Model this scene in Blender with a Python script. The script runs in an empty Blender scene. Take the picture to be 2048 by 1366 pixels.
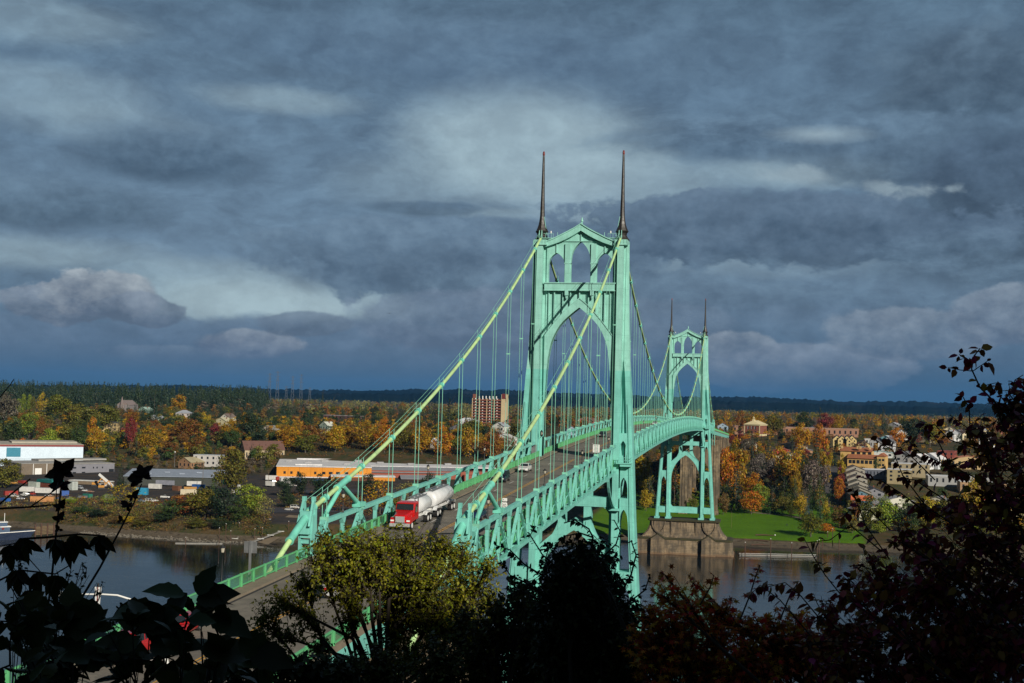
import bpy, math, random
import numpy as np
from mathutils import Vector, Matrix
R_ = math.radians
PI = math.pi
# ------------------------------------------------------------------ camera
# world: +Y runs along the bridge away from the viewer, near tower at Y=0, river surface z=0, metres
CX, CY, CZ = 36.837, -251.232, 73.895
YAW, PITCH, ROLL, FPX = -0.1994, 0.0442, 0.0250, 2500.57      # focal length in px of a 2048 wide frame
def cam_axes():
    cy, sy, cp, sp = math.cos(YAW), math.sin(YAW), math.cos(PITCH), math.sin(PITCH)
    f = Vector((sy*cp, cy*cp, sp)); r = Vector((cy, -sy, 0)); u = r.cross(f)
    cr, sr = math.cos(ROLL), math.sin(ROLL)
    return cr*r + sr*u, -sr*r + cr*u, f
_r, _u, _f = cam_axes()
sc = bpy.context.scene
col = sc.collection
cam_d = bpy.data.cameras.new('camera'); cam = bpy.data.objects.new('camera', cam_d); col.objects.link(cam)
cam_d.sensor_width = 36; cam_d.lens = FPX*36/2048; cam_d.clip_start = 0.2; cam_d.clip_end = 60000
cam.matrix_world = Matrix(((_r.x, _u.x, -_f.x, CX), (_r.y, _u.y, -_f.y, CY), (_r.z, _u.z, -_f.z, CZ), (0, 0, 0, 1)))
sc.camera = cam
CAM = Vector((CX, CY, CZ))
def ray(px, py):
    return _f + (px-1024)/FPX*_r - (py-683)/FPX*_u
def at(px, py, dist):                      # world point seen at photo pixel (2048 px frame), dist metres along the view axis
    return CAM + ray(px, py)*dist
def at_y(px, py, Y):
    d = ray(px, py); return CAM + d*((Y-CY)/d.y)
# ------------------------------------------------------------------ exposure
sc.view_settings.view_transform = 'Standard'; sc.view_settings.look = 'None'
sc.view_settings.exposure = 0.0; sc.view_settings.gamma = 1.0; sc.view_settings.use_curve_mapping = False
# ------------------------------------------------------------------ sun
SUN = Vector((.88, -1.0, .63)).normalized()
sd = bpy.data.lights.new('sun', 'SUN'); sd.energy = 4.8; sd.angle = R_(0.53); sd.color = (1.0, .93, .80)
sun = bpy.data.objects.new('sun', sd); col.objects.link(sun)
sun.rotation_euler = SUN.to_track_quat('Z', 'Y').to_euler(); sun.location = (60, -60, 300)
# ------------------------------------------------------------------ node helper
class NT:
    def __init__(s, tree): s.t = tree; s.n = tree.nodes; s.l = tree.links
    def new(s, typ, **kw):
        n = s.n.new(typ)
        for k, v in kw.items(): setattr(n, k, v)
        return n
    def put(s, n, i, v):
        if v is None: return
        if isinstance(v, bpy.types.NodeSocket): s.l.new(v, n.inputs[i])
        else: n.inputs[i].default_value = v
    def math(s, op, a, b=None, c=None, clamp=False):
        n = s.new('ShaderNodeMath', operation=op, use_clamp=clamp)
        s.put(n, 0, a); s.put(n, 1, b); s.put(n, 2, c); return n.outputs[0]
    def vmath(s, op, a, b=None):
        n = s.new('ShaderNodeVectorMath', operation=op); s.put(n, 0, a); s.put(n, 1, b)
        return n.outputs['Value'] if op in ('LENGTH', 'DOT_PRODUCT') else n.outputs[0]
    def noise(s, vec, scale, detail=4, rough=.5, w=None, dist=0):
        n = s.new('ShaderNodeTexNoise'); s.put(n, 'Vector', vec); n.inputs['Scale'].default_value = scale
        n.inputs['Detail'].default_value = detail; n.inputs['Roughness'].default_value = rough
        n.inputs['Distortion'].default_value = dist
        return n.outputs
    def mix(s, f, a, b, blend='MIX'):
        n = s.new('ShaderNodeMix', data_type='RGBA', blend_type=blend)
        s.put(n, 0, f); s.put(n, 6, a); s.put(n, 7, b); return n.outputs[2]
    def mr(s, v, a, b, c=0.0, d=1.0, interp='SMOOTHSTEP'):
        n = s.new('ShaderNodeMapRange', interpolation_type=interp)
        s.put(n, 0, v); s.put(n, 1, a); s.put(n, 2, b); s.put(n, 3, c); s.put(n, 4, d); return n.outputs[0]
    def ramp(s, f, stops):
        n = s.new('ShaderNodeValToRGB'); s.put(n, 0, f); e = n.color_ramp.elements
        e[0].position, e[0].color = stops[0][0], (*stops[0][1], 1)
        e[1].position, e[1].color = stops[-1][0], (*stops[-1][1], 1)
        for p, c in stops[1:-1]:
            q = e.new(p); q.color = (*c, 1)
        return n.outputs[0]
    def combine(s, x, y, z):
        n = s.new('ShaderNodeCombineXYZ'); s.put(n, 0, x); s.put(n, 1, y); s.put(n, 2, z); return n.outputs[0]
def lin(r, g, b):                          # 0..255 sRGB -> linear
    f = lambda c: (c/255/12.92) if c/255 <= .04045 else ((c/255+.055)/1.055)**2.4
    return (f(r), f(g), f(b))
def c4(c): return (c[0], c[1], c[2], 1)
# ------------------------------------------------------------------ sky: heavy broken cloud over a Nishita sky
w = bpy.data.worlds.new('World'); sc.world = w; w.use_nodes = True
nt = NT(w.node_tree)
for n in list(nt.n): nt.n.remove(n)
out = nt.new('ShaderNodeOutputWorld'); bg = nt.new('ShaderNodeBackground'); nt.l.new(bg.outputs[0], out.inputs[0])
sky = nt.new('ShaderNodeTexSky', sky_type='NISHITA'); sky.sun_disc = False
sky.sun_elevation = math.asin(SUN.z); sky.sun_rotation = math.atan2(SUN.x, SUN.y); sky.air_density = 1.2; sky.dust_density = 1.0
tc = nt.new('ShaderNodeTexCoord'); D = tc.outputs['Generated']
sx = nt.new('ShaderNodeSeparateXYZ'); nt.l.new(D, sx.inputs[0])
az = nt.math('ARCTAN2', sx.outputs[0], sx.outputs[1]); el = nt.math('ARCSINE', sx.outputs[2])
def azel(px, py):
    d = ray(px, py).normalized(); return math.atan2(d.x, d.y), math.asin(d.z)
# coordinates in the cloud field: x = azimuth, y = elevation (stretched so that banks lie flat towards the horizon)
P0 = nt.combine(az, nt.math('MULTIPLY', el, 2.1), 0.0)
P1 = nt.combine(az, nt.math('MULTIPLY', el, 1.35), 3.0)
def scaled(v, k):
    n = nt.new('ShaderNodeVectorMath', operation='SCALE'); nt.l.new(v, n.inputs[0]); n.inputs['Scale'].default_value = k; return n.outputs[0]
wv = nt.vmath('SUBTRACT', nt.noise(P0, 6.0, 6, .6)[1], (.5, .5, .5))
PW = nt.vmath('ADD', P0, scaled(wv, .11))                    # for the texture
PB = nt.vmath('ADD', P0, scaled(wv, .035))                   # for the placing of the banks
st = nt.noise(PW, 7.0, 9, .6)[0]                             # stratus
puff = nt.noise(nt.vmath('ADD', P1, scaled(wv, .04)), 26.0, 9, .58)[0]
puff2 = nt.noise(P1, 70.0, 6, .6)[0]
fineS = nt.noise(PW, 26.0, 8, .62)[0]
def ell(px, py, rx, ry):                                      # 1 at the centre, 0 on the ellipse, negative outside
    a, e = azel(px, py); v = nt.vmath('SUBTRACT', PB, (a, e*2.1, 0)); v = nt.vmath('MULTIPLY', v, (FPX/rx, FPX/ry/2.1, 0))
    return nt.math('SUBTRACT', 1.0, nt.vmath('LENGTH', v)), e
def layer(c, px, py, rx, ry, k, edge, amp, nz, dark, light, fade=False, bias=.4):
    b, e = ell(px, py, rx, ry)
    m = nt.mr(nt.math('ADD', b, nt.math('MULTIPLY', nt.math('SUBTRACT', nz, .5), amp)), -edge, edge)
    up = nt.math('MULTIPLY', nt.math('SUBTRACT', el, e), FPX/ry)
    if fade: m = nt.math('MULTIPLY', m, nt.mr(up, -1.0, -.1))
    f = nt.math('ADD', nt.math('ADD', nt.math('MULTIPLY', up, .42), bias), nt.math('MULTIPLY', nt.math('SUBTRACT', nt.math('ADD', nt.math('MULTIPLY', nz, .65), nt.math('MULTIPLY', puff2, .35)), .5), 2.6), clamp=True)
    return nt.mix(nt.math('MULTIPLY', m, k), c, nt.mix(f, c4(lin(*dark)), c4(lin(*light))))
base = nt.ramp(nt.mr(el, 0.0, .34, interp='LINEAR'), [(0, lin(36, 80, 116)), (.07, lin(58, 94, 128)), (.16, lin(80, 108, 138)), (.3, lin(98, 120, 146)), (.6, lin(98, 120, 144)), (1, lin(86, 108, 130))])
v_ = nt.math('ADD', nt.math('MULTIPLY', nt.mr(st, .34, .66, interp='LINEAR'), .6), nt.math('MULTIPLY', nt.mr(fineS, .3, .7, interp='LINEAR'), .4))
g1 = nt.mr(v_, .05, .95, .68, 1.28, 'LINEAR'); g1 = nt.mr(el, .0, .07, 1.0, g1, 'LINEAR')
cloud = nt.vmath('MULTIPLY', base, nt.combine(g1, g1, nt.math('ADD', nt.math('MULTIPLY', g1, .92), .08)))
PALE = (160, 178, 190)
for b in [(1060, 290, 290, 120, .9), (1250, 370, 230, 70, .5), (540, 606, 320, 48, 1.0), (420, 560, 200, 40, .5), (60, 180, 240, 50, .35), (230, 250, 200, 40, .3), (560, 195, 170, 30, .45), (100, 40, 200, 50, .35), (60, 500, 260, 40, .45),
          (1600, 345, 200, 36, .55), (850, 360, 200, 70, .3), (1500, 530, 300, 30, .4), (1100, 430, 300, 16, .4)]:
    bb, e_ = ell(*b[:4]); m = nt.mr(nt.math('ADD', bb, nt.math('MULTIPLY', nt.math('SUBTRACT', st, .5), 1.0)), -.25, .6)
    cloud = nt.mix(nt.math('MULTIPLY', m, b[4]), cloud, c4(lin(*PALE)))
DK, MD, LT = (60, 80, 104), (78, 99, 126), (106, 128, 152)
for L_ in [(345, 305, 170, 55, .9, .4, 1.3, st, DK, LT, False, .35), (110, 405, 210, 50, .85, .4, 1.4, st, DK, LT), (840, 90, 420, 60, .5, .45, 1.6, st, MD, LT), (1480, 280, 260, 40, .6, .35, 1.6, fineS, DK, LT), (1260, 120, 500, 90, .35, .5, 1.8, st, MD, LT),
           (1950, 150, 170, 90, .7, .3, 1.3, puff, (50, 66, 86), (92, 110, 130)), (1850, 300, 280, 70, .75, .2, 1.2, puff, (66, 84, 106), LT), (2030, 390, 190, 130, .9, .25, 1.2, puff, (46, 62, 84), (80, 98, 122)),
           (960, 520, 420, 84, .88, .12, 1.5, puff, (64, 86, 114), (104, 124, 148)), (850, 415, 120, 14, .6, .3, 1.6, fineS, DK, MD), (1560, 460, 420, 74, .92, .1, 1.6, puff, (60, 80, 106), (98, 116, 140)),
           (1700, 585, 520, 60, .6, .25, 1.2, fineS, MD, LT), (1200, 590, 400, 44, .6, .25, 1.2, puff, MD, LT), (1960, 520, 200, 50, .5, .25, 1.2, fineS, DK, LT)]:
    cloud = layer(cloud, *L_)
cloud = nt.mix(nt.math('MULTIPLY', ell(1640, 268, 120, 22)[0], .9, clamp=True), cloud, c4(lin(150, 165, 178)))
for q in ((1840, 382, 70, 30), (1760, 372, 50, 26), (1910, 378, 40, 20), (1590, 350, 110, 24)):
    bb, e_ = ell(*q); cloud = nt.mix(nt.mr(nt.math('ADD', bb, nt.math('MULTIPLY', nt.math('SUBTRACT', puff, .5), 2.4)), .1, .8, 0, .75), cloud, c4(lin(150, 164, 176)))
LO, LI = (66, 94, 126), (98, 118, 146)
for L_ in [(420, 715, 900, 82, .85, .12, .7, puff, LO, (90, 112, 142), True), (1700, 700, 800, 80, .5, .25, 1.0, puff, LO, LI, True),
           (140, 604, 120, 40, .9, .1, 1.5, puff, (74, 92, 120), (140, 148, 166), False, .42), (200, 584, 100, 46, .92, .09, 1.5, puff, (78, 94, 122), (168, 172, 182), False, .46), (275, 614, 90, 28, .85, .1, 1.5, puff, (72, 90, 118), (130, 140, 160), False, .4), (500, 684, 110, 30, .85, .1, .9, puff, (84, 102, 132), (146, 154, 170), False, .4), (610, 648, 90, 26, .85, .1, 1.0, puff, (74, 94, 122), (110, 126, 150)),
           (930, 640, 220, 62, .75, .1, .8, puff, (76, 96, 126), (116, 130, 154)), (1300, 650, 170, 50, .6, .12, .9, puff, (76, 96, 124), (112, 128, 152)), (1475, 702, 80, 44, .9, .08, .7, puff, (86, 106, 134), (140, 150, 168)), (1600, 735, 200, 48, .8, .1, .8, puff, (82, 104, 134), (128, 140, 162)),
           (1810, 664, 150, 48, .8, .09, .8, puff, (84, 104, 132), (138, 148, 166)), (2020, 634, 110, 56, .85, .09, .8, puff, (84, 102, 130), (136, 146, 164)), (330, 700, 120, 18, .5, .2, 1.2, puff, (84, 104, 134), (120, 136, 158))]:
    cloud = layer(cloud, *L_)
rag = nt.mr(nt.math('ADD', nt.math('MULTIPLY', puff, .45), nt.math('ADD', nt.math('MULTIPLY', fineS, .4), nt.math('MULTIPLY', puff2, .15))), .36, .64, .86, 1.12); rag = nt.mr(el, .01, .05, 1.0, rag, 'LINEAR')
cloud = nt.vmath('MULTIPLY', cloud, nt.combine(rag, rag, nt.math('ADD', nt.math('MULTIPLY', rag, .9), .1)))
low = nt.mr(el, .040, .004); cloud = nt.mix(nt.math('MULTIPLY', low, .7), cloud, c4(lin(44, 88, 122)))
skyc = nt.vmath('MULTIPLY', sky.outputs[0], (.10, .10, .10))
res = nt.mix(.06, nt.vmath('MULTIPLY', cloud, (.94, 1.01, 1.0)), skyc)
# unseen sky overhead and behind is dimmed to cut fill and deepen shadows
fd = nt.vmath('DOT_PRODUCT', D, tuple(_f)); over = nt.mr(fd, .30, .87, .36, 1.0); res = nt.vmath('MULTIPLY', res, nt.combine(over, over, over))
# lower hemisphere: dark ground tone
res = nt.mix(nt.mr(el, -.03, -.005), c4((.006, .007, .006)), res)
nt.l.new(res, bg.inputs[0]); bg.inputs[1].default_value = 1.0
w.cycles.sampling_method = 'MANUAL'; w.cycles.sample_map_resolution = 512
# ------------------------------------------------------------------ render settings that matter for quality
sc.cycles.max_bounces = 5; sc.cycles.diffuse_bounces = 2; sc.cycles.glossy_bounces = 3; sc.cycles.transmission_bounces = 3
sc.cycles.transparent_max_bounces = 6; sc.cycles.volume_bounces = 0; sc.cycles.use_denoising = True
sc.cycles.sample_clamp_indirect = 4.0
# ================================================================== materials
MATS = {}
def newmat(name):
    m = bpy.data.materials.new(name); m.use_nodes = True; t = NT(m.node_tree)
    b = t.n['Principled BSDF']; return m, t, b
def mat(name, color, rough=.6, metal=0.0, var=.12, scale=1.2, bump=0.0, bscale=None, spec=.5, obj=False, coat=0.0, var2=None):
    """plain surface: base colour varied by two scales of noise, roughness variation, optional bump"""
    if name in MATS: return MATS[name]
    m, t, b = newmat(name)
    g = t.new('ShaderNodeNewGeometry')
    tc = t.new('ShaderNodeTexCoord')
    P = g.outputs['Position'] if not obj else tc.outputs['Object']
    n1 = t.noise(P, scale, 6, .6)[0]; n2 = t.noise(P, scale*.17, 3, .5)[0]
    f = t.mr(t.math('ADD', t.math('MULTIPLY', n1, .6), t.math('MULTIPLY', n2, .4)), .3, .7, 1-var, 1+var)
    if color == 'object':
        oi = t.new('ShaderNodeObjectInfo'); base = oi.outputs['Color']
    else:
        rgb = t.new('ShaderNodeRGB'); rgb.outputs[0].default_value = c4(color); base = rgb.outputs[0]
    colr = t.vmath('MULTIPLY', base, t.combine(f, f, f))
    if var2: colr = t.mix(t.mr(t.noise(P, var2[1], 6, .65)[0], var2[2], var2[2]+.12, 0, var2[3]), colr, c4(var2[0]))
    t.l.new(colr, b.inputs['Base Color'])
    t.l.new(t.mr(n1, .3, .7, max(.02, rough-.08), min(1, rough+.08)), b.inputs['Roughness'])
    b.inputs['Metallic'].default_value = metal; b.inputs['Specular IOR Level'].default_value = spec
    if coat: b.inputs['Coat Weight'].default_value = coat; b.inputs['Coat Roughness'].default_value = .08
    if bump:
        bn = t.new('ShaderNodeBump'); bn.inputs['Strength'].default_value = bump; bn.inputs['Distance'].default_value = .05
        t.l.new(t.noise(P, bscale or scale*4, 5, .6)[0], bn.inputs['Height']); t.l.new(bn.outputs[0], b.inputs['Normal'])
    MATS[name] = m; return m
def leafmat(name, color='object', hue=.18, val=.45, rough=.55, trans=.25):
    if name in MATS: return MATS[name]
    m, t, b = newmat(name)
    g = t.new('ShaderNodeNewGeometry'); r = g.outputs['Random Per Island']
    if color == 'object':
        oi = t.new('ShaderNodeObjectInfo'); base = oi.outputs['Color']
    else:
        rgb = t.new('ShaderNodeRGB'); rgb.outputs[0].default_value = c4(color); base = rgb.outputs[0]
    tc = t.new('ShaderNodeTexCoord')
    n = t.noise(tc.outputs['Object'], .35 if color == 'object' else 1.5, 3, .5)[0]
    v = t.math('ADD', t.mr(r, 0, 1, 1-val, 1+val, 'LINEAR'), t.mr(n, .3, .7, -.25, .25))
    hs = t.new('ShaderNodeHueSaturation')
    t.l.new(base, hs.inputs['Color']); t.l.new(v, hs.inputs['Value'])
    t.l.new(t.mr(t.math('FRACT', t.math('MULTIPLY', r, 7.31)), 0, 1, .5-hue*.16, .5+hue*.16, 'LINEAR'), hs.inputs['Hue'])
    t.l.new(hs.outputs[0], b.inputs['Base Color']); b.inputs['Roughness'].default_value = rough
    b.inputs['Specular IOR Level'].default_value = .3
    if trans:
        tr = t.new('ShaderNodeBsdfTranslucent'); t.l.new(hs.outputs[0], tr.inputs[0])
        mx = t.new('ShaderNodeMixShader'); mx.inputs[0].default_value = trans
        t.l.new(b.outputs[0], mx.inputs[1]); t.l.new(tr.outputs[0], mx.inputs[2])
        t.l.new(mx.outputs[0], t.n['Material Output'].inputs[0])
    MATS[name] = m; return m
# ================================================================== mesh helpers
def mesh_np(name, V, F, mats, midx=None, smooth=False):
    """V (n,3) array, F list/array of equal-length faces or list of lists"""
    me = bpy.data.meshes.new(name)
    V = np.asarray(V, dtype=np.float32)
    if isinstance(F, np.ndarray):
        nf, k = F.shape
        me.vertices.add(len(V)); me.vertices.foreach_set('co', V.ravel())
        me.loops.add(nf*k); me.loops.foreach_set('vertex_index', F.astype(np.int32).ravel())
        me.polygons.add(nf); me.polygons.foreach_set('loop_start', np.arange(0, nf*k, k, dtype=np.int32))
        try: me.polygons.foreach_set('loop_total', np.full(nf, k, dtype=np.int32))
        except Exception: pass
    else:
        me.from_pydata([tuple(map(float, v)) for v in V], [], F)
    for m in (mats if isinstance(mats, (list, tuple)) else [mats]): me.materials.append(m)
    if midx is not None: me.polygons.foreach_set('material_index', np.asarray(midx, dtype=np.int32))
    if smooth: me.polygons.foreach_set('use_smooth', np.ones(len(me.polygons), dtype=bool))
    me.update(calc_edges=True); me.validate()
    return me
class MB:
    def __init__(s): s.v = []; s.f = []; s.m = []; s.mi = 0; s.mats = []; s.sm = []; s.cut = []
    def use(s, material):
        if material not in s.mats: s.mats.append(material)
        s.mi = s.mats.index(material); return s
    def add(s, vs, fs, smooth=False):
        o = len(s.v); s.cut.append((o, len(s.f))); s.v += [tuple(v) for v in vs]
        for f in fs: s.f.append([i+o for i in f]); s.m.append(s.mi); s.sm.append(smooth)
    def box(s, x0, x1, y0, y1, z0, z1):
        s.add([(x0, y0, z0), (x1, y0, z0), (x1, y1, z0), (x0, y1, z0), (x0, y0, z1), (x1, y0, z1), (x1, y1, z1), (x0, y1, z1)],
              [(0, 3, 2, 1), (4, 5, 6, 7), (0, 1, 5, 4), (1, 2, 6, 5), (2, 3, 7, 6), (3, 0, 4, 7)]); return s
    def hexa(s, bot, top):                 # two quads, same winding (ccw from above)
        s.add(list(bot)+list(top), [(0, 3, 2, 1), (4, 5, 6, 7), (0, 1, 5, 4), (1, 2, 6, 5), (2, 3, 7, 6), (3, 0, 4, 7)]); return s
    def beam(s, p, q, wd, ht, up=(0, 0, 1)):
        p = Vector(p); q = Vector(q); d = q-p
        if d.length < 1e-6: return s
        d.normalize(); a = d.cross(Vector(up))
        if a.length < 1e-4: a = d.cross(Vector((1, 0, 0)))
        a.normalize(); b = a.cross(d)
        vs = []
        for c in (p, q):
            for i, j in ((-1, -1), (1, -1), (1, 1), (-1, 1)): vs.append(c + a*(i*wd/2) + b*(j*ht/2))
        s.add(vs, [(0, 1, 2, 3), (7, 6, 5, 4), (0, 4, 5, 1), (1, 5, 6, 2), (2, 6, 7, 3), (3, 7, 4, 0)]); return s
    def tube(s, pts, r, n=8, smooth=True, cap=True):
        pts = [Vector(p) for p in pts]; rs = r if isinstance(r, (list, tuple)) else [r]*len(pts)
        vs = []; prev = None
        for i, p in enumerate(pts):
            d = (pts[min(i+1, len(pts)-1)]-pts[max(i-1, 0)]).normalized()
            a = d.cross(Vector((0, 0, 1))) if prev is None else prev - d*prev.dot(d)
            if a.length < 1e-3: a = d.cross(Vector((1, 0, 0)))
            a.normalize(); prev = a; b = d.cross(a)
            for k in range(n):
                t = 2*PI*k/n; vs.append(p + (a*math.cos(t)+b*math.sin(t))*rs[i])
        fs = []
        for i in range(len(pts)-1):
            for k in range(n): fs.append((i*n+k, i*n+(k+1) % n, (i+1)*n+(k+1) % n, (i+1)*n+k))
        s.add(vs, fs, smooth)
        if cap:
            s.add(vs[:n], [tuple(range(n))[::-1]]); s.add(vs[-n:], [tuple(range(n))])
        return s
    def lathe(s, c, prof, n=12, sy=1.0, smooth=True):    # profile [(radius, z)]
        vs = []
        for r, z in prof:
            for k in range(n): vs.append((c[0]+r*math.cos(2*PI*k/n), c[1]+r*sy*math.sin(2*PI*k/n), c[2]+z))
        fs = [(i*n+k, i*n+(k+1) % n, (i+1)*n+(k+1) % n, (i+1)*n+k) for i in range(len(prof)-1) for k in range(n)]
        s.add(vs, fs, smooth); s.add(vs[:n], [tuple(range(n))[::-1]]); s.add(vs[-n:], [tuple(range(n))]); return s
    def wall(s, xs, lo, hi, y0, y1):       # solid between two curves z=lo(x), z=hi(x), from y0 to y1 (may be per-x lists)
        n = len(xs); lo = [lo(x) if callable(lo) else lo[i] for i, x in enumerate(xs)]; hi = [hi(x) if callable(hi) else hi[i] for i, x in enumerate(xs)]
        Y0 = y0 if isinstance(y0, (list, tuple)) else [y0]*n; Y1 = y1 if isinstance(y1, (list, tuple)) else [y1]*n
        vs = []
        for i, x in enumerate(xs): vs += [(x, Y0[i], lo[i]), (x, Y0[i], hi[i]), (x, Y1[i], hi[i]), (x, Y1[i], lo[i])]
        fs = []
        for i in range(n-1):
            a = 4*i; b = a+4
            fs += [(a, b, b+1, a+1), (a+1, b+1, b+2, a+2), (a+2, b+2, b+3, a+3), (a+3, b+3, b, a)]
        fs += [(0, 1, 2, 3), (4*n-1, 4*n-2, 4*n-3, 4*n-4)]
        s.add(vs, fs); return s
    def prism(s, poly, y0, y1):            # convex-ish polygon in (x,z), extruded along y
        n = len(poly); vs = [(x, y0, z) for x, z in poly]+[(x, y1, z) for x, z in poly]
        s.add(vs, [tuple(range(n)), tuple(range(2*n-1, n-1, -1))]+[(i, i+n, (i+1) % n+n, (i+1) % n) for i in range(n)]); return s
    def cyl(s, p, q, r, n=12, smooth=True): return s.tube([p, q], r, n, smooth)
    def build(s, name, material=None, parent=None, loc=(0, 0, 0), rz=0, **kw):
        me = bpy.data.meshes.new(name); me.from_pydata(s.v, [], s.f)
        for m in (s.mats or [material]): me.materials.append(m)
        me.polygons.foreach_set('material_index', s.m); me.polygons.foreach_set('use_smooth', s.sm)
        me.update(); o = bpy.data.objects.new(name, me); col.objects.link(o)
        o.location = loc; o.rotation_euler = (0, 0, rz)
        if parent: o.parent = parent
        if kw: tag(o, **kw)
        return o
def build_each(mb, name, parent=None, color=None, start=0, stop=None):
    """every piece added to mb becomes a part of its own"""
    cuts = mb.cut+[(len(mb.v), len(mb.f))]; res = []
    for (v0, f0), (v1, f1) in list(zip(cuts, cuts[1:]))[start:stop]:
        V = np.array(mb.v[v0:v1]); c = (V.min(0)+V.max(0))/2
        me = bpy.data.meshes.new(name); me.from_pydata([tuple(v-c) for v in V], [], [[i-v0 for i in f] for f in mb.f[f0:f1]]); me.materials.append(mb.mats[mb.m[f0]])
        if mb.sm[f0]: me.polygons.foreach_set('use_smooth', [True]*len(me.polygons))
        o = bpy.data.objects.new(name, me); col.objects.link(o); o.location = tuple(c)
        if parent: o.parent = parent
        if color: o.color = c4(color)
        res.append(o)
    return res
def tag(o, label=None, cat=None, group=None, kind=None):
    if label: o['label'] = label
    if cat: o['category'] = cat
    if group: o['group'] = group
    if kind: o['kind'] = kind
    return o
def thing(name, label, cat, loc=(0, 0, 0), rz=0, group=None):
    o = bpy.data.objects.new(name, None); col.objects.link(o); o.empty_display_size = .5
    o.location = loc; o.rotation_euler = (0, 0, rz); tag(o, label, cat, group); return o
def mobj(name, me, parent=None, loc=(0, 0, 0), rz=0, color=None, scale=None):
    o = bpy.data.objects.new(name, me); col.objects.link(o); o.location = loc; o.rotation_euler = (0, 0, rz)
    if parent: o.parent = parent
    if color: o.color = c4(color)
    if scale: o.scale = scale if isinstance(scale, (tuple, list)) else (scale,)*3
    return o
KIDS = {}
def copy_tree(o, parent=None, depth=0):
    c = o.copy(); col.objects.link(c); c.parent = parent
    for ch in list(o.children): copy_tree(ch, c, depth+1)
    return c
def interp(x, pts):
    if x <= pts[0][0]: return pts[0][1]
    for (a, b), (c, d) in zip(pts, pts[1:]):
        if x <= c: return b+(d-b)*(x-a)/(c-a)
    return pts[-1][1]
rng = random.Random(7)
nrng = np.random.default_rng(11)
# ================================================================== terrain, water
SHORE = [(-3000, 380), (-600, 345), (-348, 332), (-252, 319), (-219, 316), (-191, 323), (-150, 345), (-60, 395), (21, 403), (62, 401), (84, 404), (400, 425), (3000, 460)]
NEARP = [(-400, 160), (-120, 133), (-69, 118.6), (-51, 110.5), (-31, 99.8), (-12, 82.7), (-3, 73.2), (0, 72.2), (5, 69.5), (12, 64), (25, 55.5), (50, 43.5), (100, 22), (150, 8), (190, 1), (206, -3)]  # unseen slope behind the viewpoint is raised to shade the foreground plants
LEFTP = [(-60, -4), (-6, -.6), (0, 0), (9, 1.2), (14, 4.0), (22, 7.6), (60, 9), (250, 11), (310, 14), (400, 28), (520, 38), (900, 44), (1800, 46), (4000, 30), (6500, 18)]
RIGHTP = [(-60, -4), (-6, -.6), (0, 0), (13, 1.6), (17, 3.3), (118, 8.0), (192, 12), (292, 27), (442, 37), (542, 42), (942, 46), (1800, 48), (4000, 30), (6500, 18)]
def sm(a, b, x):
    t = min(1, max(0, (x-a)/(b-a))); return t*t*(3-2*t)
def vnoise(x, y, s):
    x /= s; y /= s
    return (math.sin(x*1.3+y*.7)+math.sin(-x*.6+y*1.9+1.3)+math.sin(x*2.3-y*1.1+4.2)*.6)/2.6
def ground(X, Y):
    if Y < 60:
        s = (Y+251) + .55*max(0, 37-X) - .2*max(0, min(60, X-37))
        return interp(s, NEARP) + (vnoise(X, Y, 9)*.5 if s > 6 else (vnoise(X, Y, 6)*min(2.2, -s*.07) if s < 0 else 0))
    d = Y-interp(X, SHORE)
    k = sm(-120, -20, X)
    if X < -120: z = interp(d, LEFTP)
    elif X > -20: z = interp(d, RIGHTP)
    else: z = interp(d, LEFTP)*(1-k)+interp(d, RIGHTP)*k
    if d > 25: z += vnoise(X, Y, 60)*min(1.5, (d-25)*.02)*(1 if d > 260 else .12)
    return z
def grid(xs, ys, fn):
    V = [(x, y, fn(x, y)) for y in ys for x in xs]; nx = len(xs); F = []
    for j in range(len(ys)-1):
        for i in range(nx-1):
            a = j*nx+i; F.append((a, a+1, a+nx+1, a+nx))
    return np.array(V), np.array(F)
# ground material: mown grass, earth, gravel yard, dry scrub chosen by place and noise
gm, t, b = newmat('ground_cover')
g = t.new('ShaderNodeNewGeometry'); P = g.outputs['Position']; s_ = t.new('ShaderNodeSeparateXYZ'); t.l.new(P, s_.inputs[0])
X_, Y_, Z_ = s_.outputs
n1 = t.noise(P, .09, 6, .6)[0]; n2 = t.noise(P, .9, 5, .6)[0]; n3 = t.noise(P, .02, 4, .5)[0]
scrub = t.ramp(t.math('ADD', t.math('MULTIPLY', n1, .7), t.math('MULTIPLY', n2, .3)), [(.3, (.020, .028, .010)), (.45, (.045, .050, .018)), (.56, (.085, .055, .025)), (.7, (.10, .085, .045))])
grass = t.ramp(t.math('ADD', t.math('MULTIPLY', n2, .45), t.math('ADD', t.math('MULTIPLY', n1, .3), t.math('MULTIPLY', n3, .25))), [(.34, (.036, .088, .003)), (.46, (.060, .140, .002)), (.55, (.075, .175, .003)), (.68, (.13, .19, .02))])
beach = t.ramp(n2, [(.3, (.075, .058, .038)), (.7, (.13, .105, .075))])
yard = t.ramp(t.math('ADD', t.math('MULTIPLY', n1, .6), t.math('MULTIPLY', n2, .4)), [(.3, (.022, .022, .026)), (.5, (.045, .040, .036)), (.62, (.085, .055, .036)), (.72, (.06, .06, .03))])
inpark = t.math('MULTIPLY', t.math('MULTIPLY', t.mr(X_, -60, -56), t.mr(X_, 92, 88)), t.math('MULTIPLY', t.mr(Z_, 2.6, 3.1), t.mr(Z_, 16, 12)))
c = t.mix(t.math('MULTIPLY', inpark, t.mr(Y_, 620, 600)), scrub, grass)
c = t.mix(t.math('MULTIPLY', t.math('MULTIPLY', t.mr(X_, -120, -130), t.mr(Z_, 7.0, 7.8)), t.mr(Y_, 640, 600)), c, yard)
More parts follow.
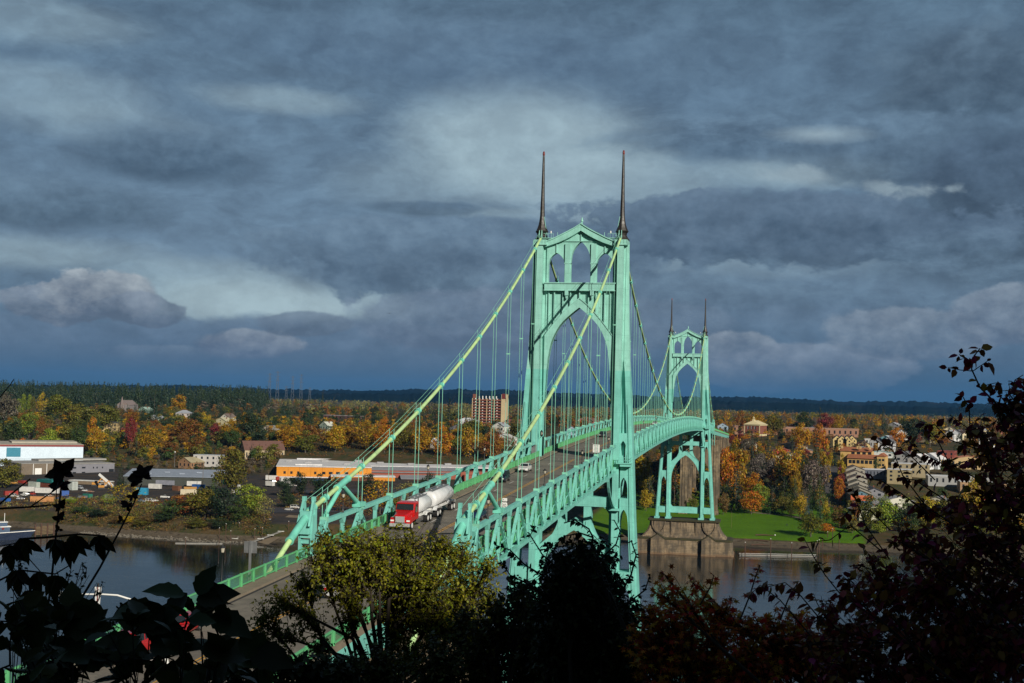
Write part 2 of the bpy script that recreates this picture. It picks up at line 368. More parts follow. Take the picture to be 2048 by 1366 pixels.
c = t.mix(t.math('MULTIPLY', t.mr(Z_, 2.7, 2.2), t.mr(Y_, 250, 260)), c, beach)
c = t.mix(t.math('MULTIPLY', t.mr(Y_, 1800, 3000), .6), c, c4((.05, .05, .03)))
c = t.mix(t.mr(t.math('ADD', Z_, t.math('MULTIPLY', n2, .5)), .9, .35, 0, .75), c, c4((.022, .018, .013)))
c = t.mix(t.math('MULTIPLY', t.mr(t.noise(P, .35, 5, .7)[0], .56, .62), t.math('MULTIPLY', t.mr(Z_, 3.6, 2.4), t.mr(Y_, 250, 260))), c, c4((.05, .04, .028)))
t.l.new(c, b.inputs['Base Color']); b.inputs['Roughness'].default_value = .95; b.inputs['Specular IOR Level'].default_value = .15
bn = t.new('ShaderNodeBump'); bn.inputs['Strength'].default_value = .6; bn.inputs['Distance'].default_value = .3
t.l.new(n2, bn.inputs['Height']); t.l.new(bn.outputs[0], b.inputs['Normal'])
# one sheet: near hillside, river bed, far bank, town plateau, plain to the horizon
ys = list(np.arange(-700, -300, 25))+list(np.arange(-300, -20, 4))+list(np.arange(-20, 300, 40))+list(np.arange(300, 360, 3))+list(np.arange(360, 480, 3))+list(np.arange(480, 760, 10))+list(np.arange(760, 1600, 40))+list(np.arange(1600, 8000, 250))+[8000, 10000, 14000, 20000]
xs = [-9000, -6000, -4000, -2600, -1800, -1200, -800]+list(np.arange(-600, -200, 25))+list(np.arange(-200, 160, 6))+list(np.arange(160, 600, 25))+[700, 1000, 1500, 2200, 3500, 6000, 9000]
V, F = grid(xs, ys, ground)
o = mobj('ground', mesh_np('ground', V, F, gm, smooth=True)); tag(o, kind='structure')
# distant hills behind the town
hm, t, b = newmat('far_hills')
g = t.new('ShaderNodeNewGeometry'); P = g.outputs['Position']
hn = t.noise(P, .006, 6, .7)[0]
t.l.new(t.ramp(hn, [(.35, (.004, .010, .010)), (.55, (.008, .016, .014)), (.68, (.022, .024, .022))]), b.inputs['Base Color']); b.inputs['Roughness'].default_value = 1.0  # base colour darkened to stand in for cloud shade on the hills
b.inputs['Specular IOR Level'].default_value = 0
def hillz(px, k):
    tab = [[(-600, 763), (0, 770), (380, 771), (540, 778), (640, 779), (740, 781), (830, 778), (900, 779), (1000, 779), (1100, 784), (1300, 792), (1450, 794), (1520, 793), (1560, 797), (1720, 803), (1850, 803), (2048, 812), (2700, 830)],
           [(-600, 775), (400, 780), (600, 787), (760, 787), (900, 787), (1100, 792), (1300, 801), (1500, 803), (1700, 810), (1900, 815), (2048, 822), (2700, 840)]][k]
    return interp(px, tab)
HD = [9500, 6800]
for k in (0, 1):
    V = []; F = []; n = 900
    for i in range(n):
        px = -700+3500*i/(n-1)
        p = at(px, hillz(px, k), HD[k])
        bump = (rng.random()-.5)*(13 if k == 0 else 10)+vnoise(px, 3, 17)*5
        top = p.z+bump; dr = ray(px, 683); dr.z = 0; dr.normalize()
        for (dd, fr) in ((-900, 0), (-420, .55), (-150, .88), (0, 1), (500, .8), (1500, 0)):
            q = p+dr*dd
            V.append((q.x, q.y, 12+(top-12)*fr+(vnoise(px*.7, dd*.02, 11)*6 if 0 < fr < 1 else 0)))
    for i in range(n-1):
        for j in range(5): a = i*6+j; F.append((a, a+1, a+7, a+6))
    o = mobj('hills', mesh_np('hills', V, np.array(F), hm)); tag(o, kind='structure')
# river
wm, t, b = newmat('river_water')
g = t.new('ShaderNodeNewGeometry'); P = g.outputs['Position']
mp = t.new('ShaderNodeMapping'); t.l.new(P, mp.inputs[0]); mp.inputs['Rotation'].default_value = (0, 0, .25)
mp.inputs['Scale'].default_value = (.35, 1.0, 1)
r1 = t.noise(mp.outputs[0], .9, 3, .55)[0]; r2 = t.noise(mp.outputs[0], .13, 3, .5)[0]
r3 = t.noise(P, .012, 3, .5)[0]
b.inputs['Base Color'].default_value = (.010, .014, .016, 1); b.inputs['Roughness'].default_value = .06
b.inputs['IOR'].default_value = 1.333; b.inputs['Specular IOR Level'].default_value = .5
hgt = t.math('ADD', t.math('MULTIPLY', r1, t.mr(r3, .4, .6, .35, 1.0)), t.math('MULTIPLY', r2, 1.3))
bn = t.new('ShaderNodeBump'); bn.inputs['Strength'].default_value = .35; bn.inputs['Distance'].default_value = .12
t.l.new(hgt, bn.inputs['Height']); t.l.new(bn.outputs[0], b.inputs['Normal'])
o = mobj('river', mesh_np('river', [(-9000, -90, 0), (9000, -90, 0), (9000, 700, 0), (-9000, 700, 0)], np.array([(0, 1, 2, 3)]), wm)); tag(o, kind='structure')
# ================================================================== the bridge
def zt(Y):                                  # top of the stiffening truss
    if Y < 0: return 65.05+.0355*Y
    if Y > 368: return 65.1-.0342*(Y-368)
    return 65.1+3.0*(1-((Y-184)/184)**2)
HW = 8.13
def zcab(Y):
    if Y < 0: return 107.2+.4937*Y+.001117*Y*Y
    if Y > 368: return zcab(368-Y)
    return 69.1+38.1*((Y-184)/184)**2
VERD = (.285, .60, .52); VLO = (.19, .55, .48)
m, t, b = newmat('bridge_paint')             # weathered verde paint; fresher, bluer coat below the paint line at z = 79.6
g = t.new('ShaderNodeNewGeometry'); P = g.outputs['Position']; s_ = t.new('ShaderNodeSeparateXYZ'); t.l.new(P, s_.inputs[0])
n1 = t.noise(P, .5, 5, .6)[0]; n2 = t.noise(P, .07, 3, .5)[0]
mpz = t.new('ShaderNodeMapping'); t.l.new(P, mpz.inputs[0]); mpz.inputs['Scale'].default_value = (1.6, 1.6, .12)
streak = t.noise(mpz.outputs[0], 1.6, 5, .65)[0]
hi_ = t.mr(t.math('ADD', s_.outputs[2], t.math('MULTIPLY', n1, .2)), 79.6, 79.9)
cc = t.mix(hi_, c4(VLO), c4(VERD))
f_ = t.mr(t.math('ADD', t.math('MULTIPLY', n1, .5), t.math('MULTIPLY', streak, .5)), .32, .68, .82, 1.1)
cc = t.vmath('MULTIPLY', cc, t.combine(f_, f_, f_))
cc = t.mix(t.mr(streak, .60, .78, 0, .4), cc, c4((.10, .20, .14)))
cc = t.mix(t.mr(t.math('ADD', t.math('MULTIPLY', streak, .6), t.math('MULTIPLY', t.noise(P, 2.6, 6, .7)[0], .4)), .62, .68, 0, .55), cc, c4((.12, .060, .028)))
brk = t.new('ShaderNodeTexBrick'); brk.offset = 0; brk.inputs['Scale'].default_value = 1; brk.inputs['Brick Width'].default_value = 40; brk.inputs['Row Height'].default_value = 3.1
brk.inputs['Mortar Size'].default_value = .035; brk.inputs['Color1'].default_value = (1, 1, 1, 1); brk.inputs['Color2'].default_value = (1, 1, 1, 1); brk.inputs['Mortar'].default_value = (.80, .82, .82, 1)
mp = t.new('ShaderNodeMapping'); t.l.new(P, mp.inputs[0]); mp.inputs['Rotation'].default_value = (R_(90), 0, 0); t.l.new(mp.outputs[0], brk.inputs[0])
cc = t.vmath('MULTIPLY', cc, brk.outputs[0])
t.l.new(cc, b.inputs['Base Color']); t.l.new(t.mr(n1, .3, .7, .42, .62), b.inputs['Roughness']); b.inputs['Specular IOR Level'].default_value = .35
PAINT = m
RAILP = mat('rail_paint', (.11, .42, .18), .5, var=.15, scale=1.5)
CABP = mat('cable_paint', (.46, .66, .30), .5, var=.14, scale=.8, var2=((.12, .3, .12), 1.2, .58, .5))
BANDP = mat('band_paint', (.17, .58, .46), .45, var=.12)
ROPEP = mat('rope_paint', (.22, .56, .42), .5, var=.15)
SPIREM = mat('spire_copper', (.022, .018, .016), .5, var=.3, scale=2.5, var2=((.05, .055, .035), 1.5, .56, .7))
REDP = mat('red_lamp_cap', (.16, .015, .012), .4)
WHT = mat('white_enamel', (.75, .75, .73), .4, var=.05)
STEEL = mat('galvanised_steel', (.30, .31, .32), .45, .6, var=.12)
BLK = mat('black_metal', (.018, .020, .022), .5, var=.2)
CONC = None
m, t, b = newmat('pier_concrete')
g = t.new('ShaderNodeNewGeometry'); P = g.outputs['Position']; s_ = t.new('ShaderNodeSeparateXYZ'); t.l.new(P, s_.inputs[0])
n1 = t.noise(P, .35, 7, .65)[0]
mpz = t.new('ShaderNodeMapping'); t.l.new(P, mpz.inputs[0]); mpz.inputs['Scale'].default_value = (1, 1, .1)
st = t.noise(mpz.outputs[0], .5, 6, .65)[0]
cc = t.ramp(n1, [(.3, (.15, .11, .065)), (.5, (.25, .185, .115)), (.7, (.32, .25, .16))])
cc = t.mix(t.mr(st, .44, .62, 0, .85), cc, c4((.07, .055, .04)))
band = t.mr(t.math('PINGPONG', s_.outputs[2], .38), .0, .10, .42, 1.0)
top_ = t.math('MULTIPLY', t.mr(t.noise(P, .18, 5, .7)[0], .42, .6), .8); cc = t.mix(top_, cc, c4((.085, .07, .05)))
cc = t.vmath('MULTIPLY', cc, t.combine(band, band, band))
cc = t.mix(t.math('MULTIPLY', t.mr(s_.outputs[2], 1.6, .2), .6), cc, c4((.16, .09, .045)))
t.l.new(cc, b.inputs['Base Color']); b.inputs['Roughness'].default_value = .92
CONC = m
ASPH = mat('asphalt', (.165, .145, .118), .85, var=.22, scale=.6, var2=((.085, .078, .07), .25, .50, .7))
SIDEW = mat('sidewalk_concrete', (.20, .165, .12), .9, var=.14, scale=1.2)
YEL = mat('road_yellow', (.52, .27, .03), .8, var=.2, scale=3)
RWH = mat('road_white', (.55, .53, .5), .8, var=.3, scale=3)
MOSS = mat('pier_moss', (.035, .032, .012), .95, var=.4, scale=.8)

bridge = thing('suspension_bridge', 'verde green suspension bridge with gothic towers, dark spires and pale green cables across the river', 'bridge', (0, 0, 0))

def gothic(x, xa, xb, spring, apex):
    u = min(1, abs(2*(x-xa)/(xb-xa)-1)); return spring+(apex-spring)/.866*math.sqrt(max(0, 1-((1+u)/2)**2))
def rings(mb, rs):                          # stack of rectangular sections (x0,x1,y0,y1,z)
    vs = []
    for x0, x1, y0, y1, z in rs: vs += [(x0, y0, z), (x1, y0, z), (x1, y1, z), (x0, y1, z)]
    fs = [(0, 3, 2, 1), tuple(range(4*len(rs)-4, 4*len(rs)))]
    for i in range(len(rs)-1):
        for k in range(4): a = 4*i; fs.append((a+k, a+(k+1) % 4, a+4+(k+1) % 4, a+4+k))
    mb.add(vs, fs)
def DD(z): return interp(z, [(17, 3.3), (62, 2.75), (105, 1.9)])
XO = [(17, 14.25), (50, 12.1), (65, 11.4), (80, 10.5), (92, 10.0), (105, 9.8)]
XI = [(17, 12.7), (28, 11.95), (40, 11.35), (50, 10.8), (66, 10.25), (81, 9.5), (106, 9.48)]
ZS = [16.9, 28, 40, 50, 58, 66, 73, 80, 88, 97, 105.2]
def lin_range(a, b, n): return [a+(b-a)*i/(n-1) for i in range(n)]
def build_leg(s):
    mb = MB().use(PAINT)
    def R4(xa, xb, y, z): return (min(s*xa, s*xb), max(s*xa, s*xb), -y, y, z)
    rings(mb, [R4(HW-.5, HW+.72, DD(z), z) for z in ZS])
    rings(mb, [R4(6.98, 9.7, DD(z)-1.7, z) for z in ZS[4:]]); rings(mb, [R4(6.98, 9.12, DD(z)-1.3, z) for z in ZS[:6]])
    rings(mb, [R4(interp(z, XI), interp(z, XO), DD(z)-.75, z) for z in ZS[:7]+[78.5]]+[R4(interp(z, XI)-.25, interp(z, XO), DD(z)-1.6, z) for z in (82, 88, 97, 105.2)])
    rings(mb, [R4(interp(z, XI)+.35, interp(z, XO)-.3, DD(z)-.55, z) for z in ZS[:7]])
    rings(mb, [R4(9.3, interp(z, XI)+.2, DD(z)-1.35, z) for z in (66.9, 70, 75, 81.6)])
    def panel(z0, z1, za, zspr, zap, dy):   # filler between inner and outer column with a pointed arch cut in its underside
        xa, xb = (9.12 if z0 < 60 else 8.8), interp(zspr, XI)+.02
        xs = lin_range(xa, xb, 15)
        mb.wall([s*x for x in xs], [gothic(x, xa, xb, zspr, zap) for x in xs], [z1]*15, -DD(z0)+dy, DD(z0)-dy)
    panel(63, 67.2, 63.2, 63.4, 65.7, .5)
    panel(56, 61.2, 56.4, 56.4, 58.4, .5)
    panel(49, 54.3, 49.4, 49.6, 52.1, .5)
    panel(33, 39.8, 33, 33.4, 37.0, .55)
    mb.box(*sorted((s*9.0, s*interp(20, XI)+s*.1)), -2.6, 2.6, 19.4, 22.3)
    # capital above the leg
    mb.box(*sorted((s*(HW-1.3), s*(HW+1.45))), -2.2, 2.2, 104.9, 105.15)
    mb.box(*sorted((s*(HW-1.2), s*(HW+1.3))), -2.05, 2.05, 105.15, 106.0)
    for k in range(5): x = HW-1.1+k*.62; mb.box(*sorted((s*x, s*(x+.12))), -2.12, 2.12, 105.15, 105.95)
    mb.box(*sorted((s*6.6, s*9.3)), -3.6, 3.6, 16.55, 17.4); mb.box(*sorted((s*12.2, s*14.6)), -3.5, 3.5, 16.55, 17.4)
    # balcony round the leg at deck level, with rail
    z0 = 61.35
    mb.box(*sorted((s*8.4, s*11.5)), -3.9, -2.3, z0-.18, z0); mb.box(*sorted((s*9.2, s*11.4)), -3.7, -2.4, z0-.7, z0-.18)
    for k in range(9): x = 8.5+k*.36; mb.beam((s*x, -3.85, z0), (s*x, -3.85, z0+1.1), .06, .06)
    for dz in (.6, 1.1): mb.beam((s*8.4, -3.85, z0+dz), (s*11.45, -3.85, z0+dz), .07, .07); mb.beam((s*11.45, -3.85, z0+dz), (s*11.45, -2.3, z0+dz), .07, .07)
    # curved knee brackets under the truss, on the river side and the land side
    for q in (-1, 1):
        pts = [(s*HW, q*(2.6+11*math.sin(a)**1.0), 52.6+6.6*(1-math.cos(a))**.75) for a in lin_range(0.02, PI/2, 9)]
        for a_, b_ in zip(pts, pts[1:]): mb.beam(a_, b_, .5, .45, up=(1, 0, 0))
    mb.box(*sorted((s*7.2, s*9.3)), -3.9, -2.4, 51.9, 52.3)
    return mb
def arch_in(x): return interp(abs(x), [(0, 92.3), (1.2, 91.35), (2.33, 90.35), (3.2, 89.5), (3.95, 88.6), (4.6, 87.55), (5.1, 86.5), (5.5, 85.5), (5.8, 84.5), (6.0, 83.5), (6.15, 82.6), (6.4, 80.5), (6.6, 77.5), (6.75, 73), (6.98, 73)])
def arch_out(x): return interp(abs(x), [(0, 94.3), (1.5, 93.1), (3, 91.6), (4.5, 89.9), (5.6, 88.5), (6.3, 87.6), (6.98, 86.6)])
def roof_lo(x): return interp(abs(x), [(0, 107.9), (1.6, 106.9), (3, 106.15), (4.6, 105.45), (6.7, 104.75), (8, 104.4)])
def roof_hi(x): return interp(abs(x), [(0, 109.3), (1.4, 108.4), (2.9, 107.6), (4.2, 106.95), (5.2, 106.45), (6.4, 105.95), (7.6, 105.6), (8, 105.5)])
def low_in(x): return gothic(x, -6.98, 6.98, 35.5, 47.5)
def low_out(x): return 49.9-(abs(x)/6.98)**1.12*5.6
def build_portal():
    mb = MB().use(PAINT); xs = lin_range(-6.98, 6.98, 57)
    mb.wall(xs, arch_in, lambda x: 95.8, -.65, .65)
    mb.wall(xs, arch_in, arch_out, -1.2, 1.2)
    mb.wall(xs, lambda x: arch_out(x)-.22, arch_out, -1.34, 1.34)
    for x in (-5.15, -3.4, -1.85, 0, 1.85, 3.4, 5.15): mb.box(x-.12, x+.12, -1.15, 1.15, arch_out(x)-.1, 95.8)
    for x in (-6.3, 6.3): mb.box(x-.1, x+.1, -1.0, 1.0, 87.5, 95.8)
    for x in (-2.6, 2.6): mb.box(x-.35, x+.35, -1.75, -1.1, 94.7, 95.8); mb.box(x-.2, x+.2, -1.6, -1.1, 94.1, 94.7)
    mb.box(-7.2, 7.2, -1.55, 1.55, 95.8, 97.1); mb.box(-7.35, 7.35, -1.75, 1.75, 97.1, 97.32); mb.box(-7.3, 7.3, -1.7, 1.7, 95.62, 95.8)
    def seg(xa, xb, lo, n=2, dy=.6): v = lin_range(xa, xb, n); mb.wall(v, lo, lambda x: roof_lo(x)+.2, -dy, dy)
    for s in (-1, 1):
        seg(s*6.98, s*6.6, lambda x: 97.32)
        seg(s*6.6, s*3.3, lambda x: gothic(x, s*3.3, s*6.6, 101.1, 103.45), 17)
        seg(s*3.3, s*2.0, lambda x: 97.32)
        mb.box(*sorted((s*2.12, s*3.2)), -.95, .95, 97.32, 105.3); mb.box(*sorted((s*2.0, s*3.32)), -1.02, 1.02, 101.2, 101.4)
        mb.box(s*4.95-.1, s*4.95+.1, -.85, .85, 103.4, roof_lo(5))
    seg(-2.0, 2.0, lambda x: gothic(x, -2, 2, 101.7, 105.75), 25)
    mb.box(-.09, .09, -.85, .85, 105.8, 107.8); mb.box(-4, 4, -.85, .85, 105.75, 105.86)
    x2 = lin_range(-7.9, 7.9, 41)
    mb.wall(x2, roof_lo, roof_hi, -1.5, 1.5); mb.wall(x2, lambda x: roof_hi(x)-.1, lambda x: roof_hi(x)+.12, -1.7, 1.7)
    mb.box(-.14, .14, -.14, .14, 109.3, 110.0); mb.lathe((0, 0, 0), [(.2, 109.9), (.32, 110.05), (.2, 110.25), (.08, 110.8)], 8)
    up_ = mb; mb = MB().use(PAINT)
    # lower portal between the legs
    mb.wall(xs, low_in, low_out, -1.5, 1.5); mb.wall(xs, lambda x: low_out(x)-.2, lambda x: low_out(x)+.02, -1.65, 1.65)
    for s in (-1, 1):
        mb.box(*sorted((s*1.85, s*3.35)), -1.3, 1.3, 46.5, 59.5)
        v = lin_range(0, 1, 7)                # fillets at the foot of the posts and the ends of the tie
        mb.wall([s*(3.3+q*1.6) for q in v], [low_out(3.3+q*1.6)-.5 for q in v], [low_out(3.3+q*1.6)+1.7*(1-q)**2.2 for q in v], -1.25, 1.25)
        mb.wall([s*(5.2+q*1.8) for q in v], [52.4-1.5*q**2.2 for q in v], [52.6]*7, -1.25, 1.25)
    mb.box(-6.98, 6.98, -1.4, 1.4, 52.35, 54.3)
    mb.box(-6.98, 6.98, -1.35, 1.35, 57.3, 59.3)
    bs = MB().use(PAINT); bs.box(-6.98, 6.98, -1.5, 1.5, 19.4, 22.3)
    for s in (-1, 1): bs.wall([s*(5.9+q*1.1) for q in lin_range(0, 1, 6)], [22.2]*6, [22.3+1.3*q*q for q in lin_range(0, 1, 6)], -1.4, 1.4)
    return up_, mb, bs
def build_spire(s):
    mb = MB().use(SPIREM); c = (s*(HW+.1), 0, 0)
    mb.lathe(c, [(1.5, 106.0), (1.55, 106.15), (1.15, 106.7), (.95, 107.1), (1.05, 107.5), (1.36, 107.85), (1.25, 108.0), (.98, 108.6), (.75, 109.3), (.6, 110.1), (.5, 111.0), (.46, 112), (.34, 117), (.22, 123.4), (.2, 123.6)], 8, smooth=False)
    mb.use(REDP); mb.lathe(c, [(.22, 123.6), (.25, 123.9), (.2, 124.3), (.06, 124.5)], 8)
    mb.use(PAINT)
    mb.beam((s*(HW-1.2), -.3, 106.1), (s*(HW-.35), -.3, 110.9), .1, .1)
    for q in (-.25, .25):
        mb.beam((s*HW+q, -2.6, 106.3), (s*HW+q, -2.0, 107.9), .1, .1); mb.beam((s*HW+q, -1.5, 106.3), (s*HW+q, -2.0, 107.9), .1, .1)
    mb.beam((s*HW, -1.2, 106.35), (s*5.6, -1.2, 106.35), .9, .12)
    for x in (7.2, 6.6, 6.0, 5.6): mb.beam((s*x, -1.6, 106.4), (s*x, -1.6, 107.3), .06, .06)
    mb.beam((s*7.6, -1.6, 107.3), (s*5.6, -1.6, 107.3), .06, .06)
    mb.beam((s*4.8, -1.0, 106.4), (s*4.8, -1.0, 107.6), .09, .09)
    mb.use(WHT); mb.lathe((s*6.1, -1.5, 0), [(.12, 107.3), (.16, 107.5), (.12, 107.8)], 8)
    return mb
_up, _lo, _bs = build_portal(); tower = _up.build('tower', parent=bridge); _lo.build('lower_portal', parent=tower); _bs.build('bottom_strut', parent=tower)
for s in (-1, 1):
    build_leg(s).build('leg', parent=tower); build_spire(s).build('spire', parent=tower)
t2 = copy_tree(tower, bridge); t2.location = (0, 368, 0)
tower['label'] = 'nearer gothic steel tower with two dark spires'; t2['label'] = 'farther gothic steel tower standing on its concrete pier'
# ---- main piers
def build_pier():
    mb = MB().use(CONC)
    def plan(xw, yw, ch, z): return [(-xw+ch, -yw, z), (xw-ch, -yw, z), (xw, -yw+ch, z), (xw, yw-ch, z), (xw-ch, yw, z), (-xw+ch, yw, z), (-xw, yw-ch, z), (-xw, -yw+ch, z)]
    def loft(ls, material=CONC):
        mb.use(material); vs = sum(ls, []); n = 8; fs = [tuple(range(n))[::-1], tuple(range(n*(len(ls)-1), n*len(ls)))]
        for i in range(len(ls)-1):
            for k in range(n): fs.append((i*n+k, i*n+(k+1) % n, (i+1)*n+(k+1) % n, (i+1)*n+k))
        mb.add(vs, fs)
    loft([plan(24.3, 9.4, 1.2, -4), plan(24.0, 9.2, 1.2, .6), plan(23.5, 9.0, 1.2, 1.2), plan(23.2, 8.9, 1.2, 6.9)])
    loft([plan(23.5, 9.1, 1.2, 6.9), plan(23.4, 9.0, 1.2, 7.6), plan(22.6, 8.2, 1.2, 7.9)], MOSS)
    loft([plan(20.6, 7.2, .8, 7.8), plan(19.0, 6.6, .8, 9.3), plan(17.6, 6.2, .8, 11.3), plan(16.7, 6.0, .8, 13.4), plan(16.4, 5.9, .8, 15.5)])
    loft([plan(16.6, 6.4, .4, 15.4), plan(17.3, 6.9, .4, 15.8), plan(17.3, 6.9, .4, 16.55)], MOSS)
    mb.use(CONC)
    for s in (-1, 1):
        for q in (-1, 1):
            y0, y1 = sorted((q*8.0, q*11.2))
            mb.prism([(s*8.6, -4), (s*15.6, -4), (s*15.3, 7.3), (s*12.1, 9.6), (s*8.9, 7.3)], y0, y1)
            mb.use(MOSS)
            mb.beam((s*8.5, q*9.6, 7.45), (s*12.1, q*9.6, 9.95), .5, 3.4, up=(0, 1, 0)) if 0 else None
            mb.prism([(s*8.6, 7.2), (s*12.1, 9.55), (s*12.1, 10.0), (s*8.6, 7.7)], y0-.15, y1+.15); mb.prism([(s*12.1, 9.55), (s*15.6, 7.2), (s*15.6, 7.7), (s*12.1, 10.0)], y0-.15, y1+.15)
            mb.use(CONC)
            # splayed gothic shield over each buttress
            for e in (-1, 1):
                pts = [(s*12.1+e*x, z) for x, z in ((3.1, 15.4), (3.0, 13.6), (2.4, 11.9), (1.3, 10.6), (.1, 9.8))]
                for (xa, za), (xb, zb) in zip(pts, pts[1:]): mb.beam((xa, q*(6.2+(15.4-za)*.12), za), (xb, q*(6.3+(15.4-zb)*.16), zb), .5, .5, up=(0, 1, 0))
            mb.box(*sorted((s*9.6, s*14.6)), *sorted((q*5, q*6.35)), 11.5, 15.4)
            mb.box(*sorted((s*5.6, s*6.3)), *sorted((q*5, q*6.7)), 7.9, 15.4)
        mb.box(*sorted((s*1.2, s*1.6)), -6.3, 6.3, 7.9, 15.4)
    return mb
pier = build_pier().build('pier', parent=bridge); pier['label'] = 'concrete pier in the water under the nearer tower'
p2 = copy_tree(pier, bridge); p2.location = (0, 368, 0); p2['label'] = 'streaked concrete pier under the farther tower'
def build_bent_pier(Y, top, base, wo=11.0, wi=7.0, dep=2.6):
    mb = MB().use(CONC)
    for s in (-1, 1):
        for k in range(3): x = wi+k*(wo-wi)/3; mb.box(*sorted((s*(x+.08), s*(x+(wo-wi)/3-.08))), Y-dep-(.35 if k == 1 else 0), Y+dep+(.35 if k == 1 else 0), base-2, top)
        mb.box(*sorted((s*(wi+.05), s*(wo-.05))), Y-dep+.3, Y+dep-.3, base-2, top)
        mb.box(*sorted((s*(wi-.5), s*(wo+.5))), Y-dep-.7, Y+dep+.7, base-2, base+2.2)
    xs = lin_range(-wi, wi, 25); h = top-base
    mb.wall(xs, lambda x: gothic(x, -wi, wi, base+h*.45, base+h*.78), lambda x: top-.3, Y-dep*.6, Y+dep*.6)
    mb.box(-wo-.3, wo+.3, Y-dep-.2, Y+dep+.2, top, top+.8)
    return mb
for Y, wo in ((504, 11.2), (556, 10.4), (604, 10), (650, 9.8), (696, 9.6), (742, 9.6), (790, 9.6), (836, 9.6)):
    b0 = ground(0, Y); tp = zt(Y)-3.2-2.9-(4.0 if Y < 520 else 1.2)
    if tp-b0 > 4: build_bent_pier(Y, tp, b0, wo).build('approach_pier', parent=bridge)
for Y in (-133, -176, -214):
    b0 = ground(0, Y); tp = zt(Y)-3.2-2.9
    if tp-b0 > 3: build_bent_pier(Y, tp, b0, 9.6, 6.5, 2).build('approach_pier', parent=bridge)
# ---- cables, bands, hangers
def side_pts(s, f=1.0):
    ys = lin_range(-2.0, -130.8, 34)
    return [(s*HW, y, zcab(y)) for y in ys]
HY = [-8.3-11.75*k for k in range(11)]; MY = [7.75+11.75*k for k in range(31)]; FY = [368-y for y in HY]
for s in (-1, 1):
    mb = MB().use(CABP)
    mb.tube(side_pts(s), .25, 10); mb.tube([(s*HW, 0+y, zcab(y)) for y in lin_range(0, 368, 80)], .25, 10)
    mb.tube([(s*HW, 368-y, zcab(y)) for y in lin_range(-2, -130.8, 34)], .25, 10)
    mb.tube([(s*HW, -130.8, 61.5), (s*HW, -136.0, 59.1), (s*HW, -150, 52.3), (s*HW, -190, 33)], .26, 10)
    mb.tube([(s*HW, 498.8, 61.5), (s*HW, 505, 58.6), (s*HW, 520, 52), (s*HW, 560, 33)], .26, 10)
    c = mb.build('main_cable', parent=bridge)
    for y in HY+MY+FY:
        if abs(y+8.3) < .1 or 0: pass
        dz = (zcab(y+.5)-zcab(y-.5)); z = zcab(y)
        bb = MB().use(BANDP); zz_ = lambda e: z+e*dz
        bb.tube([(s*HW, y+e, zz_(e)) for e in (-.47, -.37, -.36, .36, .37, .47)], [.38, .38, .33, .33, .38, .38], 10); bb.build('cable_band', parent=c)
    for y0, y1, r in ((-118.6, -122.0, .36), (-129.2, -135.4, .38)):
        f = lambda y: zcab(y) if y > -130.8 else 61.5-(-130.8-y)*.462
        pts = [(s*HW, y, f(y)) for y in lin_range(y0, y1, 7)]
        yy_ = lin_range(y0, y1, 7); yy_ = [y0+.12, yy_[0], yy_[0]-.13]+yy_[1:-1]+[y1+.13, y1, y1-.12]
        bb = MB().use(BANDP); bb.tube([(s*HW, y, f(y)) for y in yy_], [r+.06]*2+[r]*(len(yy_)-4)+[r+.06]*2, 12); bb.build('cable_sleeve', parent=c)
    # walkway hand ropes over the cable
    hr = MB().use(ROPEP)
    for e in (-.3, .3):
        hr.tube([(s*HW+e, y, zcab(y)+1.15) for y in lin_range(-2.5, -126, 14)]+[(s*HW+e, -130.2, 63.0)], .028, 4, cap=False)
        hr.tube([(s*HW+e, y, zcab(y)+1.15) for y in lin_range(3, 365, 46)], .026, 4, cap=False)
        hr.tube([(s*HW+e, 368-y, zcab(y)+1.15) for y in lin_range(-2.5, -126, 14)], .026, 4, cap=False)
        for y in HY+MY+FY: hr.beam((s*HW+e*.9, y, zcab(y)+.2), (s*HW+e, y, zcab(y)+1.18), .05, .05)
    hr.build('hand_rope', parent=c)
    far = MB().use(ROPEP)
    for y in HY+MY+FY:
        zb, ztop = zt(y)-.25, zcab(y)-.28
        if ztop-zb < .4: continue
        mb = far if y in FY[8:] else MB().use(ROPEP)
        for e in (-.24, .24):
            r = .042
            mb.tube([(s*HW+e, y, zb), (s*HW+e, y, ztop)], r, 5, cap=False)
        mb.box(s*HW-.4, s*HW+.4, y-.25, y+.25, zb, zb+.5)
        if ztop-zb > 26: mb.box(s*HW-.34, s*HW+.34, y-.07, y+.07, zb+(ztop-zb)*.62, zb+(ztop-zb)*.62+.22)
        if mb is not far: mb.build('hanger', parent=bridge)
    o = far.build('hanger', parent=bridge); o['kind'] = 'stuff'
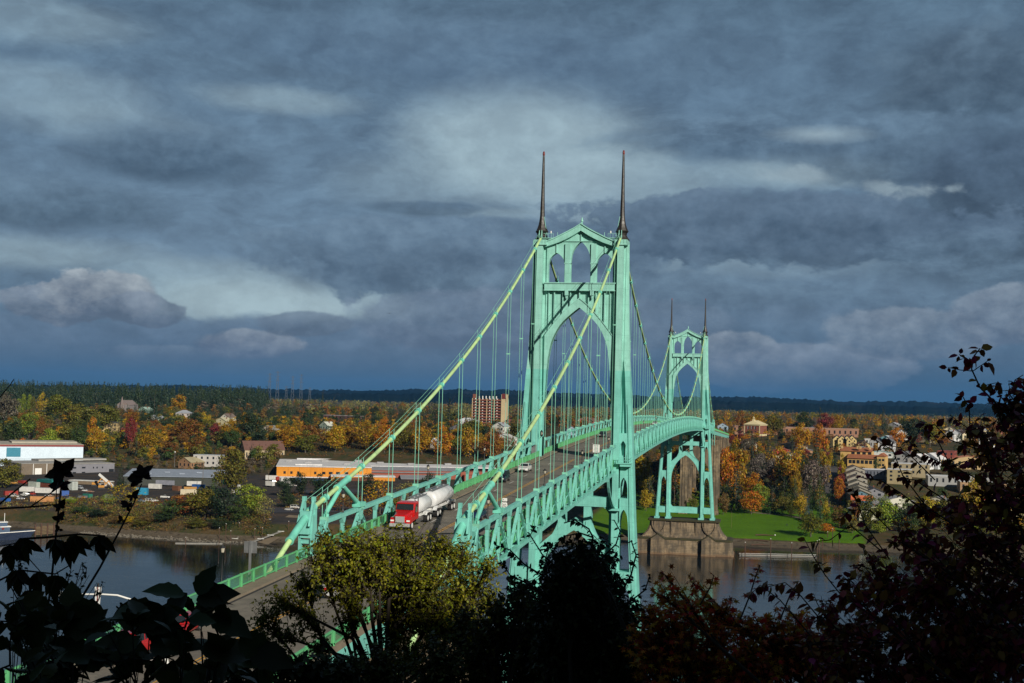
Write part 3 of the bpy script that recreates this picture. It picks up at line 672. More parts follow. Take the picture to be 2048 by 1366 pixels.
# ---- cable bents (near and far ends)
def build_bent(s, q):                        # q=+1 near end, mirrored to the far end with q=-1
    Yf = lambda y: y if q == 1 else 368-y
    mb = MB().use(PAINT)
    zb = zt(-130.8)-3.1
    for e in (-.62, .62):
        mb.hexa([(s*HW+e-.12, Yf(-131.2), zb-9), (s*HW+e+.12, Yf(-131.2), zb-9), (s*HW+e+.12, Yf(-130.3), zb-9), (s*HW+e-.12, Yf(-130.3), zb-9)],
                [(s*HW+e-.12, Yf(-131.2), 61.4), (s*HW+e+.12, Yf(-131.2), 61.4), (s*HW+e+.12, Yf(-130.4), 61.4), (s*HW+e-.12, Yf(-130.4), 61.4)])
        mb.beam((s*HW+e, Yf(-131.9), 60.4), (s*HW+e*.8, Yf(-130.5), 63.1), .22, .22); mb.beam((s*HW+e*.8, Yf(-129.9), 60.8), (s*HW+e*.8, Yf(-130.4), 63.1), .2, .2)
        mb.box(*sorted((s*HW+e*.8-.16, s*HW+e*.8+.16)), *sorted((Yf(-130.7), Yf(-130.2))), 62.8, 63.3)
    for k in range(6): mb.box(s*HW-.6, s*HW+.6, *sorted((Yf(-131.0), Yf(-130.55))), zb-2+k*1.1, zb-2+k*1.1+.4)
    mb.prism([(s*HW-.55, 59.6), (s*HW+.55, 59.6), (s*HW+.5, 61.9), (s*HW-.5, 61.9)], *sorted((Yf(-131.6), Yf(-129.4))))
    mb.hexa([(s*HW-.55, Yf(-131.3), 59.2), (s*HW+.55, Yf(-131.3), 59.2), (s*HW+.55, Yf(-129.2), 59.4), (s*HW-.55, Yf(-129.2), 59.4)],
            [(s*HW-.55, Yf(-131.0), 61.3), (s*HW+.55, Yf(-131.0), 61.3), (s*HW+.55, Yf(-129.8), 61.8), (s*HW-.55, Yf(-129.8), 61.8)])
    return mb
for s in (-1, 1):
    for q in (1, -1):
        bo = build_bent(s, q).build('cable_bent', parent=bridge)
        Yf = lambda y: y if q == 1 else 368-y
        st = MB().use(BANDP)
        st.tube([(s*HW, Yf(-121.2), 63.4), (s*HW, Yf(-125.3), 61.2)], .26, 10); st.tube([(s*HW, Yf(-120.2), 63.7), (s*HW, Yf(-114.6), 61.35)], .26, 10)
        st.lathe((s*HW, Yf(-125.3), 0), [(.35, 60.7), (.35, 61.1)], 8); st.box(s*HW-.45, s*HW+.45, *sorted((Yf(-115.4), Yf(-113.2))), 61.0, 61.5)
        st.build('strut', parent=bo)
# ---- stiffening trusses
DEP = 5.65
def truss_mesh(s, nodes, ya, yb, chord_only=None):
    top = MB().use(PAINT); bot = MB().use(PAINT); web = MB().use(PAINT)
    x = s*HW
    ys = [ya]+lin_range(ya, yb, max(3, int((yb-ya)/5.9)))[1:]
    for a, b_ in zip(ys, ys[1:]):
        top.hexa([(x-.25, a, zt(a)-.46), (x+.25, a, zt(a)-.46), (x+.25, b_, zt(b_)-.46), (x-.25, b_, zt(b_)-.46)], [(x-.25, a, zt(a)), (x+.25, a, zt(a)), (x+.25, b_, zt(b_)), (x-.25, b_, zt(b_))])
        bot.hexa([(x-.3, a, zt(a)-DEP-.1), (x+.3, a, zt(a)-DEP-.1), (x+.3, b_, zt(b_)-DEP-.1), (x-.3, b_, zt(b_)-DEP-.1)], [(x-.3, a, zt(a)-DEP+.35), (x+.3, a, zt(a)-DEP+.35), (x+.3, b_, zt(b_)-DEP+.35), (x-.3, b_, zt(b_)-DEP+.35)])
    mids = [n+5.875 for n in nodes[:-1]]
    if nodes[0]-5.875 > ya: mids.insert(0, nodes[0]-5.875)
    if nodes[-1]+5.875 < yb: mids.append(nodes[-1]+5.875)
    def laced(p, q):
        p = Vector(p); q = Vector(q); d = (q-p).normalized(); n = Vector((0, -d.z, d.y))*.21
        for e in (-1, 1): web.beam(p+n*e, q+n*e, .26, .07, up=(0, -d.z, d.y))
        L = (q-p).length; k = int(L/.85)
        for i in range(1, k): c = p+d*(L*i/k); web.beam(c-n, c+n, .22, .16 if i % 2 else .07, up=(1, 0, 0))
    for n in nodes:
        zz = zt(n)
        web.box(x-.13, x+.13, n-.10, n+.10, zz-DEP+.3, zz-.5)
        web.add([(x-.2, n-.8, zz-.45), (x-.2, n+.8, zz-.5), (x-.2, n+.3, zz-1.5), (x-.2, n-.3, zz-1.5), (x+.2, n-.8, zz-.45), (x+.2, n+.8, zz-.5), (x+.2, n+.3, zz-1.5), (x+.2, n-.3, zz-1.5)],
                [(0, 1, 2, 3), (7, 6, 5, 4), (3, 2, 6, 7), (1, 5, 6, 2), (0, 3, 7, 4)])
    for m_ in mids:
        zz = zt(m_)
        web.box(x-.17, x+.17, m_-.26, m_+.26, zz-DEP+.3, zz-.5)
        web.add([(x-.2, m_-.65, zz-.45), (x-.2, m_+.65, zz-.5), (x-.2, m_+.3, zz-1.1), (x-.2, m_-.3, zz-1.1), (x+.2, m_-.65, zz-.45), (x+.2, m_+.65, zz-.5), (x+.2, m_+.3, zz-1.1), (x+.2, m_-.3, zz-1.1)],
                [(0, 1, 2, 3), (7, 6, 5, 4), (3, 2, 6, 7), (1, 5, 6, 2), (0, 3, 7, 4)])
        for n in (m_-5.875, m_+5.875):
            if any(abs(n-k) < .1 for k in nodes):
                sg = 1 if n > m_ else -1
                laced((x, m_+sg*.5, zz-DEP+.4), (x, n-sg*.35, zt(n)-.75))
                web.beam((x, m_+sg*.3, zz-DEP*.62), (x, n-sg*1.9, zt(n)-DEP*.62), .14, .14)
                web.beam((x, n, zt(n)-DEP+.35), (x, n-sg*1.9, zt(n)-DEP*.62), .12, .14)
    return top, bot, web
NN = sorted(HY); NF = sorted(FY)
for s in (-1, 1):
    for nodes, ya, yb in ((NN, -126.1, -2.9), (MY, 2.9, 365.1), (NF, 370.9, 494.1)):
        top, bot, web = truss_mesh(s, nodes, ya, yb)
        tr = top.build('stiffening_truss', parent=bridge); bot.build('bottom_chord', parent=tr); web.build('web_members', parent=tr)
# ---- deck, kerbs, walks, markings, floor beams, rails
YA, YB = -238, 880
dys = lin_range(YA, -130, 19)[:-1]+lin_range(-130, 500, 106)+lin_range(500, YB, 40)[1:]
def strip(x0, x1, dz0, dz1, material, name, parent=bridge, ya=YA, yb=YB):
    mb = MB().use(material); yy = [y for y in dys if ya <= y <= yb]; vs = []; fs = []
    for y in yy: z = zt(y); vs += [(x0, y, z+dz0), (x1, y, z+dz0), (x1, y, z+dz1), (x0, y, z+dz1)]
    for i in range(len(yy)-1):
        for k in range(4): a = 4*i; fs.append((a+k, a+4+k, a+4+(k+1) % 4, a+(k+1) % 4))
    fs += [(0, 1, 2, 3), tuple(range(4*len(yy)-1, 4*len(yy)-5, -1))]
    mb.add(vs, fs); return mb.build(name, parent=parent)
road = strip(-6.1, 6.1, -3.5, -3.2, ASPH, 'roadway')
for s in (-1, 1):
    strip(*sorted((s*6.1, s*7.7)), -3.5, -3.0, SIDEW, 'sidewalk')
def flat(mb, x0, x1, y0, y1, dz=-3.194):
    n = max(2, int((y1-y0)/6)+1); ys_ = lin_range(y0, y1, n)
    vs = []; [vs.extend([(x0, y, zt(y)+dz), (x1, y, zt(y)+dz)]) for y in ys_]
    mb.add(vs, [(2*i, 2*i+1, 2*i+3, 2*i+2) for i in range(n-1)])
mk = MB().use(YEL)
for y0 in range(YA, YB, 118):
    for x in (-.24, .10): flat(mk, x, x+.14, y0, min(YB, y0+118), -3.193)
mk.build('centre_line', parent=road)
mk = MB().use(RWH)
y = YA+2
while y < YB:
    for x in (-3.1, 3.0): flat(mk, x, x+.14, y, y+3.2)
    y += 12.2
build_each(mk, 'lane_line', road, stop=100)
m2_ = MB().use(RWH); cu_ = mk.cut[100]; m2_.add(mk.v[cu_[0]:], [[i-cu_[0] for i in f] for f in mk.f[cu_[1]:]]); m2_.build('lane_line', parent=road)['kind'] = 'stuff'
mk = MB().use(RWH); flat(mk, -3.1, -2.95, -140, -112); mk.build('edge_line', parent=road)
TARM = mat('tar_seam', (.03, .028, .026), .7)
mk = MB().use(TARM)
for y in lin_range(-125.8, 494, 54): flat(mk, -6.1, 6.1, y-.05, y+.05, -3.195)
for x in (-6.05, 5.75): flat(mk, x, x+.3, YA, 500, -3.196)
mk.build('joint_seams', parent=road)
fb = MB().use(PAINT)
for y in sorted([n for n in NN+MY+NF]+[n+5.875 for n in NN[:-1]+MY[:-1]+NF[:-1]]):
    z = zt(y); fb.box(-7.9, 7.9, y-.18, y+.18, z-4.8, z-3.52); fb.box(-7.9, 7.9, y-.14, y+.14, z-DEP, z-DEP+.3)
for a, b_ in zip(sorted(NN+MY+NF), sorted(NN+MY+NF)[1:]):
    fb.beam((-7.9, a, zt(a)-DEP+.15), (7.9, b_, zt(b_)-DEP+.15), .2, .2); fb.beam((7.9, a, zt(a)-DEP+.15), (-7.9, b_, zt(b_)-DEP+.15), .2, .2)
fb.build('floor_beams', parent=bridge)
for x in (-4, 0, 4): strip(x-.15, x+.15, -4.3, -3.5, PAINT, 'stringer', ya=-131, yb=500)
for s in (-1, 1):
    strip(*sorted((s*7.62, s*7.82)), -4.9, -3.02, RAILP, 'fascia_girder', ya=-131, yb=500)
    strip(*sorted((s*6.6, s*7.5)), -5.9, -3.5, PAINT, 'approach_girder', ya=495, yb=YB); strip(*sorted((s*6.6, s*7.5)), -5.9, -3.5, PAINT, 'approach_girder', ya=YA, yb=-130)
    rl = MB().use(RAILP); x = s*7.5
    yy = [y for y in dys]
    for a, b_ in zip(yy, yy[1:]):
        for dz, h in ((-1.92, .12), (-2.86, .09)): rl.beam((x, a, zt(a)+dz), (x, b_, zt(b_)+dz), .14, h)
    y = YA
    while y < YB: rl.box(x-.11, x+.11, y-.11, y+.11, zt(y)-3.0, zt(y)-1.84); y += 2.64
    pk = MB().use(RAILP); y = YA
    while y < YB:
        st_ = .155 if y < -90 else (.26 if y < 120 else .5)
        w_ = .05 if y < -90 else (.17 if y < 120 else .36)
        z = zt(y); pk.add([(x, y, z-2.86), (x, y+w_, z-2.86), (x, y+w_, z-1.95), (x, y, z-1.95)], [(0, 1, 2, 3)]) if y < -90 else pk.box(x-.02, x+.02, y, y+w_, z-2.86, z-1.95)
        y += st_
    o = rl.build('railing', parent=bridge); pk.build('pickets', parent=o)
# end posts of the trusses
for s in (-1, 1):
    for q in (1, -1):
        Yf = lambda y: y if q == 1 else 368-y
        mb = MB().use(PAINT); x = s*HW
        for e in (-.3, .3): mb.beam((x+e, Yf(-125.9), 60.4), (x+e, Yf(-127.6), 57.6), .16, .3)
        mb.beam((x, Yf(-125.8), 60.5), (x, Yf(-125.8), 55), .6, .5)
        for k in range(4): mb.box(x-.3, x+.3, *sorted((Yf(-126.3-k*.4), Yf(-126.0-k*.4))), 59.6-k*.65, 59.9-k*.65)
        mb.build('end_post', parent=bridge)
# ================================================================== buildings on the far bank
OBJW = mat('painted_wall', 'object', .8, var=.1, scale=.8)
OBJR = mat('roofing', 'object', .85, var=.2, scale=1.3)
OBJM = mat('painted_metal', 'object', .45, var=.1, scale=1.2, spec=.5)
GLS = mat('window_glass', (.02, .024, .03), .12, var=.1)
BRK_ = mat('red_brick', (.20, .07, .045), .9, var=.25, scale=2)
FOOT = []                                    # footprints (x, y, radius) that trees keep clear of
LABELS = []                                  # (object, base label, photo x) for labels completed at the end
def hit(px, py):
    d = ray(px, py); t0 = 250/d.length; p = CAM
    t_ = 300.0
    while t_ < 6000:
        p = CAM+d*t_
        if p.z < ground(p.x, p.y) and p.y > 300: return p
        t_ += 4
    return p
def place(px, Y):                            # ground point in the vertical plane through photo column px at distance Y
    p = at_y(px, 860, Y); return Vector((p.x, Y, ground(p.x, Y)))
def wins(mb, x0, x1, z0, z1, y, nx, nz, ww, wh, axis='y', gap=.04):
    for i in range(nx):
        for k in range(nz):
            cx = x0+(x1-x0)*(i+.5)/nx; cz = z0+(z1-z0)*(k+.5)/nz
            if axis == 'y': mb.box(cx-ww/2, cx+ww/2, y-gap, y+gap, cz-wh/2, cz+wh/2)
            else: mb.box(y-gap, y+gap, cx-ww/2, cx+ww/2, cz-wh/2, cz+wh/2)
def house(px, Y, w, d, h, rz, wall, roof, rh, base, name='house', cat='house', nx=3, nz=1, hip=False, dormer=False, dz=0, chim=True):
    p = place(px, Y); p.z += dz
    t_ = thing(name, base, cat, p, rz); LABELS.append((t_, base, px)); FOOT.append((p.x, p.y, max(w, d)*.62))
    mb = MB().use(OBJW); mb.box(-w/2, w/2, -d/2, d/2, -2.5, h)
    if rh and not hip:
        mb.prism([(-w/2, h), (w/2, h), (0, h+rh*.97)], -d/2, d/2)
    o = mb.build('wall', parent=t_); o.color = c4(wall)
    mb = MB().use(OBJR)
    if not rh: mb.box(-w/2-.15, w/2+.15, -d/2-.15, d/2+.15, h, h+.35)
    elif hip:
        e = .5; mb.add([(-w/2-e, -d/2-e, h), (w/2+e, -d/2-e, h), (w/2+e, d/2+e, h), (-w/2-e, d/2+e, h), (-w*.12, 0, h+rh), (w*.12, 0, h+rh)], [(0, 3, 2, 1), (0, 1, 5, 4), (1, 2, 5), (2, 3, 4, 5), (3, 0, 4)])
    else:
        e = .5; k = rh/(w/2)
        for s in (-1, 1): mb.add([(s*(w/2+e), -d/2-e, h-e*k), (s*(w/2+e), d/2+e, h-e*k), (0, d/2+e, h+rh), (0, -d/2-e, h+rh), (s*(w/2+e), -d/2-e, h-e*k+.22), (s*(w/2+e), d/2+e, h-e*k+.22), (0, d/2+e, h+rh+.22), (0, -d/2-e, h+rh+.22)],
                                 [(0, 1, 2, 3), (4, 7, 6, 5), (0, 3, 7, 4), (0, 4, 5, 1), (1, 5, 6, 2)])
        if dormer:
            for i in range(6): mb.box(w*.18, w*.30, -d/2+d*(i+.6)/6.4-.5, -d/2+d*(i+.6)/6.4+.5, h+rh*.45, h+rh*.62)
    r_ = mb.build('roof', parent=t_); r_.color = c4(roof)
    if chim and rh:
        c_ = MB().use(BRK_); c_.box(w*.15, w*.15+.6, -.4, .4, h+.2, h+rh+.6); c_.build('chimney', parent=r_)
    wm_ = MB().use(GLS); wins(wm_, -w/2, w/2, .6, h, -d/2, nx, nz, w/nx*.32, h/nz*.45)
    wm2 = wins(wm_, -d/2, d/2, .6, h, w/2, max(2, int(d/3.2)), nz, 1.0, h/nz*.45, 'x')
    if rh > 2.2 and not hip: wm_.box(-.5, .5, -d/2-.05, -d/2+.05, h+.2, h+1.2)
    build_each(wm_, 'window', t_)
    return t_
def frame_at(pxl, Yl, pxr, Yr):              # a wall running between two photo columns at given distances
    a = place(pxl, Yl); b_ = place(pxr, Yr); v = b_-a; L = math.hypot(v.x, v.y); rz = math.atan2(v.y, v.x)
    return a, L, rz
# --- white warehouse with a red fascia (left edge)
a, L, rz = frame_at(-150, 572, 168, 640); a.z = 9.5
t_ = thing('warehouse', 'big white warehouse with dark red roof trim and a teal panel at the left edge', 'warehouse', a, rz); FOOT += [(a.x+L*k*math.cos(rz), a.y+L*k*math.sin(rz)+28, 40) for k in (.2, .5, .8)]
mb = MB().use(OBJM); mb.box(0, L, 0, 60, -1, 17.2); mb.box(L-2.2, L+.05, -.05, .2, -1, 16.9)
o = mb.build('wall', parent=t_); o.color = c4((.60, .72, .84))
mb = MB().use(OBJR); mb.box(-.2, L+.2, -.2, 60.2, 18.6, 18.9); mb.box(L*.55, L*.98, 20, 50, 18.9, 20.2)
o = mb.build('roof', parent=t_); o.color = c4((.36, .33, .27))
mb = MB().use(OBJM); mb.box(-.3, L+.3, -.3, 60.3, 17.2, 18.6); o = mb.build('fascia', parent=t_); o.color = c4((.20, .022, .02))
mb = MB().use(OBJM); mb.box(L*.505, L*.595, -.12, .02, 9.4, 16.4); o = mb.build('teal_panel', parent=t_); o.color = c4((.02, .20, .30))
mb = MB().use(OBJM); mb.box(0, L, -.06, .02, 7.6, 7.9); [mb.box(L*k, L*k+.15, -.05, .02, 0, 7.6) for k in (.5, .62, .75, .88)]; build_each(mb, 'wall_seam', t_, (.3, .36, .42))
# --- tan and grey long shed
a, L, rz = frame_at(46, 545, 232, 600); a.z = 9.0
t_ = thing('long_shed', 'long low shed, tan at its left end and grey with small windows to the right', 'shed', a, rz); FOOT += [(a.x+L*k*math.cos(rz), a.y+L*k*math.sin(rz)+12, 20) for k in (.1, .3, .5, .7, .9)]
mb = MB().use(OBJM); mb.box(0, L*.52, 0, 34, 0, 9.2); o = mb.build('tan_wall', parent=t_); o.color = c4((.17, .135, .10))
mb = MB().use(OBJM); mb.box(L*.52, L, 0.3, 34, 0, 8.3); o = mb.build('grey_wall', parent=t_); o.color = c4((.20, .20, .23))
mb = MB().use(OBJR); mb.box(-.3, L*.53, -.3, 35, 9.2, 9.6); mb.box(L*.52, L+.3, 0, 35, 8.3, 8.7); mb.box(L*.3, L*1.05, 22, 36, 9.6, 10.8); o = mb.build('roof', parent=t_); o.color = c4((.30, .29, .27))
mb = MB().use(WHT); [mb.box(L*k, L*k+.4, -.08, .02, 0, 9.2) for k in (.12, .26, .38, .5)]; mb.box(L*.14, L*.21, -.1, .02, .2, 6.0); mb.box(L*.40, L*.45, -.1, .02, .2, 4.0); build_each(mb, 'door', t_)
mb = MB().use(GLS); [mb.box(L*k, L*k+2.6, .2, .32, z, z+1.1) for k in (.54, .64) for z in (1.6, 5.2)]; [mb.box(L*k, L*k+.9, .2, .32, 5, 6.2) for k in (.76, .80, .86)]; mb.box(L*.94, L*.995, .15, .32, 0, 4.4); build_each(mb, 'window', t_)
# --- blue-grey roofed shed
a, L, rz = frame_at(252, 500, 445, 520); a.z = 9.0
t_ = thing('metal_shed', 'dark olive shed with a wide blue grey metal roof left of the cream hall', 'shed', a, rz); FOOT += [(a.x+L*k*math.cos(rz), a.y+L*k*math.sin(rz)+14, 18) for k in (.1, .35, .65, .9)]
mb = MB().use(OBJM); mb.box(0, L, 0, 34, 0, 7.0); mb.prism([(L, 0), (L+.05, 0), (L+.05, 7), (L, 7)], 0, 34); o = mb.build('wall', parent=t_); o.color = c4((.045, .05, .042))
mb = MB().use(OBJR); mb.hexa([(-.6, -.8, 7.0), (L+.6, -.8, 7.0), (L+.6, 34.8, 9.6), (-.6, 34.8, 9.6)], [(-.6, -.8, 7.3), (L+.6, -.8, 7.3), (L+.6, 34.8, 10.0), (-.6, 34.8, 10.0)])
for i, k in enumerate((.2, .38, .55, .72, .88)): mb.box(L*k, L*k+3.6, 9+6*(i % 2), 11+6*(i % 2), 8.2+.5*(i % 2), 9.0+.5*(i % 2))
o = mb.build('roof', parent=t_); o.color = c4((.26, .30, .37))
# --- cream hall with a brown dormered roof
house(526, 690, 15, 32, 9.0, R_(-52), (.42, .34, .22), (.13, .065, .05), 6.5, 'cream hall with a brown dormered roof beside the orange warehouse', 'hall', 'hall', nx=2, nz=1, dormer=True, dz=-4, chim=False)
house(385, 640, 13, 14, 4.6, R_(-20), (.30, .17, .09), (.34, .29, .18), 3.4, 'small tan roofed gabled shed behind the blue grey roof', 'shed', 'shed', chim=False)
house(420, 650, 22, 9, 8.2, R_(12), (.42, .40, .38), (.40, .42, .44), 0, 'white flat roofed workshop beside the tan gabled shed', 'workshop', 'workshop', nx=5, nz=2)
# --- orange warehouse
a, L, rz = frame_at(556, 585, 1000, 640); a.z = 9.0
t_ = thing('orange_warehouse', 'long orange warehouse with a white roof and a grey roofed wing on its right', 'warehouse', a, rz); FOOT += [(a.x+L*k*math.cos(rz), a.y+L*k*math.sin(rz)+30, 38) for k in (.08, .22, .38, .55, .72, .9)]
ORG = (.58, .22, .010)
mb = MB().use(OBJM); mb.box(0, L*.42, 0, 92, 0, 11.6); mb.box(L*.24, L*.52, -16, 0, 0, 6.2); o = mb.build('orange_wall', parent=t_); o.color = c4(ORG)
mb = MB().use(OBJM); mb.box(L*.42, L, 6, 74, 0, 9.5); mb.box(L*.56, L*.74, -6, 6, 0, 4.6); mb.box(L*.84, L, -3, 6, 0, 7.5); o = mb.build('brick_red_wall', parent=t_); o.color = c4((.26, .06, .03))
mb = MB().use(OBJR); mb.box(-.5, L*.421, -.5, 92.5, 11.6, 12.1); mb.box(L*.08, L*.42, 88, 92.6, 12.1, 13.0); mb.box(L*.42, L+.5, 20, 74.5, 11.2, 12.0); mb.box(L*.238, L*.522, -16.4, .1, 6.2, 6.8); mb.box(-4, L*.24, -5.5, 0, 4.3, 4.8); mb.box(L*.08, L*.2, 12, 15, 12.1, 12.9)
o = mb.build('white_roof', parent=t_); o.color = c4((.62, .61, .62))
mb = MB().use(OBJR); mb.hexa([(L*.42, 5, 8.2), (L*.82, 5, 8.2), (L*.82, 20, 11.2), (L*.42, 20, 11.2)], [(L*.42, 5, 8.6), (L*.82, 5, 8.6), (L*.82, 20, 11.6), (L*.42, 20, 11.6)]); mb.hexa([(L*.55, -7, 4.4), (L*.75, -7, 4.4), (L*.75, 5, 6.5), (L*.55, 5, 6.5)], [(L*.55, -7, 4.7), (L*.75, -7, 4.7), (L*.75, 5, 6.8), (L*.55, 5, 6.8)])
o = mb.build('grey_roof', parent=t_); o.color = c4((.22, .23, .25)); mb = MB().use(OBJR)
for k, y_ in ((.03, 60), (.12, 40), (.2, 66), (.3, 30), (.36, 70), (.46, 50), (.6, 38), (.7, 60), (.78, 45), (.9, 40)): mb.box(L*k, L*k+5, y_, y_+4, 12.1, 13.3)
build_each(mb, 'roof_vent', t_, (.3, .3, .31))
mb = MB().use(GLS); [mb.box(L*k, L*k+1.6, -.1, .02, 6.6, 8.4) for k in (.03, .06, .09, .165, .2, .205, .23, .237, .262, .27, .30, .307)]; mb.box(0, L*.24, -.2, .1, 1.0, 4.2) if 0 else None; build_each(mb, 'window', t_)
mb = MB().use(OBJM); [mb.box(L*k, L*k+.12, -.06, .02, 4.8, 11.5) for k in (.05, .1, .15, .2, .25, .3, .35, .4)]; mb.box(L*.27, L*.42, -16.2, -16.0, 2.8, 5.6); build_each(mb, 'wall_seam', t_, (.12, .035, .01))
# --- brick apartment tower
a, L, rz = frame_at(944, 990, 1013, 990); a.z = 40
H = (at_y(980, 797, 1000).z)-40
t_ = thing('apartment_tower', 'tall red brick apartment block with rows of balconies and a cream end tower', 'apartment block', a, rz); FOOT.append((a.x+L/2, a.y+10, 30))
mb = MB().use(BRK_); mb.box(0, L*.84, 0, 14, 0, H); [mb.box(0, L*.84, -1.5, 0, H*.02+k*H/11+.0, H*.02+k*H/11+1.25) for k in range(11)]; mb.box(0, 3, 0, 6, H, H+4.2); mb.build('brick_wall', parent=t_)
mb = MB().use(OBJW); mb.box(L*.84, L, -2.2, 7, 0, H+4.5); [mb.box(k*L*.84/4-.3, k*L*.84/4+.3, -1.6, 0, 0, H) for k in range(5)]; o = mb.build('cream_tower', parent=t_); o.color = c4((.50, .40, .24))
mb = MB().use(OBJW); mb.box(L*.86, L*.97, -2.5, 5, H*1.0, H+5.2); o = mb.build('red_cap', parent=t_); o.color = c4((.14, .02, .02))
mb = MB().use(GLS); [mb.box(L*.84*(i+.08)/8, L*.84*(i+.6)/8, -.08, .02, k*H/11+1.4, k*H/11+2.9) for i in range(8) for k in range(11)]; build_each(mb, 'window', t_)
mb = MB().use(WHT); [mb.box(L*.84*(i+.62)/8, L*.84*(i+.92)/8, -.1, .02, k*H/11+1.4, k*H/11+2.9) for i in range(8) for k in range(11)]; [mb.box(L*(.15+.1*i), L*(.15+.1*i)+.8, 4, 5, H, H+2.5) for i in range(6)]; build_each(mb, 'balcony_door', t_)
house(1040, 1000, 26, 18, 10, 0, (.22, .07, .05), (.2, .07, .05), 0, 'low red annexe at the foot of the brick apartment block', 'annexe', 'building', nx=6, nz=3)
# --- church spire
p = place(242, 1180); zt_ = at_y(242, 793, 1180).z
t_ = thing('church', 'grey church spire standing out of the trees in front of the fir forest', 'church', p); FOOT.append((p.x, p.y, 14))
mb = MB().use(OBJW); mb.box(-5, 5, -5, 5, 0, zt_-p.z-17); mb.box(-8, 8, 2, 26, 0, 9); o = mb.build('tower_wall', parent=t_); o.color = c4((.20, .18, .18))
mb = MB().use(OBJR); mb.lathe((0, 0, zt_-p.z-17), [(5.2, 0), (3.2, 3.2), (1.8, 9), (.3, 17)], 8, smooth=False); mb.prism([(-8.5, 9), (8.5, 9), (0, 15)], 2, 26); o = mb.build('roof', parent=t_); o.color = c4((.20, .16, .15))
# --- brick hall with a cream pediment and cupola (right)
a, L, rz = frame_at(1489, 960, 1519, 955)
a.z = at_y(1500, 871, 957).z; H = 10.5
t_ = thing('brick_town_hall', 'brick hall with a cream pediment, three upper windows and a little cupola', 'hall', a, rz); FOOT.append((a.x+L/2, a.y+8, 16))
mb = MB().use(BRK_); mb.box(0, L, 0, 20, -4, H); mb.build('brick_wall', parent=t_)
mb = MB().use(OBJW); mb.box(-.5, L+.5, -.6, 20.6, H-.9, H); mb.box(-.15, L+.15, -.15, 20.1, -.2, 1.5); [mb.box(x-.35, x+.35, -.25, .1, 0, H-.8) for x in (0, L)]
mb.add([(-1, -1, H), (L+1, -1, H), (L+1, 21, H), (-1, 21, H), (L/2, 3, H+3.8), (L/2, 17, H+3.8)], [(0, 3, 2, 1), (0, 1, 4), (1, 2, 5, 4), (2, 3, 5), (3, 0, 4, 5)])
mb.box(L/2-1.2, L/2+1.2, 3, 5.4, H+2, H+4.8); mb.lathe((L/2, 4.2, H), [(.75, 4.8), (.75, 6.2), (1.05, 6.3), (.6, 7.0), (.1, 7.5)], 8); o = mb.build('cream_trim', parent=t_); o.color = c4((.58, .50, .30))
mb = MB().use(GLS); [mb.box(L*k-.55, L*k+.55, -.3, .0, 6.0, 8.6) for k in (.27, .5, .73)]; [mb.box(L*k-.55, L*k+.55, -.1, .02, 2.4, 4.4) for k in (.27, .5, .73)]; build_each(mb, 'window', t_)
mb = MB().use(WHT); [mb.box(L*k-.75, L*k-.5, -.35, .0, 5.9, 8.8) for k in (.27, .5, .73)]; build_each(mb, 'window_frame', t_)
# --- named houses and blocks of the right bank
YLW = (.56, .42, .18); CRM = (.58, .50, .33); WHI = (.66, .66, .66); BRN = (.15, .085, .06); GRY = (.12, .12, .13); TERR = (.30, .11, .05)
for i, (px, Y) in enumerate(((1674, 845), (1684, 842), (1694, 842), (1704, 845))): house(px, Y, 7.0, 12, 8.2, 0, YLW, GRY, 3.4, 'yellow gabled row house in the terrace of four', nx=2, nz=3)
house(1726, 835, 9.5, 11, 5.2, R_(6), YLW, BRN, 3.2, 'yellow bungalow with a steep gable right of the yellow terrace', nx=2)
house(1754, 860, 8, 10, 5.5, R_(-30), WHI, GRY, 3.4, 'white gabled house right of the yellow bungalow')
house(1778, 830, 10, 12, 7.5, R_(-15), (.62, .63, .66), GRY, 4.4, 'tall white gabled house at the end of the yellow bungalow street', nx=2, nz=2)
house(1776, 915, 12, 10, 5, R_(-30), (.25, .5, .55), (.4, .45, .5), 2.4, 'pale blue cottage behind the white houses')
house(1768, 905, 34, 12, 4.5, 0, (.5, .5, .48), (.5, .52, .52), 0, 'long white flat roofed building behind the pale blue cottage', 'building', 'building', nx=8)
house(1700, 800, 14, 9, 4.2, 0, (.02, .22, .28), (.03, .06, .10), 2, 'teal shed with a dark roof behind the ochre hotel', 'shed', 'shed')
house(1726, 800, 11, 9, 5.4, 0, (.22, .42, .5), (.25, .4, .45), 1.6, 'light blue shed behind the ochre hotel', 'shed', 'shed')
house(1762, 790, 20, 9, 3.6, 0, (.5, .52, .5), (.30, .48, .50), 1.5, 'long pale teal roofed shed under the white gabled house', 'shed', 'shed')
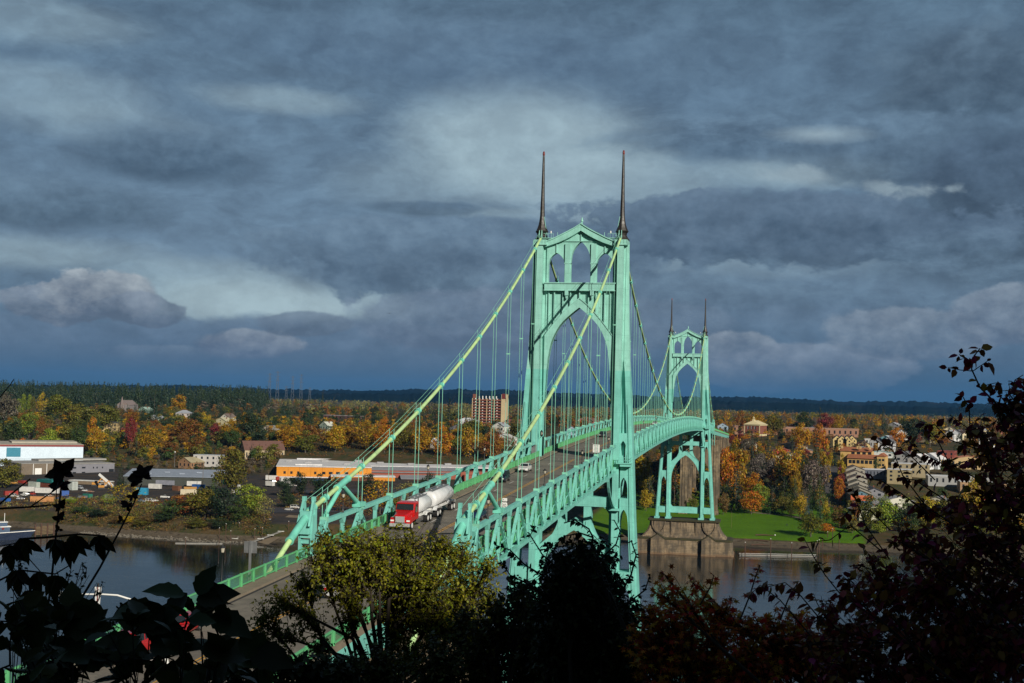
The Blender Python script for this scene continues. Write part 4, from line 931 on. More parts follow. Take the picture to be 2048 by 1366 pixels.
# ochre hotel with terracotta roofs
a, L, rz = frame_at(1679, 712, 1772, 705)
t_ = thing('ochre_hotel', 'ochre hotel with terracotta roofs on two levels and a row of balconies', 'hotel', a, rz); FOOT += [(a.x+L*k, a.y+6, 13) for k in (.15, .5, .85)]
mb = MB().use(OBJW); mb.box(0, L*.68, 6, 18, -4, 12.5); mb.box(L*.18, L*.82, 0, 6, -4, 7.6); mb.box(L*.82, L, -1.5, 14, -4, 9.5); o = mb.build('ochre_wall', parent=t_); o.color = c4((.56, .36, .13))
mb = MB().use(OBJR); mb.hexa([(-.6, 5.2, 12.3), (L*.69, 5.2, 12.3), (L*.69, 12, 15), (-.6, 12, 15)], [(-.6, 5.2, 12.6), (L*.69, 5.2, 12.6), (L*.69, 12, 15.3), (-.6, 12, 15.3)])
mb.hexa([(L*.17, -1, 7.4), (L*.83, -1, 7.4), (L*.83, 6, 9.9), (L*.17, 6, 9.9)], [(L*.17, -1, 7.7), (L*.83, -1, 7.7), (L*.83, 6, 10.2), (L*.17, 6, 10.2)]); mb.prism([(L*.81, 9.5), (L*1.01, 9.5), (L*.91, 12)], -2, 14)
o = mb.build('terracotta_roof', parent=t_); o.color = c4(TERR)
mb = MB().use(GLS); [mb.box(L*k, L*k+2.4, 5.85, 6.02, 10.3, 11.8) for k in (.24, .36, .48, .6)]; [mb.box(L*k, L*k+2.2, -.12, .02, 3.6, 6.2) for k in (.21, .29, .38, .47, .56, .65, .74)]; [mb.box(L*k, L*k+1.6, -1.62, -1.48, z, z+1.6) for k in (.86, .93) for z in (2.5, 6.2)]; build_each(mb, 'window', t_)
mb = MB().use(OBJW); [mb.box(L*k, L*k+1.2, 4, 6, 14.2, 16.2) for k in (.02, .36, .42, .63)]; build_each(mb, 'chimney', t_, (.52, .36, .16))
house(1725, 672, 32, 10, 5.6, R_(0), (.10, .11, .14), (.62, .63, .68), 0, 'low dark glazed building with a white roof edge below the ochre hotel', 'building', 'building', nx=14, nz=1)
house(1822, 690, 26, 16, 8, R_(-8), (.34, .28, .17), (.55, .55, .56), 0, 'tan flat roofed block right of the ochre hotel', 'apartment_block', 'building', nx=6, nz=2)
house(1800, 660, 16, 14, 9, R_(-8), (.33, .27, .15), (.55, .55, .56), 0, 'small tan flat roofed block in front of the larger tan one', 'apartment_block', 'building', nx=3, nz=3)
# street of brown roofed row houses running up from the river
for i in range(7):
    Y = 560+i*16; px = 1722-i*2.2
    house(px, Y, 13, 15.2, 8.6, R_(3), ((.10, .19, .24) if i == 0 else (.28, .26, .22)), ((.13, .115, .08) if i < 4 else (.14, .10, .08)), 2.6, 'brown roofed row house in the terrace below the ochre hotel', nx=3, nz=2, chim=False)
p = place(1722, 560); o = MB().use(OBJW)
o.box(-6.6, 6.6, -7.75, -7.58, 5.2, 8.5); q = o.build('orange_band', parent=[c for c in bpy.data.objects if c.get('label', '').startswith('brown roofed row')][0]); q.color = c4((.55, .13, .05))
house(1742, 600, 12, 40, 6.5, R_(3), (.2, .2, .22), (.055, .055, .07), 2.5, 'long dark roofed building right of the brown terrace', 'building', 'building', nx=2, nz=2)
house(1740, 515, 20, 14, 5.5, R_(25), (.55, .54, .42), (.22, .23, .25), 2.5, 'white walled building with a grey roof at the river end of the brown terrace', 'building', 'building', nx=4)
house(1795, 560, 18, 14, 6, R_(10), (.6, .58, .5), (.3, .3, .32), 2.6, 'cream building with a grey roof behind the river trees on the right', 'building', 'building', nx=4)
for px, Y, c1, lab in ((1815, 740, WHI, 'white gabled house behind the dark red bush twigs'), (1842, 725, WHI, 'bright white gabled house with a white roof'), (1868, 735, (.6, .62, .66), 'white gabled house right of the bright white one')):
    house(px, Y, 14, 13, 7, R_(-35), c1, (.60, .60, .62) if 'bright' in lab else GRY, 4.2, lab, nx=2, nz=2)
house(1895, 745, 12, 16, 12, R_(-15), (.22, .055, .04), (.2, .05, .04), 0, 'dark brick red block among the white gabled houses', 'building', 'building', nx=3, nz=3)
house(1935, 740, 26, 14, 7, 0, (.5, .36, .18), (.5, .2, .12), 2.4, 'cream building with a red tiled roof far right behind the twigs', 'building', 'building', nx=6)
house(1915, 660, 40, 14, 6, 0, (.3, .3, .3), (.55, .55, .56), 0, 'long grey block with a white roof edge behind the twigs', 'building', 'building', nx=10)
house(1990, 640, 46, 14, 7, 0, (.35, .22, .12), (.5, .5, .5), 0, 'long ochre block at the far right behind the twigs', 'building', 'building', nx=11)
house(2040, 560, 40, 20, 9, R_(-12), (.50, .44, .27), (.42, .03, .03), 3.0, 'cream hall with a bright red roof at the right edge', 'hall', 'hall', nx=5)
house(1880, 560, 18, 13, 6.5, R_(-20), (.5, .47, .36), (.2, .2, .21), 3, 'cream gabled house behind the yellow tree on the right', nx=3)
house(1590, 1010, 120, 20, 7, R_(-2), (.32, .17, .11), (.40, .25, .19), 0, 'very long low red school building on the skyline above the town', 'school', 'school', nx=24)
house(1585, 800, 24, 12, 6, 0, (.3, .28, .25), (.13, .08, .06), 3, 'low brown roofed hall below the brick town hall', 'hall', 'hall', nx=5)
house(1563, 770, 13, 10, 5.5, 0, (.50, .07, .04), (.34, .10, .06), 1.8, 'bright red shed in the middle of the town', 'shed', 'shed')
house(1600, 790, 20, 10, 4, 0, (.40, .22, .12), (.20, .22, .26), 1.8, 'low orange house with a blue grey roof beside the red shed')
house(1575, 715, 20, 16, 7, R_(-5), (.60, .56, .42), (.15, .11, .09), 3, 'cream house with a wide brown roof behind the park trees', nx=3)
house(1496, 800, 11, 12, 6, R_(20), (.50, .46, .36), (.25, .05, .05), 3.6, 'cream house with a dark red roof left of the town', nx=2)
# --- houses on the left hillside
for px, Y, w_, h_, wl, rf, hp, lab in ((222, 800, 17, 8, (.62, .47, .22), (.08, .09, .08), True, 'yellow two storey house below the church spire'),
        (368, 1000, 16, 7, (.40, .36, .34), (.28, .30, .34), True, 'grey hip roofed house under the gold tree'), (290, 1120, 15, 6, (.2, .3, .24), (.30, .42, .36), False, 'pale green roofed house right of the church spire'),
        (312, 905, 16, 6, (.4, .38, .36), (.25, .26, .29), False, 'grey roofed house behind the rust trees'), (456, 905, 10, 8, (.60, .58, .50), (.16, .12, .1), False, 'white gabled house between the red and the gold trees'),
        (448, 860, 16, 5, (.52, .47, .30), (.45, .42, .28), False, 'pale cream house with a pale roof below the white gable'), (541, 800, 14, 6, (.62, .62, .56), (.35, .35, .34), False, 'white house in the dark trees above the cream hall'),
        (655, 830, 9, 7, (.20, .26, .22), (.5, .52, .46), False, 'green gabled house with white eaves behind the gold trees'), (666, 790, 9, 6, (.62, .60, .42), (.4, .4, .3), False, 'cream cottage right of the green gable'),
        (717, 800, 12, 4, (.38, .14, .07), (.40, .16, .09), False, 'terracotta roofed cottage behind the gold trees'), (686, 1010, 44, 9, (.10, .05, .05), (.36, .32, .32), False, 'long dark brick building with a pale roof on the left skyline'),
        (805, 1010, 40, 7, (.3, .28, .26), (.34, .42, .45), False, 'long low building with a pale blue roof behind the cable'), (935, 985, 26, 8, (.6, .6, .6), (.5, .52, .55), True, 'white building left of the brick apartment block'),
        (920, 860, 16, 7, (.2, .2, .23), (.06, .07, .09), False, 'dark roofed house below the brick apartment block'), (1002, 850, 12, 10, (.62, .62, .58), (.30, .33, .36), False, 'tall white gabled house below the brick apartment block'),
        (875, 745, 6, 4.4, (.62, .60, .55), (.5, .5, .5), False, 'tiny white house in front of the gold trees'), (1010, 790, 18, 6, (.6, .6, .56), (.5, .5, .5), False, 'white house with a pale roof left of the tower')):
    house(px, Y, w_, 11, h_, R_(-18 if not hp else 8), wl, rf, 0 if 'long' in lab else 3.4, lab, nx=3 if w_ < 20 else 9, nz=2 if h_ > 6.5 else 1, hip=hp)
# scattered houses of the far town
hr = random.Random(5); n = 0
while n < 26:
    px = hr.choice([hr.uniform(1440, 1680), hr.uniform(1740, 2040), hr.uniform(1100, 1330)]); Y = hr.uniform(900, 1250)
    p = place(px, Y)
    if any((p.x-x)**2+(p.y-y)**2 < (r+12)**2 for x, y, r in FOOT): continue
    cw = hr.choice([(WHI, 'white'), (CRM, 'cream'), ((.28, .10, .07), 'brick'), ((.25, .33, .4), 'blue'), ((.3, .3, .3), 'grey')]); cr = hr.choice([(GRY, 'dark'), (BRN, 'brown'), ((.35, .36, .38), 'pale grey')])
    house(px, Y, hr.uniform(9, 15), hr.uniform(9, 14), hr.uniform(4.5, 7), R_(hr.uniform(-40, 20)), cw[0], cr[0], 3.2, '%s house with a %s roof %s' % (cw[1], cr[1], 'in the right hand town' if px > 1400 else 'seen behind the bridge'), nx=2); n += 1
# ================================================================== roads, ramp and car park on the far bank
def ribbon(name, pts, wd, material, lift=.12, step=6):
    P_ = []
    for (x0, y0), (x1, y1) in zip(pts, pts[1:]):
        k = max(1, int(math.hypot(x1-x0, y1-y0)/step))
        P_ += [(x0+(x1-x0)*i/k, y0+(y1-y0)*i/k) for i in range(k)]
    P_.append(pts[-1]); V = []; F = []
    for i, (x, y) in enumerate(P_):
        a_ = P_[max(0, i-1)]; b_ = P_[min(len(P_)-1, i+1)]; d = Vector((b_[0]-a_[0], b_[1]-a_[1])).normalized(); nx_, ny_ = -d.y, d.x
        for q in (-.5, -.17, .17, .5): X, Y = x+nx_*wd*q, y+ny_*wd*q; V.append((X, Y, max(ground(X, Y), ground(x, y)-.3)+lift))
    for i in range(len(P_)-1):
        for k in range(3): F.append((4*i+k, 4*i+k+1, 4*i+4+k+1, 4*i+4+k))
    o = mobj(name, mesh_np(name, V, np.array(F), material)); return tag(o, kind='structure')
ASP2 = mat('street_asphalt', (.060, .055, .055), .9, var=.2, scale=.3)
RAMP = mat('ramp_concrete', (.17, .13, .085), .9, var=.15, scale=.5)
LOT = mat('car_park_asphalt', (.030, .028, .036), .9, var=.25, scale=.4)
q = [hit(*p) for p in ((1662, 1010), (1668, 985), (1662, 950), (1648, 915))]
ribbon('street', [(v.x, v.y) for v in q], 12, ASP2)
q = [hit(*p) for p in ((1640, 1012), (1720, 1016))]; ribbon('street', [(v.x, v.y) for v in q], 14, ASP2, .13)
q = [hit(*p) for p in ((640, 1016), (560, 1022))]
ribbon('car_park', [(q[0].x+40, q[0].y+6), (q[1].x-6, q[1].y)], 26, LOT, .15)
q = [hit(*p) for p in ((830, 985), (600, 985))]
ribbon('road', [(q[0].x, q[0].y+20), (q[1].x, q[1].y)], 24, LOT, .14)
ra = Vector((-212, 312, -.3)); rb = at(612, 1032, 1); q = hit(605, 1036)
V = []; N = 14
for i in range(N):
    k = i/(N-1); x = -204+(q.x+204)*k; y = 318+(q.y-318)*k; z = -.6+(9.3+.6)*k
    for w_ in (-7.5, 7.5): V.append((x+w_, y, z))
o = mobj('boat_ramp', mesh_np('boat_ramp', V, np.array([(2*i, 2*i+1, 2*i+3, 2*i+2) for i in range(N-1)]), RAMP)); tag(o, kind='structure')
p0 = place(1510, 480); p1 = place(1605, 500)
ribbon('path', [(p0.x-6, 520), (p0.x+20, 512), (p1.x+8, 492)], 3.2, mat('path_gravel', (.16, .13, .10), .95), .1)
# ================================================================== trees of the far bank
LEAF = leafmat('tree_foliage', 'object', hue=.25, val=.5, trans=.2)
CONI = leafmat('conifer_foliage', 'object', hue=.1, val=.45, trans=.08)
BARK = mat('bark', (.085, .07, .055), .95, var=.3, scale=3)
def quads(C, N_, size, rs, aspect=1.0, jit=.5):
    """leaf cards: centres C (n,3), outward normals N_ (n,3) jittered, returns V,F of irregular quads"""
    n = len(C); nn = N_+rs.normal(0, jit, (n, 3)); nn /= np.linalg.norm(nn, axis=1)[:, None]+1e-9
    a = np.cross(nn, rs.normal(0, 1, (n, 3))); a /= np.linalg.norm(a, axis=1)[:, None]+1e-9; b_ = np.cross(nn, a)
    s = np.asarray(size).reshape(-1, 1)*rs.uniform(.6, 1.35, (n, 1))
    V = np.stack([C-a*s, C+b_*s*aspect*rs.uniform(.5, 1, (n, 1)), C+a*s, C-b_*s*aspect*rs.uniform(.5, 1, (n, 1))], 1).reshape(-1, 3)
    return V, np.arange(4*n).reshape(n, 4)
def broad(seed, n=1500, wx=.5, z0=.1, lobes=16, size=.034, shape=1.0):
    rs = np.random.default_rng(seed); Cs = []; Ns = []
    L = []
    for i in range(lobes):
        th = rs.uniform(0, 2*np.pi); zz = rs.uniform(0, 1); r = np.sqrt(max(0, 1-(2*zz-1)**2*.9))*rs.uniform(.35, .78)*wx
        L.append((np.array([r*np.cos(th), r*np.sin(th), z0+.14+(1-z0-.28)*zz**shape]), rs.uniform(.13, .24)*(wx/.5)**.6))
    L.append((np.array([0, 0, .86]), .15)); L.append((np.array([0, 0, .5]), .25))
    w_ = np.array([l[1]**2 for l in L]); w_ /= w_.sum()
    for (c, r), k in zip(L, (w_*n).astype(int)+1):
        d = rs.normal(0, 1, (k, 3)); d /= np.linalg.norm(d, axis=1)[:, None]; d[:, 2] = np.abs(d[:, 2])*np.where(rs.random(k) < .75, 1, -1)
        rr = r*(rs.random((k, 1))**.35); sc_ = np.array([1, 1, .82])
        Cs.append(c+d*rr*sc_*rs.uniform(.85, 1.2, (k, 1))); Ns.append(d)
    C = np.concatenate(Cs); N_ = np.concatenate(Ns); C[:, 2] = np.clip(C[:, 2], z0*.6, 1.02)
    return quads(C, N_, size, rs, .9, .55)
def conif(seed, n=1300, w_=.5, size=.03, droop=.25):
    rs = np.random.default_rng(seed); tiers = 17; t_ = rs.integers(0, tiers, n); zf = (t_+rs.uniform(-.25, .25, n))/tiers
    keep = rs.random(n) < (1.08-zf*.75); t_, zf = t_[keep], zf[keep]; n = len(t_)
    nb = 9; k = rs.integers(0, nb, n); th = (k+rs.uniform(-.26, .26, n))*2*np.pi/nb+t_*.7
    R = w_*(1-zf)**.85*(.8+.35*np.sin(t_*2.4+k*1.9))*np.sqrt(rs.uniform(.12, 1, n))
    z = .08+.92*zf-droop*R*.6
    C = np.stack([R*np.cos(th), R*np.sin(th), z], 1); N_ = np.stack([np.cos(th)*.5, np.sin(th)*.5, np.full(n, .8)], 1)
    return quads(C, N_, size*(1.15-.6*zf), rs, .6, .35)
def branchy(seed, levels=4, z0=.12, spread=.5, up=.5, r0=.016, nb=4, kids=(3, 5)):
    rd = random.Random(seed); mb = MB().use(BARK)
    def grow(p, d, L, r, lv):
        q = p+d*L; m_ = p+d*L*.5+Vector((rd.uniform(-1, 1), rd.uniform(-1, 1), rd.uniform(-.3, .6)))*L*.07
        mb.tube([p, m_, q], [r, r*.8, r*.55], 4 if lv else 6, cap=False)
        if lv == 0: return
        for i in range(rd.randint(*kids)):
            k = rd.uniform(.45, 1); s_ = p+(q-p)*k
            nd = (d*.9+Vector((rd.gauss(0, 1), rd.gauss(0, 1), rd.gauss(0, .7)+up*.6))*spread).normalized()
            grow(s_, nd, L*rd.uniform(.55, .8), r*.5, lv-1)
    grow(Vector((0, 0, 0)), Vector((0, 0, 1)), .34, r0*1.4, 0)
    for i in range(nb): grow(Vector((0, 0, .2+.12*i/nb)), Vector((math.cos(i*2.4)*.55, math.sin(i*2.4)*.55, .9)).normalized(), .3, r0, levels-1)
    return mb
def trunk_mesh(seed, hgt=.55, r=.02, pale=False):
    rd = random.Random(seed); mb = MB().use(BARK)
    mb.tube([(0, 0, -.06), (rd.uniform(-.01, .01), 0, hgt*.4), (rd.uniform(-.02, .02), rd.uniform(-.02, .02), hgt)], [r*1.3, r, r*.5], 6)
    for i in range(5):
        th = i*2.4+rd.random(); z = hgt*(.35+.13*i); mb.tube([(0, 0, z), (math.cos(th)*.13, math.sin(th)*.13, z+.14), (math.cos(th)*.24, math.sin(th)*.24, z+.26)], [r*.5, r*.35, r*.12], 4, cap=False)
    return mb
PROTO = {}
def mk_proto(kind, vf, material, trunk):
    me = mesh_np(kind+'_crown', vf[0], vf[1], material)
    o = trunk.build('trunk'); tm = o.data; bpy.data.objects.remove(o)
    PROTO.setdefault(kind, []).append((me, tm))
for i in range(6): mk_proto('broadleaf_tree', broad(20+i, 2600, .5, .06, 13+i*3, .026), LEAF, trunk_mesh(i))
for i in range(2): mk_proto('spreading_tree', broad(40+i, 2800, .5, .14, 20, .025, .75), LEAF, trunk_mesh(10+i))
for i in range(2): mk_proto('poplar_tree', broad(50+i, 1100, .5, .04, 22, .028), LEAF, trunk_mesh(20+i, .8, .014))
for i in range(3): mk_proto('fir_tree', conif(60+i, 1900, .5, .032), CONI, trunk_mesh(30+i, .9, .012))
for i in range(2): mk_proto('thin_tree', broad(70+i, 620, .5, .12, 24, .026), LEAF, trunk_mesh(40+i, .8, .016))
for i in range(2):
    o = branchy(80+i).build('bare'); me = o.data; bpy.data.objects.remove(o); PROTO.setdefault('bare_tree', []).append((me, None))
COLS = {'fir': (.020, .040, .020), 'olive': (.13, .125, .014), 'green': (.050, .085, .018), 'darkgreen': (.026, .046, .016), 'yellow': (.34, .25, .012),
        'gold': (.36, .20, .008), 'orange': (.42, .16, .006), 'rust': (.22, .095, .014), 'red': (.22, .030, .022), 'brown': (.16, .095, .025), 'pale': (.20, .19, .06), 'lime': (.20, .25, .02), 'blue': (.045, .085, .085), 'mauve': (.13, .105, .070)}
WORD = {'fir': 'dark green', 'olive': 'olive', 'green': 'mid green', 'darkgreen': 'dark green', 'yellow': 'yellow', 'gold': 'golden', 'orange': 'orange', 'rust': 'rust coloured', 'red': 'dark red', 'brown': 'brown', 'pale': 'pale olive', 'lime': 'yellow green', 'blue': 'blue green', 'mauve': 'greyish brown'}
CATW = {'broadleaf_tree': 'leafy tree', 'spreading_tree': 'broad tree', 'poplar_tree': 'narrow upright tree', 'fir_tree': 'fir tree', 'thin_tree': 'thin tree', 'bare_tree': 'bare tree'}
tr_rng = random.Random(3); NTREE = 0
def put_tree(kind, X, Y, hgt, wid, color, where, px, z=None, group='autumn trees of the far bank'):
    global NTREE; NTREE += 1
    me, tm = tr_rng.choice(PROTO[kind]); z = ground(X, Y) if z is None else z
    base = '%s %s %s' % (WORD[color], CATW[kind], where) if kind != 'bare_tree' else 'bare grey tree %s' % where
    rz = tr_rng.uniform(0, 6.28)
    c = COLS[color]; k = tr_rng.uniform(.82, 1.18); c = (c[0]*k*tr_rng.uniform(.9, 1.1), c[1]*k, c[2]*k*tr_rng.uniform(.8, 1.3))
    t_ = thing(kind, base, 'tree', (X, Y, z), rz, group); LABELS.append((t_, base, px))
    mobj('crown' if kind != 'bare_tree' else 'branches', me, t_, color=c, scale=(wid, wid, hgt))
    if tm: mobj('trunk', tm, t_, scale=(wid, wid, hgt))
def T(kind, px, top, Y, wpx, color, where, sink=0):
    p = at_y(px, top, Y); d = math.hypot(p.x-CX, p.y-CY); g_ = ground(p.x, Y); h = p.z-g_+sink
    put_tree(kind, p.x, Y, max(4, h), wpx*d/FPX*1.22, color, where, px, g_-sink)
B, S, P_, Fr, Th, Ba = 'broadleaf_tree', 'spreading_tree', 'poplar_tree', 'fir_tree', 'thin_tree', 'bare_tree'
w1 = 'on the bank left of the boat ramp'
for a_ in [(B, 465, 893, 470, 62, 'olive', 'standing alone in front of the cream hall'), (Fr, 243, 925, 470, 24, 'darkgreen', 'in front of the long grey shed'),
           (B, 12, 915, 450, 60, 'olive', 'at the left edge below the white warehouse'), (Th, 250, 965, 385, 62, 'yellow', w1), (Th, 215, 985, 380, 30, 'lime', w1), (B, 254, 1035, 338, 32, 'yellow', w1),
           (B, 375, 985, 352, 70, 'rust', w1), (B, 412, 975, 350, 72, 'olive', w1), (B, 452, 975, 345, 60, 'darkgreen', w1), (Fr, 427, 955, 395, 40, 'green', w1), (B, 500, 965, 362, 62, 'lime', w1),
           (Th, 530, 990, 350, 40, 'pale', w1), (B, 345, 1000, 345, 50, 'green', w1), (B, 330, 1025, 340, 45, 'darkgreen', w1), (B, 300, 1035, 338, 40, 'brown', w1), (B, 200, 1040, 345, 40, 'darkgreen', w1), (B, 165, 1045, 350, 36, 'green', w1), (B, 140, 1010, 380, 24, 'lime', w1),
           (B, 478, 1000, 340, 40, 'green', w1), (B, 395, 1035, 333, 36, 'olive', w1), (B, 440, 1035, 333, 40, 'darkgreen', w1), (B, 285, 1050, 335, 34, 'olive', w1), (B, 232, 1050, 338, 30, 'brown', w1),
           (B, 577, 985, 410, 32, 'darkgreen', 'in the car park beside the boat ramp'), (B, 598, 945, 480, 34, 'darkgreen', 'in front of the orange warehouse'), (B, 640, 945, 480, 36, 'darkgreen', 'in front of the orange warehouse'), (B, 570, 955, 470, 30, 'darkgreen', 'in front of the orange warehouse'),
           (B, 668, 950, 470, 26, 'darkgreen', 'in front of the orange warehouse'), (Th, 762, 955, 400, 60, 'gold', 'behind the near railing of the bridge'), (Th, 815, 960, 430, 50, 'pale', 'behind the near railing of the bridge'), (B, 860, 945, 470, 40, 'darkgreen', 'behind the near railing of the bridge'),
           (B, 740, 945, 480, 36, 'darkgreen', 'in front of the orange warehouse'), (Th, 700, 985, 400, 60, 'rust', 'behind the near railing of the bridge'), (Th, 725, 1000, 370, 50, 'brown', 'behind the near railing of the bridge'), (B, 790, 985, 400, 50, 'olive', 'behind the near railing of the bridge')]: T(*a_)
w2 = 'at the edge of the park lawn'
for a_ in [(Fr, 1473, 928, 530, 56, 'fir', w2), (B, 1503, 980, 512, 44, 'orange', w2), (B, 1520, 965, 540, 36, 'lime', w2), (B, 1447, 985, 505, 24, 'brown', w2), (Fr, 1545, 968, 520, 36, 'darkgreen', w2), (B, 1565, 990, 515, 34, 'olive', w2),
           (Fr, 1615, 995, 495, 26, 'blue', w2), (B, 1600, 990, 505, 28, 'yellow', w2), (B, 1584, 1000, 505, 20, 'olive', w2), (P_, 1653, 1000, 478, 16, 'yellow', w2), (B, 1622, 1024, 432, 48, 'olive', 'alone on the right part of the lawn'),
           (B, 1652, 1045, 445, 30, 'orange', w2), (Fr, 1640, 1000, 485, 22, 'blue', w2), (B, 1680, 1010, 470, 30, 'brown', w2), (Fr, 1570, 950, 545, 40, 'darkgreen', w2), (Fr, 1590, 955, 540, 34, 'green', w2), (Ba, 1608, 965, 530, 40, 'mauve', w2),
           (Fr, 1640, 945, 540, 36, 'green', w2), (Fr, 1622, 950, 545, 26, 'green', w2), (B, 1507, 945, 560, 34, 'orange', 'on the slope above the park'), (B, 1592, 940, 565, 22, 'gold', 'on the slope above the park'),
           (B, 1472, 870, 600, 52, 'gold', 'right of the farther bridge tower'), (B, 1455, 890, 590, 40, 'orange', 'right of the farther bridge tower'), (S, 1525, 905, 610, 44, 'mauve', 'on the slope above the park'), (B, 1558, 890, 620, 40, 'gold', 'on the slope above the park'), (B, 1575, 905, 600, 46, 'olive', 'on the slope above the park'), (B, 1590, 905, 590, 40, 'gold', 'on the slope above the park'),
           (S, 1630, 918, 580, 50, 'mauve', 'on the slope above the park'), (Fr, 1635, 865, 640, 32, 'fir', 'on the slope above the park'), (Fr, 1505, 862, 700, 16, 'fir', 'in front of the brick town hall'), (Fr, 1537, 868, 690, 30, 'darkgreen', 'in front of the brick town hall'), (Fr, 1585, 872, 690, 16, 'fir', 'in front of the brown roofed cream house'),
           (B, 1655, 885, 640, 20, 'yellow', 'beside the street up the hill'), (B, 1685, 905, 650, 20, 'yellow', 'in front of the ochre hotel'), (B, 1680, 930, 600, 18, 'red', 'beside the street up the hill'), (B, 1678, 950, 570, 20, 'orange', 'beside the street up the hill'), (B, 1600, 905, 640, 30, 'darkgreen', 'on the slope above the park'),
           (B, 1605, 845, 780, 34, 'gold', 'in the middle of the town'), (B, 1640, 845, 800, 30, 'orange', 'left of the yellow terrace'), (P_, 1482, 820, 1000, 24, 'rust', 'left of the brick town hall'), (B, 1520, 828, 1010, 50, 'gold', 'behind the brick town hall'), (B, 1548, 828, 1000, 40, 'olive', 'behind the brick town hall'), (B, 1496, 830, 1030, 30, 'olive', 'behind the brick town hall'),
           (Fr, 1641, 812, 1100, 22, 'fir', 'on the skyline behind the low red school'), (B, 1652, 826, 1060, 30, 'red', 'on the skyline behind the low red school'), (B, 1675, 828, 1080, 26, 'gold', 'on the skyline behind the low red school'), (B, 1608, 822, 1100, 36, 'darkgreen', 'on the skyline behind the low red school'),
           (Fr, 1767, 812, 1100, 16, 'fir', 'tall on the skyline right of the town'), (S, 1830, 835, 880, 50, 'darkgreen', 'behind the white gabled houses'), (B, 1795, 855, 850, 28, 'orange', 'right of the tall white gabled house'), (S, 1860, 845, 880, 40, 'olive', 'behind the white gabled houses'), (B, 1870, 845, 920, 34, 'gold', 'behind the white gabled houses'),
           (B, 1740, 990, 430+30, 44, 'olive', 'on the bank right of the park'), (B, 1705, 1030, 452, 30, 'pale', 'on the bank right of the park'), (B, 1775, 1000, 470, 46, 'lime', 'on the bank right of the park'), (B, 1815, 1005, 470, 46, 'green', 'on the bank right of the park'), (B, 1850, 990, 480, 40, 'yellow', 'on the bank right of the park'), (B, 1900, 985, 490, 50, 'olive', 'on the bank right of the park'),
           (B, 1950, 950, 520, 46, 'yellow', 'on the bank right of the park'), (B, 2000, 990, 500, 50, 'gold', 'on the bank right of the park'), (B, 1760, 1040, 456, 34, 'lime', 'on the bank right of the park'), (B, 1830, 1050, 458, 36, 'olive', 'on the bank right of the park'), (B, 1712, 985, 500, 20, 'rust', 'beside the river end of the brown terrace'),
           (Fr, 1350, 930, 540, 40, 'fir', 'behind the farther tower'), (Fr, 1300, 940, 520, 44, 'darkgreen', 'seen under the bridge truss'), (B, 1283, 905, 560, 44, 'yellow', 'seen under the bridge truss'), (B, 1293, 975, 505, 24, 'yellow', 'seen under the bridge truss'), (Fr, 1325, 930, 540, 36, 'fir', 'seen under the bridge truss'),
           (B, 1340, 900, 560, 30, 'rust', 'seen under the bridge truss'), (B, 1310, 960, 525, 28, 'brown', 'seen under the bridge truss'), (B, 1386, 985, 500, 18, 'olive', 'behind the farther tower')]: T(*a_)
w3 = 'on the bluff behind the white warehouse'
